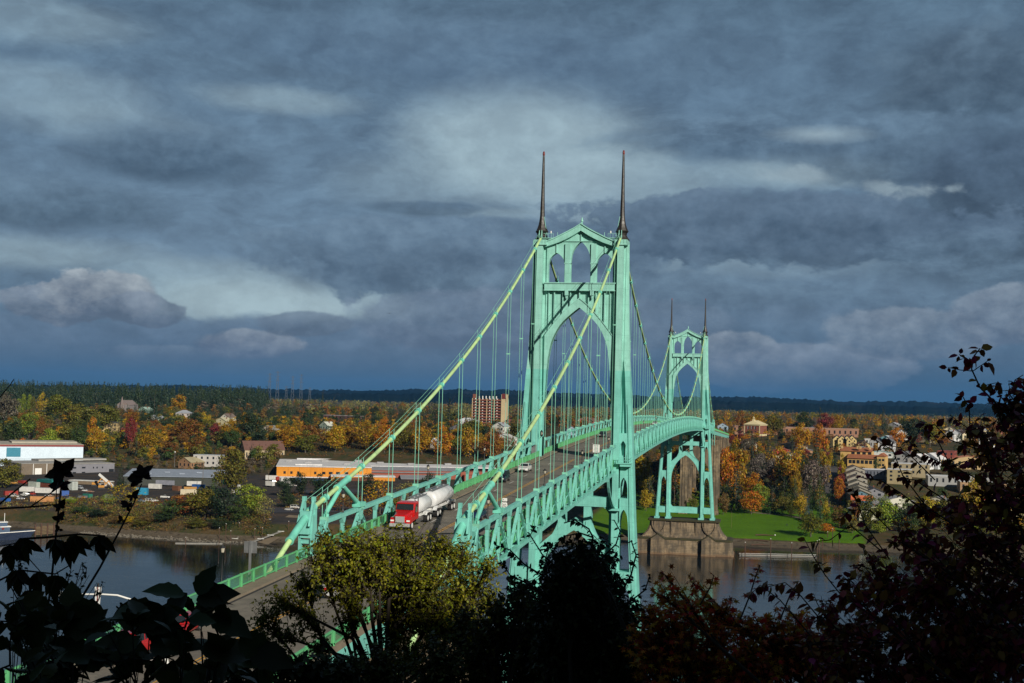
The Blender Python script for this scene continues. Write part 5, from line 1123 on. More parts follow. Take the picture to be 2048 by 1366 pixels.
for a_ in [(B, 45, 875, 660, 30, 'orange', w3), (P_, 38, 795, 900, 12, 'lime', w3), (P_, 48, 785, 910, 12, 'lime', w3), (P_, 60, 786, 905, 11, 'lime', w3), (P_, 68, 790, 900, 10, 'olive', w3), (P_, 85, 783, 930, 18, 'yellow', w3), (S, 117, 788, 860, 52, 'olive', w3), (B, 160, 803, 800, 46, 'olive', w3), (S, 205, 808, 790, 56, 'olive', w3), (S, 262, 832, 700, 20, 'red', w3),
           (B, 85, 832, 720, 22, 'rust', w3), (B, 186, 832, 700, 26, 'orange', w3), (B, 195, 855, 670, 36, 'gold', w3), (B, 60, 822, 740, 36, 'lime', w3), (B, 100, 855, 670, 40, 'lime', w3), (B, 130, 845, 690, 40, 'olive', w3), (B, 160, 850, 680, 40, 'green', w3), (B, 12, 785, 800, 50, 'mauve', w3), (B, 28, 832, 700, 40, 'green', w3),
           (B, 262, 818, 860, 28, 'rust', w3), (B, 256, 845, 740, 30, 'red', w3), (B, 300, 850, 700, 40, 'gold', w3), (B, 358, 787, 1050, 32, 'gold', 'high on the left hillside'), (B, 352, 812, 1000, 22, 'pale', 'high on the left hillside'), (B, 336, 832, 860, 34, 'lime', 'high on the left hillside'), (S, 375, 836, 740, 60, 'rust', 'on the bluff behind the metal shed'), (B, 342, 870, 670, 30, 'rust', 'on the bluff behind the metal shed'), (B, 408, 825, 850, 26, 'yellow', 'on the bluff behind the metal shed'),
           (B, 430, 845, 760, 26, 'red', 'on the bluff behind the metal shed'), (B, 462, 840, 730, 36, 'gold', 'on the bluff behind the metal shed'), (B, 396, 870, 690, 36, 'rust', 'on the bluff behind the metal shed'), (S, 495, 825, 740, 54, 'darkgreen', 'on the bluff behind the cream hall'), (B, 520, 850, 700, 30, 'darkgreen', 'on the bluff behind the cream hall'), (Fr, 443, 800, 980, 26, 'fir', 'high on the left hillside'), (Fr, 467, 803, 980, 20, 'fir', 'high on the left hillside'), (Fr, 310, 780, 1000, 34, 'fir', 'high on the left hillside'), (Fr, 568, 793, 1150, 20, 'fir', 'high on the left hillside'),
           (Fr, 646, 778, 1250, 11, 'fir', 'tall on the skyline left of the cable'), (Fr, 668, 792, 1250, 14, 'fir', 'tall on the skyline left of the cable'), (B, 580, 852, 708, 52, 'gold', 'in the row behind the orange warehouse'), (B, 612, 858, 703, 50, 'olive', 'in the row behind the orange warehouse'), (B, 628, 845, 728, 44, 'rust', 'in the row behind the orange warehouse'), (B, 672, 848, 708, 42, 'gold', 'in the row behind the orange warehouse'),
           (B, 700, 838, 738, 44, 'gold', 'in the row behind the orange warehouse'), (B, 735, 838, 718, 42, 'gold', 'in the row behind the orange warehouse'), (B, 770, 845, 708, 40, 'orange', 'in the row behind the orange warehouse'), (B, 808, 842, 713, 44, 'olive', 'in the row behind the orange warehouse'), (B, 845, 850, 703, 40, 'gold', 'in the row behind the orange warehouse'), (B, 885, 850, 703, 46, 'orange', 'in the row behind the orange warehouse'), (B, 940, 855, 708, 44, 'gold', 'in the row behind the orange warehouse'), (B, 985, 860, 708, 40, 'rust', 'in the row behind the orange warehouse'),
           (B, 945, 836, 760, 44, 'olive', 'below the brick apartment block'), (Fr, 900, 795, 950, 34, 'fir', 'left of the brick apartment block'), (Fr, 870, 805, 930, 34, 'fir', 'left of the brick apartment block'), (B, 930, 805, 1050, 30, 'pale', 'left of the brick apartment block'), (B, 1030, 832, 800, 40, 'olive', 'right of the brick apartment block'), (Fr, 1000, 845, 790, 26, 'darkgreen', 'below the brick apartment block')]: T(*a_)
def zone(n, px0, px1, Y0, Y1, hw, cols, where, kinds=(B, B, B, S, Th), seed=0):
    rd = random.Random(seed); k = 0; tries = 0
    while k < n and tries < n*20:
        tries += 1; px = rd.uniform(px0, px1); Y = rd.uniform(Y0, Y1); p = place(px, Y)
        if any((p.x-x)**2+(p.y-y)**2 < (r+3)**2 for x, y, r in FOOT): continue
        c = rd.choice(cols); kd = Fr if c == 'fir' else rd.choice(kinds); h = rd.uniform(*hw)*(1.25 if kd == Fr else 1)
        if abs(p.x) < 16 and Y < 900: h = min(h, 12)
        put_tree(kd, p.x, Y, h, h*(rd.uniform(.75, 1.1) if kd != Fr else rd.uniform(.36, .5)), c, where, px); k += 1
zone(26, -60, 330, 690, 850, (11, 17), ['olive', 'green', 'gold', 'rust', 'darkgreen', 'lime', 'mauve'], 'on the bluff behind the white warehouse', seed=1)
zone(22, 330, 560, 690, 860, (11, 17), ['darkgreen', 'rust', 'gold', 'green', 'olive', 'brown'], 'on the bluff behind the metal shed', seed=2)
zone(24, 560, 1060, 740, 820, (12, 17), ['gold', 'rust', 'olive', 'darkgreen', 'gold', 'brown'], 'in the row behind the orange warehouse', seed=3)
zone(20, -40, 560, 900, 1150, (9, 13), ['fir', 'darkgreen', 'olive', 'green', 'fir', 'fir'], 'high on the left hillside', seed=4)
zone(28, 560, 1060, 850, 1250, (9, 15), ['fir', 'darkgreen', 'rust', 'fir', 'olive', 'orange'], 'in the upland woods behind the cable', seed=5)
zone(14, 1090, 1420, 560, 800, (10, 16), ['gold', 'darkgreen', 'rust', 'olive', 'brown'], 'on the bank seen through the bridge', seed=6)
zone(12, 1090, 1430, 850, 1250, (9, 14), ['olive', 'rust', 'darkgreen', 'gold', 'mauve'], 'on the upland seen through the bridge', seed=7)
zone(16, 1445, 1660, 590, 780, (9, 15), ['darkgreen', 'mauve', 'gold', 'olive', 'rust', 'fir'], 'on the slope above the park', seed=8)
zone(40, 1440, 2060, 740, 950, (7, 11), ['rust', 'mauve', 'darkgreen', 'olive', 'orange', 'red'], 'among the houses of the right hand town', seed=9)
zone(34, 1440, 2070, 980, 1350, (9, 14), ['gold', 'rust', 'olive', 'mauve', 'darkgreen', 'pale', 'orange', 'fir'], 'on the skyline of the right hand town', seed=10)
zone(12, 1740, 2060, 480, 700, (7, 12), ['lime', 'olive', 'yellow', 'green', 'rust'], 'on the bank right of the park', seed=11)
# ---- fir forest of the far left and far woods of the plain: uncountable, one object each
def forest(name, n, pxr, Yr, hr_, kinds, cols, seed, label, lowq=150, zmul=1.0, sz=.07):
    rs = np.random.default_rng(seed); rd = random.Random(seed); Vs = []; Fs = []; off = 0; mi = []
    lib = []
    for i in range(6):
        lib.append(('f', conif(500+i, lowq, .5, sz, .2))); lib.append(('b', broad(520+i, int(lowq*.9), .5, .08, 8, sz*.9)))
    for i in range(n):
        px = rd.uniform(*pxr); Y = rd.uniform(*Yr)**1.0; p = place(px, Y); kd, ci = rd.choice(kinds)
        V, F = rd.choice([l for l in lib if l[0] == kd])[1]; h = rd.uniform(*hr_)*(1 if kd == 'f' else .66); w_ = h*(rd.uniform(.34, .46) if kd == 'f' else rd.uniform(.8, 1.2))
        a = rd.uniform(0, 6.28); ca, sa = math.cos(a), math.sin(a)
        V2 = np.stack([(V[:, 0]*ca-V[:, 1]*sa)*w_+p.x, (V[:, 0]*sa+V[:, 1]*ca)*w_+p.y, V[:, 2]*h+p.z-.5], 1)
        Vs.append(V2); Fs.append(F+off); off += len(V); mi.append(np.full(len(F), ci))
    ms = [leafmat('far_'+c, COLS[c], hue=.2, val=.4, trans=.1) for c in cols]
    o = mobj(name, mesh_np(name, np.concatenate(Vs), np.concatenate(Fs), ms, np.concatenate(mi)))
    return tag(o, label, 'forest', kind='stuff')
forest('fir_forest', 900, (-120, 535), (1300, 1700), (27, 39), [('f', 0), ('f', 0), ('f', 1)], ['fir', 'darkgreen'], 90, 'dense dark fir forest along the left skyline', 260)
forest('fir_forest', 120, (400, 640), (1300, 1500), (14, 26), [('f', 0), ('f', 1), ('b', 2)], ['fir', 'darkgreen', 'mauve'], 91, 'ragged lower end of the fir forest', 220)
forest('town_woods', 900, (420, 1450), (1250, 2600), (12, 22), [('b', 0), ('b', 1), ('f', 2), ('b', 3), ('b', 4)], ['mauve', 'olive', 'fir', 'rust', 'pale'], 92, 'far woods behind the left bank', 120)
forest('town_woods', 1100, (1380, 2120), (1350, 2800), (11, 19), [('b', 0), ('b', 1), ('f', 2), ('b', 3), ('b', 4)], ['rust', 'olive', 'fir', 'gold', 'mauve'], 93, 'far autumn woods behind the right hand town', 120)
forest('plain_woods', 1300, (300, 2150), (2800, 5200), (14, 24), [('b', 0), ('b', 1), ('f', 2)], ['mauve', 'pale', 'darkgreen'], 94, 'pale woods on the plain below the far hills', 60, sz=.1)
forest('hill_woods', 1500, (-100, 2150), (5400, 6700), (20, 34), [('f', 0), ('b', 0)], ['darkgreen'], 95, 'dark woods at the foot of the far hills', 40, sz=.12)
forest('bluff_woods', 420, (-80, 560), (660, 930), (12, 20), [('b', 0), ('b', 1), ('b', 0), ('b', 2), ('b', 3), ('b', 4), ('f', 5)], ['olive', 'darkgreen', 'brown', 'gold', 'green', 'fir'], 96, 'mixed autumn woods filling the bluff on the left', 620, sz=.05)
forest('bluff_woods', 330, (560, 1070), (738, 950), (12, 19), [('b', 0), ('b', 1), ('b', 2), ('b', 3), ('f', 4)], ['rust', 'darkgreen', 'gold', 'olive', 'fir'], 97, 'mixed autumn woods behind the orange warehouse', 620, sz=.05)
forest('upland_woods', 330, (-80, 560), (950, 1300), (11, 17), [('f', 0), ('f', 0), ('b', 1), ('b', 2), ('f', 1)], ['fir', 'darkgreen', 'brown'], 108, 'dark fir woods on the upland under the left skyline', 300, sz=.06)
forest('upland_woods', 420, (560, 1440), (930, 1350), (13, 21), [('f', 0), ('b', 1), ('b', 2), ('b', 3), ('f', 4)], ['fir', 'darkgreen', 'rust', 'olive', 'darkgreen'], 98, 'dark mixed woods on the upland behind the bluff', 300, sz=.06)
forest('park_woods', 210, (1270, 1670), (555, 780), (9, 16), [('b', 0), ('b', 1), ('b', 2), ('b', 3), ('f', 4)], ['darkgreen', 'olive', 'rust', 'gold', 'fir'], 99, 'mixed woods filling the slope above the park', 620, sz=.05)
forest('town_trees', 520, (1440, 2090), (720, 1350), (7, 13), [('b', 0), ('b', 1), ('b', 2), ('b', 3), ('f', 4), ('b', 5)], ['darkgreen', 'rust', 'olive', 'gold', 'fir', 'brown'], 100, 'small garden trees among the roofs of the right hand town', 320, sz=.06)
forest('river_woods', 60, (1690, 2090), (468, 560), (7, 12), [('b', 0), ('b', 1), ('b', 2), ('b', 3)], ['darkgreen', 'olive', 'lime', 'gold'], 101, 'leafy woods along the right bank behind the twigs', 620, sz=.05)
forest('bluff_woods', 150, (170, 560), (610, 700), (6, 11), [('b', 0), ('b', 1), ('b', 2), ('b', 3)], ['darkgreen', 'mauve', 'brown', 'olive'], 118, 'low thicket at the foot of the bluff behind the sheds', 420, sz=.05)
# undergrowth along the banks: one ground covering mass
def scrub(name, boxes, label, seed):
    rs = np.random.default_rng(seed); Cs = []; mis = []
    for (px0, px1, Y0, Y1, n, hmax, ci) in boxes:
        for i in range(n):
            px = rs.uniform(px0, px1); Y = rs.uniform(Y0, Y1); p = place(px, Y)
            if p.z < 2.2 or any((p.x-x)**2+(p.y-y)**2 < (r*.8)**2 for x, y, r in FOOT): continue
            k = 26; r = rs.uniform(.8, 2.2)*hmax*.5; d = rs.normal(0, .5, (k, 3)); d[:, 2] = np.abs(d[:, 2])
            Cs.append(np.array([p.x, p.y, p.z])+d*[r, r, r*.9]); mis.append(np.full(k, rs.choice(ci)))
    C = np.concatenate(Cs); V, F = quads(C, np.tile([0, 0, 1.0], (len(C), 1)), .34, rs, .8, .8)
    ms = [leafmat('scrub_'+c, COLS[c], hue=.2, val=.45, trans=.1) for c in ('darkgreen', 'brown', 'olive', 'pale', 'rust')]
    return tag(mobj(name, mesh_np(name, V, F, ms, np.concatenate(mis))), label, 'undergrowth', kind='stuff')
scrub('bank_scrub', [(130, 545, 331, 375, 900, 2.4, [0, 1, 1, 2]), (-40, 130, 352, 400, 160, 1.6, [1, 1, 3]), (100, 330, 370, 420, 300, 1.6, [1, 4, 3, 2]), (540, 1060, 690, 750, 500, 3.4, [0, 1, 4]), (560, 900, 395, 500, 420, 2.0, [1, 4, 0, 3]),
                     (1270, 1700, 520, 620, 700, 3.0, [0, 0, 1, 2]), (1650, 2080, 466, 620, 700, 2.6, [0, 2, 1]), (-40, 560, 650, 720, 500, 3.0, [0, 1, 4])], 'tangled scrub and brambles covering the far bank', 77)
# ================================================================== vehicles
CARP = mat('car_paint', 'object', .25, var=.04, coat=.6, spec=.5)
TYRE = mat('tyre_rubber', (.012, .012, .013), .85)
CHR = mat('chrome', (.55, .56, .58), .2, .9, var=.05)
HLMP = mat('headlight_glass', (.8, .8, .76), .15, var=.02)
TLMP = mat('tail_light_red', (.35, .01, .01), .3)
TRIM = mat('dark_trim', (.02, .02, .022), .6)
def loft(mb, secs, smooth=False):           # sections [(y, [(x,z)...])] closed rings of equal length
    n = len(secs[0][1]); vs = []
    for y, ring in secs: vs += [(x, y, z) for x, z in ring]
    fs = [tuple(range(n)), tuple(range(n*len(secs)-1, n*(len(secs)-1)-1, -1))]
    for i in range(len(secs)-1):
        for k in range(n): fs.append((i*n+k, i*n+n+k, i*n+n+(k+1) % n, i*n+(k+1) % n))
    mb.add(vs, fs, smooth)
def wheel(parent, x, y, r, wd, rimc=CHR, s=1):
    mb = MB().use(TYRE); mb.tube([(x-wd/2, y, r), (x+wd/2, y, r)], r, 18); w_ = mb.build('wheel', parent=parent)
    mb = MB().use(rimc); q = x+s*wd/2; mb.tube([(q-.02*s, y, r), (q+.025*s, y, r)], r*.62, 14); mb.build('rim', parent=w_); return w_
def make_car(label, kind='sedan'):
    t_ = thing('car', label, 'car')
    L, W_, belt, roof_ = {'sedan': (4.8, .91, .95, 1.45), 'suv': (4.7, .94, 1.08, 1.78), 'hatch': (4.2, .88, .98, 1.5), 'van': (5.2, .98, 1.2, 2.1), 'pickup': (5.4, .96, 1.08, 1.8)}[kind]
    h = L/2; mb = MB().use(CARP)
    def ring(w, z0, z1, b=.1): return [(-w+b, z0), (w-b, z0), (w, z0+b*1.6), (w+.01, (z0+z1)/2), (w-b*.7, z1-b*.3), (w-b*1.8, z1), (-w+b*1.8, z1), (-w+b*.7, z1-b*.3), (-w-.01, (z0+z1)/2), (-w, z0+b*1.6)]
    hood = belt-.08
    loft(mb, [(-h, ring(W_*.80, .34, hood*.72)), (-h+.12, ring(W_*.92, .26, hood*.82)), (-h+.5, ring(W_, .24, hood*.94)), (-h*.42, ring(W_, .24, hood+.03)), (0, ring(W_+.01, .24, belt)), (h*.5, ring(W_+.01, .24, belt+.02)), (h-.35, ring(W_*.98, .26, belt)), (h-.06, ring(W_*.9, .3, belt*.9)), (h, ring(W_*.84, .36, belt*.8))])
    a0, a1, b1, b0 = {'sedan': (-.95, -.2, 1.0, 1.85), 'suv': (-1.05, -.45, 1.9, 2.22), 'hatch': (-1.0, -.3, 1.2, 1.9), 'van': (-1.6, -1.1, 2.45, 2.56), 'pickup': (-.9, -.3, .6, .8)}[kind]
    wr = W_*.76
    mb.hexa([(-W_+.08, a0, belt-.02), (W_-.08, a0, belt-.02), (W_-.08, b0, belt-.02), (-W_+.08, b0, belt-.02)], [(-wr, a1, roof_), (wr, a1, roof_), (wr, b1, roof_), (-wr, b1, roof_)])
    if kind == 'pickup': mb.box(-W_+.02, -W_+.1, .8, h-.05, belt, belt+.12); mb.box(W_-.1, W_-.02, .8, h-.05, belt, belt+.12)
    body = mb.build('body', parent=t_)
    g_ = MB().use(GLS); e = .012
    def lerp(p, q, k): return tuple(p[i]+(q[i]-p[i])*k for i in range(3))
    def pane(A, B_, C_, D_, off, u0=.06, u1=.94, v0=.14, v1=.9):
        P4 = [lerp(lerp(A, B_, u), lerp(D_, C_, u), v) for u, v in ((u0, v0), (u1, v0), (u1, v1), (u0, v1))]
        g_.add([tuple(p[i]+off[i] for i in range(3)) for p in P4], [(0, 1, 2, 3)])
    A = (-W_+.08, a0, belt-.02); B_ = (W_-.08, a0, belt-.02); C_ = (wr, a1, roof_); D_ = (-wr, a1, roof_)
    E_ = (W_-.08, b0, belt-.02); F_ = (-W_+.08, b0, belt-.02); G_ = (wr, b1, roof_); H_ = (-wr, b1, roof_)
    pane(A, B_, C_, D_, (0, -e, e)); pane(E_, F_, H_, G_, (0, e, e))
    for u0, u1 in ((.07, .47), (.52, .94)): pane(B_, E_, G_, C_, (e, 0, e), u0, u1); pane(A, F_, H_, D_, (-e, 0, e), u0, u1)
    build_each(g_, 'window', t_)
    for s in (-1, 1):
        for y in (-h*.62, h*.6): wheel(t_, s*(W_-.10), y, .34 if kind != 'suv' else .38, .22, s=s)
        mb = MB().use(HLMP); mb.box(s*W_*.62-.17, s*W_*.62+.17, -h-.015, -h+.16, hood*.60, hood*.74); mb.build('headlight', parent=t_)
        mb = MB().use(TLMP); mb.box(s*W_*.68-.14, s*W_*.68+.14, h-.12, h+.012, belt*.66, belt*.84); mb.build('tail_light', parent=t_)
        mb = MB().use(CARP); mb.box(*sorted((s*(W_-.02), s*(W_+.16))), a0+.25, a0+.38, belt+.02, belt+.16); mb.build('mirror', parent=t_)
    mb = MB().use(TRIM); mb.box(-W_*.5, W_*.5, -h-.02, -h+.05, hood*.42, hood*.64); mb.box(-W_*.85, W_*.85, -h-.015, -h+.1, .3, .4); mb.build('grille', parent=t_)
    return t_
def paint(t_, c):
    for o_ in t_.children:
        if o_.name.split('.')[0] in ('body', 'mirror'): o_.color = c4(c)
PRO = {k: make_car('x', k) for k in ('sedan', 'suv', 'hatch', 'van', 'pickup')}
USED = set()
def car(kind, loc, rz, color, label, group=None, cat='car', name='car', slope=0.0):
    t_ = PRO[kind] if kind not in USED else copy_tree(PRO[kind]); USED.add(kind)
    t_.location = loc; t_.rotation_euler = (slope, 0, rz); t_['label'] = label; t_['category'] = cat
    t_.name = name
    if group: t_['group'] = group
    paint(t_, color); return t_
def onroad(x, Y): return (x, Y, zt(Y)-3.19)
SL = math.atan(.0355)
G1 = 'vehicles crossing the bridge'
car('suv', onroad(-4.75, -50.6), 0, (.010, .014, .028), 'dark navy car facing the viewer, just ahead of the white saloon on the bridge', G1, slope=SL)
car('sedan', onroad(-4.5, -32.2), 0, (.62, .61, .60), 'white saloon car facing the viewer in the left lane of the bridge', G1, slope=SL)
car('hatch', onroad(1.7, -96.5), PI, (.010, .020, .075), 'dark blue car behind the right cable post, driving away across the bridge', G1, slope=-SL)
car('hatch', onroad(-4.6, 78), 0, (.02, .02, .022), 'black car with shining headlights seen between the near tower and the truss', G1, slope=SL*.5)
car('suv', onroad(-4.7, 128), 0, (.015, .015, .018), 'small black car with two lit headlights near the crown of the bridge', G1)
car('sedan', onroad(-1.6, 92), 0, (.25, .26, .28), 'grey car beside the black one near the crown of the bridge', G1)
car('sedan', onroad(-1.6, 205), 0, (.5, .5, .5), 'tiny pale car beyond the crown of the bridge', G1)
car('sedan', onroad(-4.7, -165.5), 0, (.42, .012, .012), 'bright red car on the bridge approach, half hidden by the big dark leaves', G1, slope=SL)
car('suv', onroad(-4.7, -173), 0, (.40, .012, .014), 'second red vehicle right behind the bright red car at the lower left', G1, slope=SL)
car('van', onroad(1.7, -148), PI, (.5, .5, .5), 'white van glimpsed through the leaves of the yellow green tree', G1, slope=-SL)
# ---- tanker truck with trailer
tk = thing('tanker_truck', 'red tanker truck pulling a white tank trailer towards the viewer', 'truck', onroad(-4.62, -109.6)); tk.rotation_euler = (SL, 0, 0); tk['group'] = G1
REDT = mat('truck_red', (.50, .008, .008), .3, var=.06, coat=.5)
TANK = mat('tank_white', (.66, .67, .68), .32, var=.1, scale=.8, var2=((.35, .35, .34), 1.4, .6, .5))
mb = MB().use(REDT)
def rr(w, z0, z1, b=.12): return [(-w, z0), (w, z0), (w, z1-b*1.2), (w-b, z1-b*.3), (w-b*2.2, z1), (-w+b*2.2, z1), (-w+b, z1-b*.3), (-w, z1-b*1.2)]
loft(mb, [(2.1, rr(1.14, 1.05, 2.0)), (2.35, rr(1.16, 1.0, 2.9, .1)), (2.75, rr(1.16, 1.0, 3.02, .1)), (3.9, rr(1.16, 1.0, 3.05, .1))]); mb.build('cab', parent=tk)
mb = MB().use(REDT)
loft(mb, [(.05, rr(.62, .9, 1.62)), (.3, rr(.80, .9, 1.78)), (1.2, rr(.92, .9, 1.96)), (2.2, rr(1.06, .95, 2.12))])
for s in (-1, 1): loft(mb, [(.15, [(s*.75, .75), (s*1.2, .75), (s*1.2, 1.2), (s*.8, 1.3)]), (.5, [(s*.75, .75), (s*1.24, .8), (s*1.24, 1.42), (s*.8, 1.5)]), (1.5, [(s*.75, 1.0), (s*1.24, 1.0), (s*1.24, 1.46), (s*.8, 1.55)]), (2.1, [(s*.75, .9), (s*1.2, .9), (s*1.2, 1.25), (s*.8, 1.35)])])
mb.build('hood', parent=tk)
mb = MB().use(GLS); mb.hexa([(-1.04, 2.06, 2.16), (1.04, 2.06, 2.16), (1.04, 2.2, 2.16), (-1.04, 2.2, 2.16)], [(-.98, 2.24, 2.82), (.98, 2.24, 2.82), (.98, 2.4, 2.82), (-.98, 2.4, 2.82)]); mb.build('windshield', parent=tk)
mb = MB().use(GLS); [mb.box(*sorted((s*1.155, s*1.175)), 2.75, 3.5, 2.05, 2.75) for s in (-1, 1)]; build_each(mb, 'side_window', tk)
mb = MB().use(REDT); mb.box(-1.05, 1.05, 2.18, 2.42, 2.86, 2.98); mb.build('visor', parent=tk)
GRL = mat('polished_grille', (.5, .51, .52), .35, .3, var=.1)
mb = MB().use(GRL); mb.box(-.55, .55, -.03, .1, .92, 1.62); [mb.box(-.5+.11*k, -.47+.11*k, -.06, .0, .94, 1.6) for k in range(10)]; mb.build('grille', parent=tk)
mb = MB().use(GRL); mb.box(-1.2, 1.2, -.2, .15, .45, .82); mb.build('bumper', parent=tk)
mb = MB().use(HLMP); [mb.box(s*.97-.2, s*.97+.2, .08, .18, 1.02, 1.2) for s in (1,)]; mb.build('headlight', parent=tk)
mb = MB().use(HLMP); mb.box(-1.17, -.77, .08, .18, 1.02, 1.2); mb.build('headlight', parent=tk)
for s in (-1, 1): mb = MB().use(CHR); mb.tube([(s*1.05, 4.05, 1.0), (s*1.05, 4.05, 3.6)], .08, 8); mb.build('exhaust_stack', parent=tk); mb = MB().use(CHR); mb.box(*sorted((s*1.25, s*1.45)), 2.3, 2.42, 1.95, 2.55); mb.build('mirror', parent=tk)
def tank(y0, y1, z, r, nm):
    mb = MB().use(TANK); vs = []; prof = [(y0, .0), (y0+.03, r*.55), (y0+.12, r*.85), (y0+.3, r), (y1-.3, r), (y1-.12, r*.85), (y1-.03, r*.55), (y1, 0)]
    n = 22
    for y, q in prof:
        for k in range(n): vs.append((math.cos(2*PI*k/n)*max(q, .01)*1.06, y, z+math.sin(2*PI*k/n)*max(q, .01)*.94))
    mb.add(vs, [(i*n+k, i*n+(k+1) % n, (i+1)*n+(k+1) % n, (i+1)*n+k) for i in range(len(prof)-1) for k in range(n)], True)
    o_ = mb.build(nm, parent=tk)
    m2 = MB().use(STEEL); m2.box(-.22, .22, y0+.6, y1-.6, z+r*.92, z+r*1.02); [m2.tube([(0, y, z+r*.98), (0, y, z+r*1.12)], .26, 10) for y in (y0+1.6, (y0+y1)/2, y1-1.6)]; m2.beam((-.5, y0+.6, z+r*1.04), (-.5, y1-.6, z+r*1.04), .05, .14); m2.beam((.5, y0+.6, z+r*1.04), (.5, y1-.6, z+r*1.04), .05, .14); m2.build('catwalk', parent=o_)
    for e in (y0+.33, (y0+y1)/2, y1-.33):
        m3 = MB().use(TRIM) if 0 else MB().use(TANK); m3.tube([(0, e-.04, z), (0, e+.04, z)], r*1.02, 22); 
    return o_
tank(4.35, 10.6, 2.15, 1.05, 'truck_tank'); tank(12.2, 21.6, 2.2, 1.1, 'trailer_tank')
mb = MB().use(WHT)
for y0, y1 in ((4.3, 11.0), (12.4, 22.2)): mb.box(-.5, .5, y0, y1, .85, 1.12); [mb.box(*sorted((s*1.05, s*1.2)), y0+.4, y1-.6, 1.15, 1.3) for s in (-1, 1)]
mb.box(-.07, .07, 10.9, 12.6, .75, .9); mb.build('frame', parent=tk)
mb = MB().use(TANK)
for yc in (8.6, 13.3, 20.6):
    for s in (-1, 1):
        pts = [(yc-1.35, .95), (yc-1.1, 1.22), (yc-.6, 1.32), (yc+.6, 1.32), (yc+1.1, 1.22), (yc+1.35, .95)]
        for (ya, za), (yb_, zb) in zip(pts, pts[1:]): mb.beam((s*1.0, ya, za), (s*1.0, yb_, zb), .56, .06)
mb.build('fenders', parent=tk)
mb = MB().use(CHR); [mb.box(*sorted((s*.75, s*1.18)), 4.3, 5.9, .5, .95) for s in (-1, 1)]; build_each(mb, 'fuel_tank', tk)
for s in (-1, 1):
    wheel(tk, s*1.05, 1.05, .5, .3, WHT, s)
    for y in (8.0, 9.2, 12.7, 13.9, 20.0, 21.2): wheel(tk, s*1.0, y, .5, .5, WHT, s)
# ================================================================== lamp posts and signs on the bridge
LANT = mat('lantern_glass', (.45, .42, .34), .3, var=.1)
def lamp_post(x, Y, z0, h, label):
    t_ = thing('street_lamp', label, 'street lamp', (x, Y, z0), 0, 'lantern posts along the bridge')
    mb = MB().use(BLK); mb.lathe((0, 0, 0), [(.16, 0), (.14, .25), (.07, .4), (.05, h*.6), (.045, h-.6), (.1, h-.58), (.13, h-.5)], 8); mb.build('post', parent=t_)
    mb = MB().use(LANT); mb.lathe((0, 0, 0), [(.13, h-.5), (.2, h-.12)], 8); mb.build('lantern', parent=t_)
    mb = MB().use(BLK); mb.lathe((0, 0, 0), [(.26, h-.12), (.12, h+.05), (.05, h+.12), (.03, h+.25)], 8); mb.build('cap', parent=t_)
NEARW = ['nearest to the viewer', 'second from the viewer', 'third from the viewer', 'fourth from the viewer', 'fifth from the viewer', 'sixth from the viewer', 'seventh from the viewer', 'eighth from the viewer', 'ninth from the viewer', 'tenth from the viewer', 'eleventh from the viewer', 'twelfth from the viewer', 'thirteenth from the viewer', 'fourteenth from the viewer', 'fifteenth from the viewer']
for s in (-1, 1):
    k = 0; Y = -119.9
    while Y < 490 and k < 14:
        if abs(Y) > 6 and abs(Y-368) > 6:
            lamp_post(s*HW, Y, zt(Y), 2.15, 'lantern post on the %s truss, %s' % ('left' if s < 0 else 'right', NEARW[min(k, 14)])); k += 1
        Y += 35.25
lamp_post(-8.0, -151.2, zt(-151)-3.0, 3.9, 'tall lantern post standing before the river at the near left railing')
def text_mesh(txt, size, material, name='lettering', parent=None, loc=(0, 0, 0), rot=(R_(90), 0, 0)):
    cu = bpy.data.curves.new(name, 'FONT'); cu.body = txt; cu.size = size; cu.align_x = 'CENTER'; cu.align_y = 'CENTER'; cu.extrude = .004
    o_ = bpy.data.objects.new(name, cu); col.objects.link(o_); dg = bpy.context.evaluated_depsgraph_get(); me = bpy.data.meshes.new_from_object(o_.evaluated_get(dg)); bpy.data.objects.remove(o_)
    me.materials.clear(); me.materials.append(material); q = bpy.data.objects.new(name, me); col.objects.link(q); q.parent = parent; q.location = loc; q.rotation_euler = rot; return q
p = at_y(1008, 1011, -106.2)
sg = thing('route_sign', 'white route shield reading 30 with a small plate above it on the right truss', 'road sign', (p.x, -106.2, zt(-106)-3.0)); sg.rotation_euler = (0, 0, R_(8))
zc = p.z-(zt(-106)-3.0)
mb = MB().use(BLK); mb.prism([(-.44, zc-.36), (-.2, zc-.46), (0, zc-.5), (.2, zc-.46), (.44, zc-.36), (.46, zc), (.42, zc+.42), (.2, zc+.46), (0, zc+.44), (-.2, zc+.46), (-.42, zc+.42), (-.46, zc)], -.03, 0); mb.build('sign_board', parent=sg)
mb = MB().use(WHT); mb.prism([(-.38, zc-.3), (-.18, zc-.39), (0, zc-.43), (.18, zc-.39), (.38, zc-.3), (.41, zc), (.36, zc+.35), (.18, zc+.38), (0, zc+.36), (-.18, zc+.38), (-.36, zc+.35), (-.41, zc)], -.045, -.032); mb.build('shield', parent=sg)
text_mesh('30', .56, BLK, parent=sg, loc=(0, -.052, zc))
mb = MB().use(WHT); mb.box(-.2, .36, -.03, 0, zc+.5, zc+.86); mb.build('small_plate', parent=sg)
mb = MB().use(BLK); mb.box(-.09, -.02, -.036, -.03, zc+.6, zc+.76); mb.box(.02, .26, -.034, -.03, zc+.63, zc+.66); mb.build('plate_marks', parent=sg)
mb = MB().use(STEEL); mb.tube([(.05, .04, 0), (.05, .04, zc+.5)], .03, 6); mb.build('post', parent=sg)
p = at_y(1192.5, 897, -23.7)
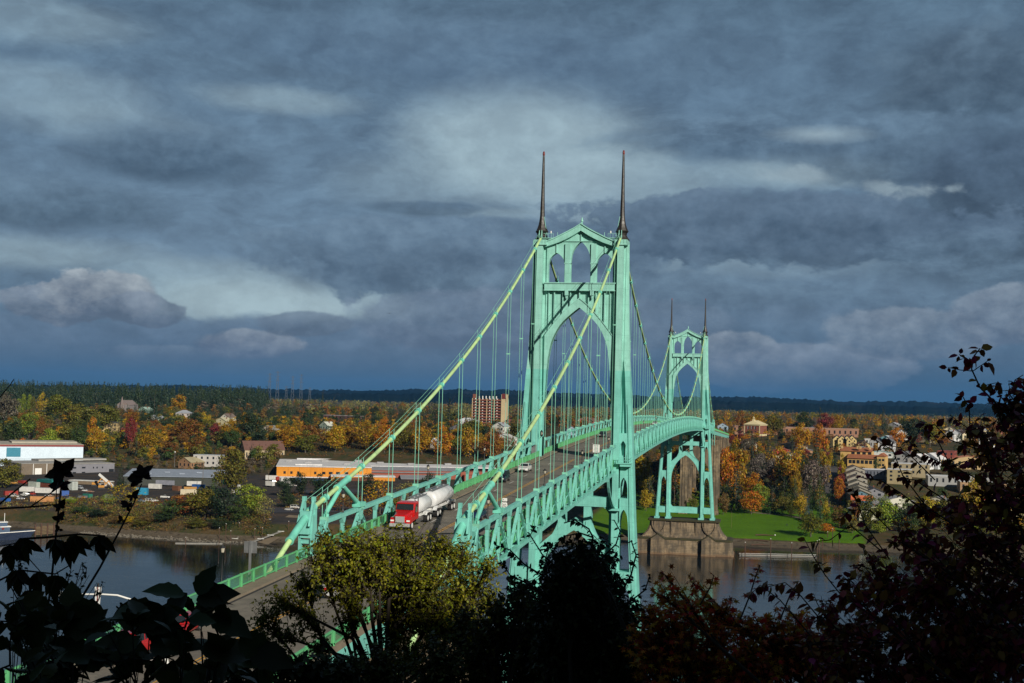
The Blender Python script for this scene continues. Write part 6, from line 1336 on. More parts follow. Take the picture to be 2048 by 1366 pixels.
sg = thing('notice_sign', 'white rectangular notice with lines of small grey writing on the right truss near the tower', 'road sign', (p.x, -23.7, zt(-23.7)-3.0))
zc = p.z-(zt(-23.7)-3.0)
mb = MB().use(WHT); mb.box(-.62, .62, -.03, 0, zc-.72, zc+.72); mb.build('sign_board', parent=sg)
mb = MB().use(STEEL); [mb.box(-a_, b_, -.036, -.03, zc+z-.04, zc+z+.04) for a_, b_, z in ((.48, .4, .5), (.3, .2, .25), (.35, .32, 0), (.46, .3, -.25), (.3, .3, -.5))]; build_each(mb, 'writing_line', sg)
mb = MB().use(STEEL); mb.tube([(0, .05, 0), (0, .05, zc+.6)], .04, 6); mb.build('post', parent=sg)
p = at_y(501, 1095, -143.2)
sg = thing('road_sign', 'back of a grey rectangular sign on a wide post outside the left railing', 'road sign', (p.x, -143.2, zt(-143)-3.4))
zc = p.z-(zt(-143)-3.4)
mb = MB().use(STEEL); mb.box(-.62, .62, -.02, .02, zc-.5, zc+.55); mb.build('sign_board', parent=sg)
mb = MB().use(STEEL); mb.box(-.09, .13, -.12, -.03, 0, zc+.62); mb.build('post', parent=sg)
p = at_y(1069, 898, -2.4)
sg = thing('plaque', 'grey rectangular plaque on the foot of the near tower left leg', 'plaque', (p.x, -2.95, p.z))
mb = MB().use(STEEL); mb.box(-.55, .55, -.05, .0, -.9, .9); mb.build('plate', parent=sg)
mb = MB().use(BLK); mb.box(-.1, .1, -.2, 0, -1.5, -1.25); mb.build('bracket', parent=sg)
p = at_y(1082, 867, -2.4)
sg = thing('wall_lantern', 'black wall lantern with a pale glass on the near tower left leg', 'lamp', (p.x+.2, -2.6, p.z))
mb = MB().use(BLK); mb.lathe((0, -.35, 0), [(.12, -.6), (.3, -.35), (.34, .3), (.2, .5), (.04, .75)], 8); mb.beam((0, -.3, -.5), (-.45, 0, -1.0), .08, .08); mb.build('frame', parent=sg)
mb = MB().use(LANT); mb.lathe((.08, -.52, 0), [(.1, -.25), (.2, 0), (.16, .25)], 8); mb.build('glass', parent=sg)
# cobra head street light at the lower left, and its arm
b0 = at(330, 1300, 66); hd = at(118, 1189, 66)
t_ = thing('street_light', 'white cobra head street light on a curved arm over the river, lower left', 'street light', (b0.x, b0.y, ground(b0.x, b0.y)))
def loc_(v): return tuple(Vector(v)-Vector(t_.location))
pts = [at(x_, y_, 66) for x_, y_ in ((335, 1330), (322, 1262), (290, 1216), (262, 1199), (235, 1190.5), (205, 1188.5), (150, 1188.5))]
mb = MB().use(WHT); mb.tube([loc_((b0.x+.35, b0.y, ground(b0.x, b0.y)-.5)), loc_(pts[0])]+[loc_(v) for v in pts[1:]], [.12, .1, .08, .06, .055, .05, .045, .04], 8); mb.build('arm', parent=t_)
ha, hb = at(150, 1188.5, 66), at(114, 1188.5, 66); v = [ha+(hb-ha)*k for k in (0, .12, .4, .75, .95, 1)]
mb = MB().use(WHT); mb.tube([loc_(q) for q in v], [.06, .11, .14, .15, .1, .03], 12); mb.build('lamp_head', parent=t_)
# navigation beacon far below on the river
p = hit(192, 1290) if 0 else Vector(tuple(at(193, 1200, 1)))
d = ray(193, 1262); k = -CZ/d.z; q = CAM+d*k
t_ = thing('river_beacon', 'blue lattice river beacon with a red and white top standing in the water, lower left', 'beacon', (q.x, q.y, 0))
hh = at_y(193, 1166, q.y).z
mb = MB().use(mat('beacon_blue', (.02, .05, .14), .5))
for a_, b_ in ((-1, -1), (1, -1), (1, 1), (-1, 1)): mb.beam((a_*1.0, b_*1.0, -1), (a_*.5, b_*.5, hh*.55), .22, .22)
for i in range(7): z = hh*.08*i; w_ = 1.0-.5*z/(hh*.55); mb.box(-w_, w_, -w_, w_, z, z+.16); mb.beam((-w_, -w_, z), (w_, -w_, z+hh*.08), .1, .1)
mb.box(-1.1, 1.1, -1.1, 1.1, 0, .8); mb.build('tower_frame', parent=t_)
mb = MB().use(WHT); mb.hexa([(-.6, -.3, hh*.55), (.6, -.3, hh*.55), (.6, .3, hh*.55), (-.6, .3, hh*.55)], [(-.95, -.3, hh*.92), (.95, -.3, hh*.92), (.95, .3, hh*.92), (-.95, .3, hh*.92)]); mb.build('white_board', parent=t_)
mb = MB().use(REDP); mb.box(-.16, .2, -.34, .34, hh*.55, hh*.92); mb.build('red_stripe', parent=t_)
mb = MB().use(BLK); mb.tube([(0, 0, hh*.9), (0, 0, hh)], .3, 8); mb.build('light', parent=t_)
# ================================================================== scrap yard and car parks
CONT = mat('container_paint', 'object', .6, var=.15, scale=.8)
def crate(px, py, L, h, color, label, wd=2.5, rz=None, cat='container', name='container', wheels=False, roof=None):
    p = hit(px, py); t_ = thing(name, label, cat, p, R_(-25) if rz is None else R_(rz), None)
    z0 = .9 if wheels else .1
    mb = MB().use(CONT); mb.box(-L/2, L/2, -wd/2, wd/2, z0, z0+h)
    for k in range(int(L/.6)): x = -L/2+.3+k*.6; mb.box(x, x+.1, -wd/2-.05, -wd/2, z0+.15, z0+h-.15)
    o_ = mb.build('box', parent=t_); o_.color = c4(color)
    if roof: mb = MB().use(CONT); mb.prism([(-L/2-.3, z0+h), (L/2+.3, z0+h), (L/2-1, z0+h+roof[0]), (-L/2+1, z0+h+roof[0])], -wd/2-.3, wd/2+.3); o_ = mb.build('roof', parent=t_); o_.color = c4(roof[1])
    if wheels:
        for x in (L*.3, L*.38):
            for s in (-1, 1): mb = MB().use(TYRE); mb.tube([(x, s*wd/2-.15, .5), (x, s*wd/2+.1, .5)], .5, 10); mb.build('wheel', parent=t_)
        mb = MB().use(TRIM); mb.box(-L/2, L/2, -.5, .5, .6, .9); mb.box(-L*.35, -L*.33, -.8, .8, 0, .9); mb.build('chassis', parent=t_)
    else:
        mb = MB().use(TRIM); [mb.box(L/2-.02, L/2+.04, y, y+.06, z0+.1, z0+h-.1) for y in (-.6, 0, .6)]; build_each(mb, 'door_bar', t_)
    return t_
W3 = (.55, .54, .52)
crate(85, 1004, 13, 3.0, (.50, .24, .09), 'pale orange shipping container at the front of the scrap yard', rz=12)
crate(95, 989, 14, 3.0, W3, 'white trailer box behind the pale orange container', cat='trailer', name='trailer', wheels=True, rz=10)
crate(55, 986, 9, 2.9, W3, 'white lorry box left of the dark red truck', cat='trailer', name='trailer', wheels=True, rz=10)
crate(68, 975, 9, 3.4, (.42, .46, .42), 'pale green white office cabin at the back of the scrap yard', cat='cabin', name='cabin')
crate(100, 975, 17, 3.2, (.16, .05, .03), 'open shed with a teal sheet roof in the scrap yard', cat='shed', name='open_shed', wd=8, roof=(1.8, (.01, .14, .13)))
crate(144, 980, 6, 5.2, (.42, .46, .44), 'pale grey tall box right of the teal roofed shed', wd=4)
crate(182, 969, 30, 2.2, (.2, .15, .1), 'long low shed with a white sheet roof in the scrap yard', wd=5, cat='shed', name='open_shed', roof=(.4, (.62, .62, .6)), rz=0)
crate(130, 992, 4, 3, (.02, .08, .30), 'small blue skip right of the white trailer box', rz=40, cat='skip', name='skip')
crate(10, 1003, 7, 1.8, (.02, .10, .35), 'blue tarpaulin covered load at the left edge of the scrap yard', cat='load', name='covered_load')
crate(175, 995, 6, 2.0, (.02, .17, .12), 'green skip in the middle of the dirt yard', cat='skip', name='skip')
crate(284, 990, 7, 4.2, (.03, .27, .45), 'bright blue container beside the yellow bankside tree', rz=0)
crate(312, 962, 20, 2.8, (.42, .09, .035), 'long orange red container in the row beside the metal shed', rz=-4)
crate(325, 972, 16, 2.9, (.24, .25, .30), 'long grey trailer in front of the orange red container', cat='trailer', name='trailer', wheels=True, rz=-4)
crate(352, 965, 10, 2.8, (.38, .05, .03), 'red container right of the long grey trailer', rz=-20)
crate(375, 960, 10, 2.9, (.14, .04, .035), 'dark red open topped container', rz=0)
crate(310, 980, 8, 3.0, W3, 'white box van body left of the long grey trailer', cat='trailer', name='trailer', wheels=True, rz=0)
crate(378, 990, 10, 3.4, (.55, .48, .34), 'cream site cabin with a red edge above the rust coloured tree', rz=20, cat='cabin', name='cabin')
crate(388, 974, 9, 2.9, W3, 'white truck body behind the cream site cabin', cat='trailer', name='trailer', wheels=True, rz=20)
crate(445, 968, 12, 2.4, (.01, .13, .09), 'green awning at the foot of the tall olive tree', roof=(.6, (.01, .16, .1)), cat='stall', name='open_shed')
crate(470, 985, 6, 4.8, W3, 'white covered boat stored upright behind the river trees', wd=3, rz=60, cat='covered boat', name='covered_boat')
for px, py, L, lab in ((543, 962, 8, 'white lorry box left of the orange warehouse forecourt trees'), (562, 953, 9, 'white lorry with a grey roof in front of the orange warehouse'), (578, 958, 9, 'second white lorry in front of the orange warehouse'), (540, 974, 6, 'white van body beside the dark forecourt tree'), (574, 974, 6, 'silver box trailer between the dark forecourt trees')):
    crate(px, py, L, 3.0, W3, lab, cat='trailer', name='trailer', wheels=True, rz=rng.uniform(-30, 30))
crate(648, 953, 7, 4.6, (.5, .5, .5), 'white end wall of a lorry at the orange warehouse dock', cat='trailer', name='trailer', wheels=True, rz=80)
G2 = 'cars parked on the far bank'
cl = [('van', 27, 994, W3, 'white van beside the blue tarpaulin load'), ('pickup', 68, 996, (.30, .01, .03), 'dark red pickup in front of the white lorry box'), ('sedan', 42, 999, (.4, .4, .42), 'silver car right of the white van'), ('hatch', 48, 992, W3, 'white car behind the silver one'),
      ('sedan', 134, 997, (.03, .03, .04), 'black car right of the small blue skip'), ('van', 160, 978, (.4, .42, .45), 'silver van behind the tall pale box'), ('sedan', 172, 983, W3, 'white car in the middle of the scrap yard'), ('pickup', 140, 1000, W3, 'white pickup at the front right of the scrap yard'),
      ('sedan', 283, 1004, (.25, .28, .32), 'blue grey car under the bright blue container'), ('van', 300, 1004, W3, 'white van parked at the end of the bank track'), ('sedan', 309, 1003, W3, 'white car touching the white van on the bank track'), ('pickup', 330, 996, W3, 'cream pickup on the bank above the scrub'),
      ('sedan', 578, 1021, W3, 'white car in the boat ramp car park, nearer of two'), ('van', 590, 1017, W3, 'white car in the boat ramp car park, farther of two'), ('hatch', 604, 1017, (.01, .01, .015), 'black car beside the two white ones at the boat ramp'),
      ('sedan', 180, 1034, (.5, .5, .5), 'small white car alone on the dirt track above the river'), ('sedan', 1681, 987, W3, 'white car parked below the orange tree on the hill street'), ('hatch', 410, 965, (.2, .2, .22), 'grey car behind the river trees'), ('van', 650, 972, (.1, .1, .12), 'dark van in the forecourt of the orange warehouse')]
for kd, px, py, c, lab in cl:
    p = hit(px, py); car(kd, p, R_(rng.choice([60, 80, 110, 95])), c, lab, G2)
yr = random.Random(12)
YC = [(W3, 'white'), (W3, 'white'), ((.30, .03, .02), 'red'), ((.02, .09, .28), 'blue'), ((.40, .20, .04), 'yellow'), ((.18, .08, .04), 'rust brown'), ((.12, .13, .14), 'dark grey')]
for i in range(34):
    px = yr.choice([yr.uniform(5, 235), yr.uniform(20, 235), yr.uniform(280, 440), yr.uniform(530, 690)]); py = yr.uniform(966, 1000) if px < 440 else yr.uniform(953, 975)
    c_, w_ = yr.choice(YC)
    if yr.random() < .45:
        p = hit(px, py); base = '%s vehicle among the clutter of the left bank yards' % w_; o_ = car(yr.choice(['sedan', 'van', 'pickup', 'hatch']), p, yr.uniform(0, 6.28), c_, base, G2); LABELS.append((o_, base, px))
    else:
        base = '%s box or crate among the clutter of the yards' % w_; o_ = crate(px, py, yr.uniform(3, 9), yr.uniform(1.4, 3), c_, base, rz=yr.uniform(-40, 60), name='storage_box', cat='storage box'); o_['group'] = 'boxes in the scrap yard'; LABELS.append((o_, base, px))
def excavator(px, py, lab):
    p = hit(px, py); t_ = thing('excavator', lab, 'excavator', p, R_(30)); Y2 = mat('machine_yellow', (.45, .20, .02), .6)
    mb = MB().use(TRIM); mb.box(-2.2, 2.2, -1.5, -.9, 0, .9); mb.box(-2.2, 2.2, .9, 1.5, 0, .9); build_each(mb, 'track', t_)
    mb = MB().use(Y2); mb.box(-2, 1.6, -1.3, 1.3, 1.0, 2.4); mb.build('body', parent=t_)
    mb = MB().use(GLS); mb.box(-.3, 1.5, -1.2, -.1, 2.4, 3.4); mb.build('cab', parent=t_)
    mb = MB().use(Y2); mb.beam((1.4, .5, 2), (4.2, .5, 5.2), .4, .6); mb.beam((4.2, .5, 5.2), (6, .5, 2.2), .35, .5); mb.box(5.5, 6.4, 0, 1, 1.2, 2.3); mb.build('arm', parent=t_)
excavator(203, 978, 'yellow excavator under the white conveyor in the scrap yard'); excavator(190, 972, 'second yellow digger left of the conveyor')
p = hit(213, 976); t_ = thing('conveyor', 'white slanting conveyor rising over the scrap heap', 'conveyor', p)
mb = MB().use(WHT); mb.beam((5, 0, 1), (-5.5, 0, 8.5), 1.4, .8, up=(0, 1, 0)); mb.build('belt', parent=t_)
mb = MB().use(STEEL); mb.beam((3, 0, 0), (1, 0, 4), .2, .2); mb.beam((-3, 0, 0), (-1, 0, 5), .2, .2); build_each(mb, 'leg', t_)
# poles: street lights, utility poles and the row of carved posts in the park
WOODP = mat('wood_pole', (.16, .11, .06), .9, var=.25, scale=4)
def pole(px, py, top, label, kind='utility_pole', r=.16, lamp=False, cross=True):
    p = hit(px, py); h = at_y(px, top, p.y).z-p.z; t_ = thing(kind, label, kind.replace('_', ' '), p)
    mb = MB().use(WOODP if not lamp else STEEL); mb.tube([(0, 0, -.5), (0, 0, h)], [r, r*.6], 7); mb.build('pole', parent=t_)
    if cross: mb = MB().use(WOODP); mb.beam((-1.3, 0, h-.7), (1.3, 0, h-.7), .14, .16); mb.beam((-1.0, 0, h-1.7), (1.0, 0, h-1.7), .12, .14); mb.build('crossarm', parent=t_)
    if lamp: mb = MB().use(WHT); mb.lathe((0, 0, h-.1), [(.2, 0), (.55, .3), (.5, .8), (.1, 1.0)], 8); mb.build('lamp', parent=t_)
pole(1692, 986, 938, 'tall wooden pole at the foot of the hill street'); pole(1698, 1000, 945, 'wooden pole with transformers beside the orange banded house'); pole(1662, 903, 876, 'utility pole beside the yellow terrace'); pole(1792, 905, 882, 'utility pole below the tall white gabled house')
pole(349, 935, 905, 'white lamp on a tall pole behind the metal shed', 'light_pole', .14, True, False); pole(461, 960, 951, 'white lamp pole at the foot of the tall olive tree', 'light_pole', .14, True, False); pole(405, 978, 930, 'dark pole in front of the metal shed', r=.14); pole(537, 965, 940, 'dark wooden pole left of the orange warehouse', r=.16); pole(552, 955, 936, 'thin pole beside the white canopy', r=.1, cross=False)
pole(1463, 1058, 1022, 'thin flag pole on the park lawn beside the pier', 'flag_pole', .07, cross=False); pole(1522, 1028, 1014, 'thin lamp post at the back of the lawn', 'light_pole', .07, cross=False); pole(1594, 1040, 1026, 'short lamp post on the park path', 'light_pole', .07, cross=False)
for px, py, tp, cc in ((1530, 968, 946, 'brown'), (1553, 958, 946, 'yellow'), (1571, 958, 946, 'red and white')):
    pole(px, py, tp, '%s carved post in the row of three above the park' % cc, 'carved_post', .3, cross=False)
# ================================================================== docks, piles, logs, boat
DOCKM = mat('dock_planks', (.24, .23, .21), .85, var=.2, scale=1)
PILEM = mat('rust_pile', (.085, .045, .03), .9, var=.3, scale=2)
def water(px, py): d = ray(px, py); return CAM+d*(-CZ/d.z)
a, b_ = water(1478, 1111), water(1632, 1114)
t_ = thing('floating_dock', 'long grey floating dock right of the concrete pier', 'dock', a); v = b_-a
mb = MB().use(DOCKM); mb.beam((0, 0, .35), (v.x, v.y, .35), 2.6, .5); [mb.beam((v.x*k, v.y*k-1.2, .6), (v.x*k+.01, v.y*k-1.2, 1.3), .3, .3) for k in (.15, .5, .9)]; mb.build('deck', parent=t_)
mb = MB().use(WHT); mb.beam((0, -1.28, 1.25), (v.x, v.y-1.28, 1.25), .08, .1); mb.build('handrail', parent=t_)
a, b_ = water(351, 1087), water(445, 1088)
t_ = thing('floating_dock', 'pale floating boom on the water before the boat ramp', 'dock', a); v = b_-a
mb = MB().use(DOCKM); mb.beam((0, 0, .2), (v.x, v.y, .2), 1.6, .45); mb.build('deck', parent=t_)
n = 0
def pile(px, py, tp, where, r=.2):
    p = water(px, py) if py > 1062 and px < 720 or py > 1085 else hit(px, py)
    if p.z > .5: p = Vector((p.x, p.y, p.z))
    h = at_y(px, tp, p.y).z-p.z; t2_ = MB().use(PILEM); t2_.tube([(0, 0, -2.5), (0, 0, h)], r, 7); t2_.use(WHT); t2_.lathe((0, 0, h), [(r*1.05, 0), (.04, .35)], 7)
    o_ = t2_.build('pile', loc=p); tag(o_, 'thin dark mooring pile %s' % where, 'pile', 'mooring piles'); LABELS.append((o_, 'thin dark mooring pile %s' % where, px))
for px, py, tp in ((1490, 1113, 1085), (1541, 1114, 1078), (1583, 1115, 1086), (1634, 1112, 1082), (1638, 1108, 1080), (1645, 1100, 1078), (1655, 1090, 1064), (1665, 1080, 1058), (1678, 1102, 1075)): pile(px, py, tp, 'at the grey floating dock')
for px, py, tp in ((509, 1083, 1058), (524, 1083, 1056), (538, 1078, 1054), (555, 1072, 1048), (563, 1068, 1047), (577, 1062, 1043), (451, 1086, 1048), (461, 1084, 1062), (478, 1078, 1046), (438, 1090, 1056), (371, 1092, 1075)): pile(px, py, tp, 'beside the boat ramp', .16)
for (x1, y1, x2, y2) in ((470, 1080, 540, 1040), (500, 1088, 620, 1044)):
    a, b_ = hit(x1, y1) if y1 < 1085 else water(x1, y1), hit(x2, y2)
    t_ = thing('boarding_float', 'pale boarding float laid along the %s edge of the boat ramp' % ('left' if x1 == 470 else 'right'), 'dock', (a.x, a.y, a.z+.4)); v = b_-a
    mb = MB().use(DOCKM); mb.beam((0, 0, .2), (v.x, v.y, v.z+.2), 1.3, .3); mb.build('deck', parent=t_)
    mb = MB().use(WHT); [mb.beam((v.x*k-1.6, v.y*k, v.z*k+.3), (v.x*k+1.6, v.y*k, v.z*k+.3), .6, .25) for k in (0, .17, .33, .5, .67, .83)]; build_each(mb, 'cross_float', t_)
for i, (px, py, L, r) in enumerate(((1512, 1090, 13, .5), (1530, 1086, 10, .4), (1520, 1094, 9, .35))):
    p = water(px, py); p.z = ground(p.x, p.y)+.3
    o_ = MB().use(PILEM).tube([(-L/2, 0, 0), (0, .3, .25), (L/2, -.4, .1)], [r, r*.8, r*.4], 8).build('driftwood_log', loc=p, rz=R_(-8+9*i)); tag(o_, 'dark driftwood log on the beach', 'log', 'driftwood logs'); LABELS.append((o_, 'dark driftwood log on the brown beach', px))
# rocks along the waterline of the left bank: uncountable
rs = np.random.default_rng(8); mb = MB().use(mat('river_stone', (.16, .14, .11), .95, var=.35, scale=2))
for i in range(520):
    X = rs.uniform(-300, -205); Y = interp(X, SHORE)+rs.normal(1.2, 1.6); s_ = rs.uniform(.2, .75)
    mb.lathe((X, Y, ground(X, Y)), [(s_*.7, -.1), (s_*rs.uniform(.8, 1.1), s_*.25), (s_*.5, s_*.6)], 5, smooth=False)
tag(mb.build('shore_rocks'), 'pale stones along the waterline of the left bank', 'rocks', kind='stuff')
# moored work boat and timber wharf at the left edge
a = water(-30, 1082); b_ = water(69, 1078); v = b_-a; L = v.length
t_ = thing('work_boat', 'navy blue moored work boat with white gunwale at the left edge', 'boat', a, math.atan2(v.y, v.x)); NAVY = mat('navy_hull', (.012, .022, .05), .4)
mb = MB().use(NAVY); mb.hexa([(0, 0, -1), (L-3, 0, -1), (L-3, 6, -1), (0, 6, -1)], [(-1, -.6, 3.2), (L, -.6, 4.0), (L, 6.6, 4.0), (-1, 6.6, 3.2)]); mb.build('hull', parent=t_)
mb = MB().use(WHT); mb.beam((-1, -.7, 3.3), (L, -.7, 4.1), .2, .3); mb.box(L*.3, L*.52, 1, 5, 6.0, 6.4); mb.build('gunwale', parent=t_)
mb = MB().use(mat('cabin_blue', (.05, .09, .16), .5)); mb.box(L*.15, L*.5, 1.2, 4.8, 3.2, 6.0); mb.box(L*.25, L*.45, 1.6, 4.4, 6.4, 8.2); mb.build('cabin', parent=t_)
mb = MB().use(WHT); mb.box(L*.24, L*.46, 1.4, 4.6, 8.2, 8.5); mb.tube([(L*.4, 3, 8.4), (L*.4, 3, 12.5)], .14, 6); mb.build('mast', parent=t_)
mb = MB().use(REDP); mb.tube([(L*.36, 1.0, 5.4), (L*.36, 1.25, 5.4)], .6, 10); mb.build('lifebuoy', parent=t_)
a, b_ = water(70, 1074), water(108, 1070); v = b_-a; L = v.length
t_ = thing('timber_wharf', 'old timber wharf with rusty piles beside the work boat', 'wharf', a, math.atan2(v.y, v.x))
mb = MB().use(WOODP); mb.box(0, L, .6, 4, 4.2, 4.7); [mb.box(.3, L-.3, 0.5, .6, z, z+.45) for z in (.8, 1.5, 2.2, 2.9, 3.6)]; mb.build('deck', parent=t_)
mb = MB().use(PILEM); [mb.tube([(x, .2, -2), (x, .2, 6.2)], .35, 8) for x in (0.2, L*.33, L*.66, L)]; mb.build('piles', parent=t_)
# transmission pylons on the plain
for i, (px, tp, D_) in enumerate(((540, 746, 4200), (556, 742, 4200), (586, 752, 4600), (603, 748, 4600), (573, 772, 5200), (620, 775, 5200))):
    p = at(px, tp, D_); g_ = 22; h = p.z-g_
    t_ = thing('pylon', 'faint steel pylon on the plain under the clouds', 'pylon', (p.x, p.y, g_), 0, 'pylons on the plain'); LABELS.append((t_, 'faint lattice pylon on the far plain', px))
    mb = MB().use(mat('pylon_steel', (.10, .12, .14), .6)); w_ = .9
    for s in (-1, 1): mb.beam((s*7, 0, 0), (s*1.4, 0, h), w_, w_)
    for k in range(5): z0 = h*k/6; z1 = h*(k+1)/6; x0 = 7-5.6*z0/h; x1 = 7-5.6*z1/h; mb.beam((-x0, 0, z0), (x1, 0, z1), .5, .5); mb.beam((x0, 0, z0), (-x1, 0, z1), .5, .5)
    mb.build('lattice', parent=t_)
    mb = MB().use(MATS['pylon_steel']); [mb.beam((-9, 0, h*k), (9, 0, h*k), .8, .8) for k in (.74, .85, .96)]; build_each(mb, 'crossarm', t_)
# birds
for px, py, D_, lab in ((778, 627, 300, 'small dark bird gliding left of the near tower'), (1436, 266, 300, 'tiny dark bird high in the sky right of the towers')):
    p = at(px, py, D_); mb = MB().use(BLK); s = .75 if px < 800 else .32
    mb.add([(-s, 0, .12*s), (-s*.4, -.12*s, .16*s), (0, -.1*s, 0), (s*.4, -.12*s, .16*s), (s, 0, .12*s), (s*.35, .14*s, .1*s), (0, .16*s, -.03), (-s*.35, .14*s, .1*s)], [(0, 1, 7), (1, 2, 6, 7), (2, 3, 5, 6), (3, 4, 5)])
    mb.tube([(0, -.3*s, 0), (0, -.1*s, .01), (0, .15*s, 0), (0, .4*s, .02)], [.01, .1*s, .09*s, .01], 6)
    tag(mb.build('bird', loc=p), lab, 'bird')
# person on the lawn
p = hit(1574, 1053); me = bpy.data.meshes.new('person')
J = [(0, 0, .95), (0, 0, 1.2), (0, 0, 1.45), (0, 0, 1.55), (0, -.02, 1.68), (.11, 0, .9), (.13, -.05, .48), (.14, .1, .06), (-.11, 0, .9), (-.13, .05, .48), (-.14, -.12, .06), (.2, 0, 1.4), (.27, .03, 1.12), (.27, -.06, .88), (-.2, 0, 1.4), (-.27, -.02, 1.12), (-.26, -.1, .88), (.14, 0, .05), (-.14, -.25, .05)]
E_ = [(0, 1), (1, 2), (2, 3), (3, 4), (0, 5), (5, 6), (6, 7), (0, 8), (8, 9), (9, 10), (2, 11), (11, 12), (12, 13), (2, 14), (14, 15), (15, 16), (7, 17), (10, 18)]
rad = [.15, .14, .16, .06, .11, .1, .07, .05, .1, .07, .05, .07, .05, .035, .07, .05, .035, .05, .05]
me.from_pydata(J, E_, []); o_ = bpy.data.objects.new('person', me); col.objects.link(o_); o_.location = p
o_.modifiers.new('skin', 'SKIN'); o_.modifiers.new('sub', 'SUBSURF').render_levels = 1
for v, r in zip(me.skin_vertices[0].data, rad): v.radius = (r, r)
me.skin_vertices[0].data[0].use_root = True; me.materials.append(mat('dark_clothes', (.02, .025, .04), .8))
tag(o_, 'small person in dark clothes walking on the park lawn', 'person')
p = hit(1550, 1073); mb = MB().use(WHT); mb.lathe((0, 0, 0), [(.3, 0), (.3, .8), (.2, 1.1), (.05, 1.15)], 10); tag(mb.build('marker_post', loc=p), 'short white marker post at the edge of the lawn above the beach', 'post')
# ================================================================== shrubs and trees of the viewpoint hillside
OVATE = (np.array([(0, 0, 0), (-.30, .28, .05), (.30, .28, .05), (-.27, .62, .02), (.27, .62, .02), (0, 1, -.12), (0, .36, -.04), (0, .7, -.06)]),
         np.array([(0, 6, 1), (0, 2, 6), (6, 7, 3), (6, 3, 1), (6, 2, 4), (6, 4, 7), (7, 5, 3), (7, 4, 5)]))
ROUND = (np.array([(0, 0, 0), (-.26, .06, .03), (-.42, .25, .06), (-.46, .45, .05), (-.38, .66, .01), (-.2, .86, -.05), (0, 1.02, -.14), (.2, .86, -.05), (.38, .66, .01), (.46, .45, .05), (.42, .25, .06), (.26, .06, .03), (0, .3, -.05), (0, .6, -.05)]),
         np.array([(0, 12, 1), (1, 12, 2), (2, 12, 3), (3, 12, 13), (3, 13, 4), (4, 13, 5), (5, 13, 6), (6, 13, 7), (7, 13, 8), (8, 13, 9), (9, 13, 12), (9, 12, 10), (10, 12, 11), (11, 12, 0)]))
BROADL = (np.array([(0, 0, 0), (-.16, .08, .02), (-.33, .26, .06), (-.30, .33, .05), (-.37, .46, .05), (-.30, .55, .03), (-.29, .68, .0), (-.16, .84, -.05), (0, 1.06, -.16), (.16, .84, -.05), (.29, .68, 0), (.30, .55, .03), (.37, .46, .05), (.30, .33, .05), (.33, .26, .06), (.16, .08, .02), (0, .3, -.05), (0, .62, -.06)]),
          np.array([(0, 16, 1), (1, 16, 2), (2, 16, 3), (3, 16, 4), (4, 16, 17), (4, 17, 5), (5, 17, 6), (6, 17, 7), (7, 17, 8), (8, 17, 9), (9, 17, 10), (10, 17, 11), (11, 17, 12), (12, 17, 16), (12, 16, 13), (13, 16, 14), (14, 16, 15), (15, 16, 0)]))
NARROW = (OVATE[0]*np.array([.62, 1, 1]), OVATE[1])
MAPLE = (np.array([(0, 0, 0), (-.14, .25, 0), (-.5, .15, -.05), (-.22, .42, 0), (-.52, .68, -.08), (-.14, .6, 0), (0, 1, -.1), (.14, .6, 0), (.52, .68, -.08), (.22, .42, 0), (.5, .15, -.05), (.14, .25, 0), (0, .45, .03)]),
         np.array([(12, 0, 1), (12, 1, 3), (1, 2, 3), (12, 3, 5), (3, 4, 5), (12, 5, 7), (5, 6, 7), (12, 7, 9), (7, 8, 9), (12, 9, 11), (9, 10, 11), (12, 11, 0)]))
def leaf_mesh(P, Dr, Up, S, tmpl):
    """place a leaf template at each point: P base, Dr axis, Up approximate normal, S length"""
    Dr = Dr/(np.linalg.norm(Dr, axis=1)[:, None]+1e-9); X = np.cross(Dr, Up); X /= np.linalg.norm(X, axis=1)[:, None]+1e-9; N_ = np.cross(X, Dr)
    T_, F_ = tmpl; n = len(P); S = np.asarray(S).reshape(-1, 1, 1)
    V = P[:, None, :]+S*(T_[None, :, 0:1]*X[:, None, :]+T_[None, :, 1:2]*Dr[:, None, :]+T_[None, :, 2:3]*N_[:, None, :])
    F = F_[None]+(np.arange(n)*len(T_))[:, None, None]
    return V.reshape(-1, 3), F.reshape(-1, F_.shape[1])
STEMM = mat('shrub_stem', (.035, .026, .018), .9, var=.3, scale=6)
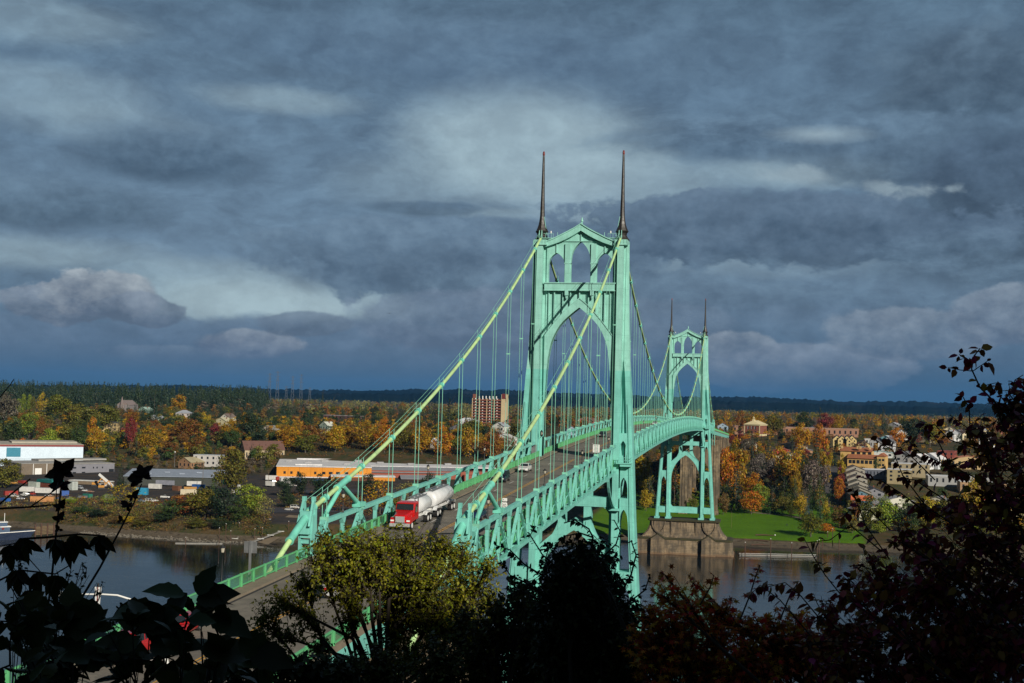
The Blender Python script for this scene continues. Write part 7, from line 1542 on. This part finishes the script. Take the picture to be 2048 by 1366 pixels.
def shrub(name, label, cat, base, blobs, nleaf, lsize, lmat, tmpl=OVATE, seed=0, r0=.03, droop=.6, twig=None, stems=(), fork=.35, extra=None, lpt=9, group=None, nside=5):
    rs = np.random.default_rng(seed); bx, by_ = base
    root = Vector((bx, by_, ground(bx, by_)-.1)); t_ = thing(name, label, cat, root, 0, group)
    w_ = MB().use(STEMM); LP = []; LD = []; LU = []
    Cs = [(at(px, py, d), r*d/FPX) for px, py, d, r in blobs]; area = sum(r*r for c, r in Cs)
    cen = sum((c for c, r in Cs), Vector())/max(1, len(Cs)) if Cs else root
    hub = root.lerp(cen, fork); w_.tube([root-root, (hub-root)*.5+Vector((r0*2, 0, 0)), hub-root], [r0*1.6, r0*1.3, r0], 8)
    def add_leaves(pts, n, k=1.0):
        for i in range(n):
            u = rs.uniform(.15, 1)*(len(pts)-1); j = min(len(pts)-2, int(u)); p = pts[j].lerp(pts[j+1], u-j); d = (pts[j+1]-pts[j]).normalized()
            sd = Vector(rs.normal(0, 1, 3)); sd = (sd-d*sd.dot(d)).normalized()
            LP.append(p); LD.append(d*.5+sd*.9+Vector((0, 0, -droop*rs.uniform(.2, 1.3)))); LU.append(Vector(rs.normal(0, .55, 3))+Vector((0, 0, 1)))
    for c, r in Cs:
        side = Vector(rs.normal(0, .12, 3))*(c-hub).length
        mid = hub.lerp(c, .5)+side; w_.tube([hub-root, mid-root, c-root], [r0*.7, r0*.45, r0*.22], 5, cap=False)
        nt_ = max(2, int(nleaf*r*r/area/lpt))
        for i in range(nt_):
            u = rs.uniform(.55, 1.0); s_ = mid.lerp(c, u) if rs.random() < .6 else c
            d = Vector(rs.normal(0, 1, 3)); d.z += .25; d.normalize(); L = r*rs.uniform(.5, 1.15)*(1-.0*u)
            e = c+d*L; m_ = s_.lerp(e, .5)+Vector(rs.normal(0, .1, 3))*L+Vector((0, 0, .08*L))
            w_.tube([s_-root, m_-root, e-root], [r0*.12+.002, r0*.08+.0015, .0012], 3, cap=False)
            add_leaves([s_, m_, e], lpt)
    for st in stems:                          # explicit long stems: (list of (px, py), dist, radius, leaves)
        pts = [at(x, y, st[1]+.05*i) for i, (x, y) in enumerate(st[0])]
        w_.tube([p-root for p in pts], [st[2]*(1-.6*i/len(pts)) for i in range(len(pts))], 5, cap=False)
        if st[3]: add_leaves(pts, st[3])
    w_.build('stems', parent=t_)
    if extra:
        for x, y, d, ax, ay, sz in extra:     # single leaves at a place with a direction in the view
            p = at(x, y, d); LP.append(p); LD.append(_r*ax-_u*ay+_f*rs.uniform(-.3, .3)); LU.append(Vector(rs.normal(0, .35, 3))-_f*.8+Vector((0, 0, .5)))
    S = lsize*rs.uniform(.65, 1.25, len(LP))
    if extra: S[-len(extra):] = [e[5] for e in extra]
    V, F = leaf_mesh(np.array([tuple(p-root) for p in LP]), np.array([tuple(d) for d in LD]), np.array([tuple(u) for u in LU]), S, tmpl)
    mobj('leaves', mesh_np('leaves', V, F, lmat), t_)
    return t_
def fg(name, c, hue=.3, val=.5, trans=.25, rough=.5): return leafmat(name, c, hue, val, rough, trans)
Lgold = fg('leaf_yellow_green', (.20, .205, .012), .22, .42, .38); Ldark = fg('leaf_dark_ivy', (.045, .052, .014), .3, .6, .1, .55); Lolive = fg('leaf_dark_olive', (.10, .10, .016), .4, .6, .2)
Lmaple = fg('leaf_rust_maple', (.60, .20, .026), .35, .55, .3); Ldog = fg('leaf_dark_red', (.30, .07, .03), .5, .6, .2); Lbig = fg('leaf_big_green', (.050, .062, .018), .3, .5, .15); Lvine = fg('leaf_vine_red', (.045, .014, .012), .4, .5, .15)
def D(bl, d, j=0): return [(x, y, d+((i*37) % 11-5)*j, r) for i, (x, y, r) in enumerate(bl)]
ct = [(700, 1105, 62), (760, 1092, 50), (820, 1098, 58), (640, 1128, 50), (880, 1105, 50), (925, 1122, 50), (968, 1142, 44), (650, 1085, 40), (610, 1170, 48), (690, 1170, 70), (780, 1165, 80), (860, 1175, 75), (925, 1190, 60), (975, 1205, 45),
      (565, 1205, 44), (530, 1240, 44), (520, 1290, 40), (560, 1320, 36), (610, 1235, 42), (570, 1275, 30), (700, 1240, 40), (790, 1250, 70), (870, 1260, 75), (940, 1270, 60), (640, 1300, 30), (820, 1320, 60), (900, 1335, 60), (840, 1215, 80), (740, 1130, 60), (700, 1150, 60), (900, 1230, 70)]
shrub('tree', 'yellow green leafy tree standing in the sun in front of the bridge deck', 'tree', (30.5, -225.5), D(ct, 28, .12), 42000, .072, Lgold, OVATE, 1, .09, .5, lpt=12, fork=.86)
sh = [(880, 1345, 80), (980, 1290, 75), (1050, 1280, 80), (1000, 1225, 48), (1060, 1220, 55), (930, 1240, 36), (650, 1345, 50), (600, 1350, 40), (1120, 1330, 110), (760, 1350, 70), (960, 1350, 70), (1040, 1180, 34), (700, 1345, 50)]
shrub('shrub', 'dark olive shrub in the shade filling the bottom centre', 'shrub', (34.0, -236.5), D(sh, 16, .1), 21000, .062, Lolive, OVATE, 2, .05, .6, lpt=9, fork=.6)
iv = [(1160, 1098, 34), (1130, 1125, 52), (1190, 1125, 50), (1105, 1170, 60), (1165, 1175, 75), (1215, 1175, 55), (1130, 1230, 80), (1200, 1235, 85), (1245, 1240, 50), (1110, 1300, 70), (1180, 1310, 100), (1260, 1300, 75), (1230, 1350, 90)]
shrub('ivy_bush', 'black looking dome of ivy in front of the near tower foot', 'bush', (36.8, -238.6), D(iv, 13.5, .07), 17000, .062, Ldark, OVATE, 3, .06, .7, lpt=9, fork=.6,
      stems=[([(1180, 1110), (1186, 1075), (1178, 1058), (1150, 1040), (1128, 1046)], 13, .012, 16), ([(1186, 1075), (1160, 1066), (1130, 1072), (1110, 1090)], 13, .01, 20), ([(1200, 1120), (1232, 1088), (1240, 1062), (1228, 1040)], 13, .01, 14),
             ([(1240, 1190), (1262, 1150), (1272, 1110), (1262, 1080)], 13, .012, 24), ([(1120, 1140), (1085, 1110), (1060, 1070), (1072, 1052)], 13, .01, 28), ([(1100, 1160), (1050, 1130), (1020, 1100), (990, 1090)], 13, .01, 34), ([(1100, 1190), (1060, 1170), (1020, 1150), (1000, 1120)], 13, .01, 36),
             ([(1250, 1210), (1290, 1180), (1300, 1150)], 13, .01, 10), ([(1115, 1150), (1090, 1120), (1100, 1088)], 13, .01, 26), ([(1080, 1200), (1040, 1180), (1020, 1190)], 13, .01, 20), ([(1230, 1220), (1262, 1200), (1280, 1210)], 13, .01, 16)])
mp_ = [(1330, 1195, 36), (1300, 1235, 45), (1375, 1215, 40), (1430, 1225, 42), (1350, 1265, 65), (1430, 1280, 60), (1500, 1250, 36), (1545, 1245, 32), (1600, 1250, 40), (1320, 1320, 80), (1410, 1340, 75), (1490, 1315, 60), (1560, 1300, 62), (1620, 1310, 55), (1530, 1350, 60), (1330, 1150, 18), (1385, 1165, 18), (1640, 1350, 50), (1290, 1290, 50), (1450, 1240, 36), (1580, 1290, 60), (1660, 1290, 50), (1480, 1350, 70)]
shrub('maple_shrub', 'rust orange maple leaves below the concrete pier', 'shrub', (40.8, -240.8), D(mp_, 12, .07), 8500, .07, Lmaple, MAPLE, 4, .04, .5, lpt=7, fork=.6,
      stems=[([(1480, 1240), (1500, 1190), (1512, 1150), (1520, 1130)], 11, .008, 18), ([(1560, 1240), (1580, 1190), (1596, 1165)], 11, .008, 14), ([(1400, 1210), (1420, 1175), (1428, 1150)], 11, .008, 12)])
dg = [(1700, 1190, 50), (1650, 1235, 48), (1745, 1140, 45), (1805, 1085, 45), (1850, 1010, 34), (1905, 935, 28), (1965, 870, 36), (2020, 820, 55), (1985, 905, 60), (2040, 890, 60),
      (1900, 1030, 45), (1975, 990, 60), (2040, 990, 60), (1850, 1090, 65), (1940, 1090, 80), (2030, 1090, 70), (1770, 1180, 75), (1870, 1190, 100), (1990, 1200, 110), (1700, 1270, 80), (1790, 1290, 100), (1910, 1300, 110), (2020, 1310, 100), (1690, 1345, 80), (1850, 1350, 90), (1620, 1290, 50), (1985, 800, 18), (2040, 775, 26)]
ex = [(1962, 697, 7, .8, -.15, .075), (1958, 697, 7, -.9, -.1, .06), (1962, 698, 7, .3, .8, .05), (1945, 728, 7, .35, -.7, .06), (1938, 735, 7, -.3, -.8, .065), (1942, 722, 7, -.5, .9, .075), (1950, 722, 7, .3, .9, .06), (1916, 710, 7, -.9, .2, .055), (1921, 708, 7, .2, -.6, .04), (1917, 712, 7, 0, .7, .04),
      (1894, 735, 7, -1, -.1, .045), (1896, 736, 7, .3, .6, .03), (1976, 724, 7, .5, .9, .085), (1974, 722, 7, .5, -.3, .03), (1967, 765, 7, .1, .9, .055), (1990, 770, 7, .8, -.2, .04), (1985, 776, 7, -.6, .1, .05), (1996, 790, 7, .4, -.9, .07), (1978, 790, 7, -.9, -.1, .06), (1925, 792, 7, -.8, .6, .055), (1922, 795, 7, .3, -.8, .045), (1930, 800, 7, -.3, .8, .05), (1940, 805, 7, .7, -.6, .06)]
shrub('dogwood_bush', 'tall dark red leaved bush rising at the right edge against the sky', 'bush', (42.5, -245.6), D(dg, 7, .12), 8200, .055, Ldog, OVATE, 5, .018, .8, lpt=7, fork=.5,
      stems=[([(2045, 900), (2005, 850), (1990, 805), (1960, 775), (1943, 738), (1948, 712), (1960, 697)], 7, .007, 10), ([(1943, 742), (1920, 740), (1896, 735)], 7, .003, 3), ([(1946, 742), (1975, 722)], 7, .003, 2), ([(1943, 730), (1930, 718), (1918, 708)], 7, .003, 2), ([(1960, 775), (1980, 768), (1996, 765)], 7, .003, 4),
             ([(1950, 900), (1940, 850), (1938, 815), (1925, 792)], 7, .005, 10), ([(1900, 930), (1880, 890), (1862, 865), (1850, 860)], 7, .004, 12), ([(1870, 960), (1830, 920), (1800, 895), (1770, 890)], 7, .004, 12), ([(1760, 1100), (1700, 1050), (1660, 1080), (1615, 1085)], 6.6, .004, 10), ([(1690, 1200), (1650, 1150), (1625, 1110), (1610, 1080)], 6.6, .004, 12),
             ([(1650, 1250), (1600, 1190), (1570, 1165), (1530, 1175)], 6.6, .004, 22), ([(1620, 1270), (1560, 1200), (1520, 1170), (1500, 1190)], 6.6, .004, 20), ([(1780, 1120), (1730, 1050), (1712, 1000), (1705, 975)], 6.8, .004, 16), ([(1860, 1030), (1800, 985), (1760, 960), (1722, 955)], 6.8, .004, 20), ([(1850, 1010), (1805, 950), (1785, 900), (1750, 880)], 6.9, .004, 18), ([(1930, 960), (1880, 925), (1840, 905), (1815, 880)], 6.9, .004, 22), ([(1960, 900), (1900, 880), (1870, 850), (1845, 848)], 6.9, .004, 16), ([(1780, 1060), (1740, 1020), (1700, 1020), (1680, 1040)], 6.8, .004, 14), ([(1890, 1000), (1830, 960), (1795, 955)], 6.9, .004, 18), ([(1980, 880), (1940, 860), (1900, 830)], 6.9, .004, 12), ([(2050, 830), (2020, 790), (2030, 760), (2046, 750)], 7, .004, 10)], extra=ex)
bg_ = [(30, 1250, 60), (110, 1262, 55), (190, 1262, 50), (265, 1262, 42), (350, 1205, 36), (400, 1200, 34), (370, 1255, 50), (440, 1275, 50), (320, 1310, 60), (230, 1325, 70), (120, 1330, 80), (20, 1330, 80), (430, 1340, 70), (520, 1335, 45), (20, 1170, 40), (300, 1250, 40)]
ex = [(370, 1190, 2.7, -.9, -.25, .085), (375, 1186, 2.7, -.5, .6, .09), (392, 1200, 2.7, .9, -.2, .09), (395, 1190, 2.7, .4, -.8, .07), (420, 1230, 2.7, .8, .3, .1), (330, 1215, 2.7, -.8, .4, .09), (210, 1225, 2.7, -.9, .1, .1), (230, 1225, 2.7, .9, .2, .12), (150, 1225, 2.7, -.8, .3, .12), (120, 1240, 2.7, .9, .1, .11),
      (60, 1220, 2.7, .8, .3, .12), (30, 1200, 2.7, .6, .5, .11), (275, 1240, 2.7, .9, .1, .09), (480, 1270, 2.7, .7, .5, .09), (460, 1250, 2.7, -.4, -.8, .07), (500, 1300, 2.7, .8, .2, .1), (90, 1290, 2.7, .9, .2, .13), (190, 1290, 2.7, .9, .1, .12), (300, 1290, 2.7, .9, -.1, .12), (400, 1300, 2.7, .9, .1, .12)]
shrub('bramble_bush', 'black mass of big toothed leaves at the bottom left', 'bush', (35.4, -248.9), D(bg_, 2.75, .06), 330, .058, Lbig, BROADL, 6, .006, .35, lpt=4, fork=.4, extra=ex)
# hanging compound leaves at the left edge
ex = []
for cx_, cy_ in ((50, 1078), (35, 1140), (110, 1078), (140, 1082), (150, 1070), (75, 1145), (110, 1150), (200, 1072), (20, 1090), (60, 1180)):
    for k in range(5): a_ = -.9+.45*k; ex.append((cx_, cy_, 3.1, math.sin(a_)*1.1, math.cos(a_)*.9+.25, .045+.014*((k*7) % 3)))
shrub('hanging_vine', 'drooping compound leaves hanging at the left edge over the water', 'vine', (34.9, -248.6), [], 10, .06, Lvine if 0 else fg('leaf_vine_green', (.045, .040, .012), .4, .5, .2), NARROW, 7, .006, .5, fork=.4, extra=ex,
      stems=[([(-60, 1250), (-10, 1140), (40, 1078), (100, 1074), (160, 1068), (210, 1072)], 3.1, .0045, 0), ([(-40, 1180), (40, 1140), (110, 1148), (140, 1130)], 3.1, .003, 0), ([(-60, 1020), (60, 1014), (112, 1009)], 3.1, .003, 0), ([(-60, 1060), (20, 990), (60, 958)], 3.1, .003, 0), ([(60, 1014), (110, 980), (125, 965)], 3.1, .002, 0), ([(-40, 1100), (40, 1085), (60, 1120), (100, 1165)], 3.1, .002, 0),
             ([(112, 1009), (113, 975), (116, 965)], 3.1, .0015, 0), ([(-60, 900), (-5, 800), (20, 770), (28, 758)], 3.1, .002, 0)])
# two tall thin shoots with reddish leaf whorls
for i, (pts, wh) in enumerate(((([(88, 1275), (103, 1160), (116, 1030), (122, 975), (125, 938)]), ((124, 944, 9, .045), (122, 972, 7, .034), (121, 1014, 4, .024), (119, 1038, 4, .024), (118, 1060, 3, .02))),
                               (([(157, 1206), (200, 1135), (240, 1060), (268, 1005), (283, 968)]), ((284, 950, 9, .038), (273, 963, 4, .03), (266, 995, 4, .024), (256, 1012, 5, .024), (243, 1042, 3, .02))))):
    ex = []
    for x, y, n, s_ in wh:
        for k in range(n): a_ = k*2*PI/n+.3; ex.append((x, y, 3.3, math.cos(a_)*1.2, math.sin(a_)*.5-.15, s_*(.55+.45*((k*5) % 4)/3)))
    shrub('tall_shoot', ('left' if i == 0 else 'right')+' one of two tall thin shoots with dark red leaf whorls, lower left', 'shoot', (34.9-.1*i+.3, -248.4), [], 10, .06, Lvine, BROADL, 8+i, .004, .5, fork=.3, stems=[(pts, 3.3, .0035, 0)], extra=ex)
# wispy fine twigs round the street light
ws = [(130, 1160, 30), (170, 1150, 26), (120, 1200, 34), (200, 1190, 24), (60, 1190, 30), (40, 1120, 30), (90, 1230, 40), (220, 1250, 30), (150, 1300, 60), (60, 1290, 50), (260, 1310, 50), (240, 1215, 14)]
shrub('wispy_shrub', 'wispy fine leaved twigs in front of the white street light', 'shrub', (33.8, -246.6), D(ws, 5.2, .05), 1500, .016, Lbig, OVATE, 12, .006, .3, lpt=8, fork=.5)
shrub('leaning_bush', 'shaded bush at the bottom between the big leaves and the yellow green tree', 'bush', (32.6, -243.5), D([(560, 1345, 40), (620, 1350, 46), (480, 1350, 50), (680, 1355, 40)], 8.5, .05), 1600, .06, Ldark, OVATE, 14, .02, .5, lpt=8, fork=.5)
# ================================================================== haze
hz = bpy.data.materials.new('haze_air'); hz.use_nodes = True; t = NT(hz.node_tree)
t.n.remove(t.n['Principled BSDF'])
pv = t.new('ShaderNodeVolumePrincipled'); pv.inputs['Color'].default_value = (.12, .42, 1.0, 1); pv.inputs['Density'].default_value = 2.0e-5
pv.inputs['Anisotropy'].default_value = 0.0
t.l.new(pv.outputs[0], t.n['Material Output'].inputs['Volume'])
mb = MB().use(hz); mb.box(-12000, 12000, -1500, 22000, -8, 330)
o = mb.build('haze'); tag(o, kind='stuff')
# ================================================================== labels that single out each repeat
ORD = ['leftmost', 'second from the left', 'third from the left', 'fourth from the left', 'fifth from the left', 'sixth from the left', 'seventh from the left', 'eighth from the left', 'ninth from the left', 'tenth from the left', 'eleventh from the left', 'twelfth from the left', 'thirteenth from the left', 'fourteenth from the left', 'fifteenth from the left', 'sixteenth from the left']
by = {}
for o_, base, px in LABELS: by.setdefault(base, []).append((px, o_))
for base, L_ in by.items():
    L_.sort(key=lambda q: q[0])
    for i, (px, o_) in enumerate(L_):
        if len(L_) == 1: o_['label'] = base
        elif i == len(L_)-1: o_['label'] = base+', rightmost'
        else: o_['label'] = base+', '+(ORD[i] if i < len(ORD) else 'number %d from the left' % (i+1))
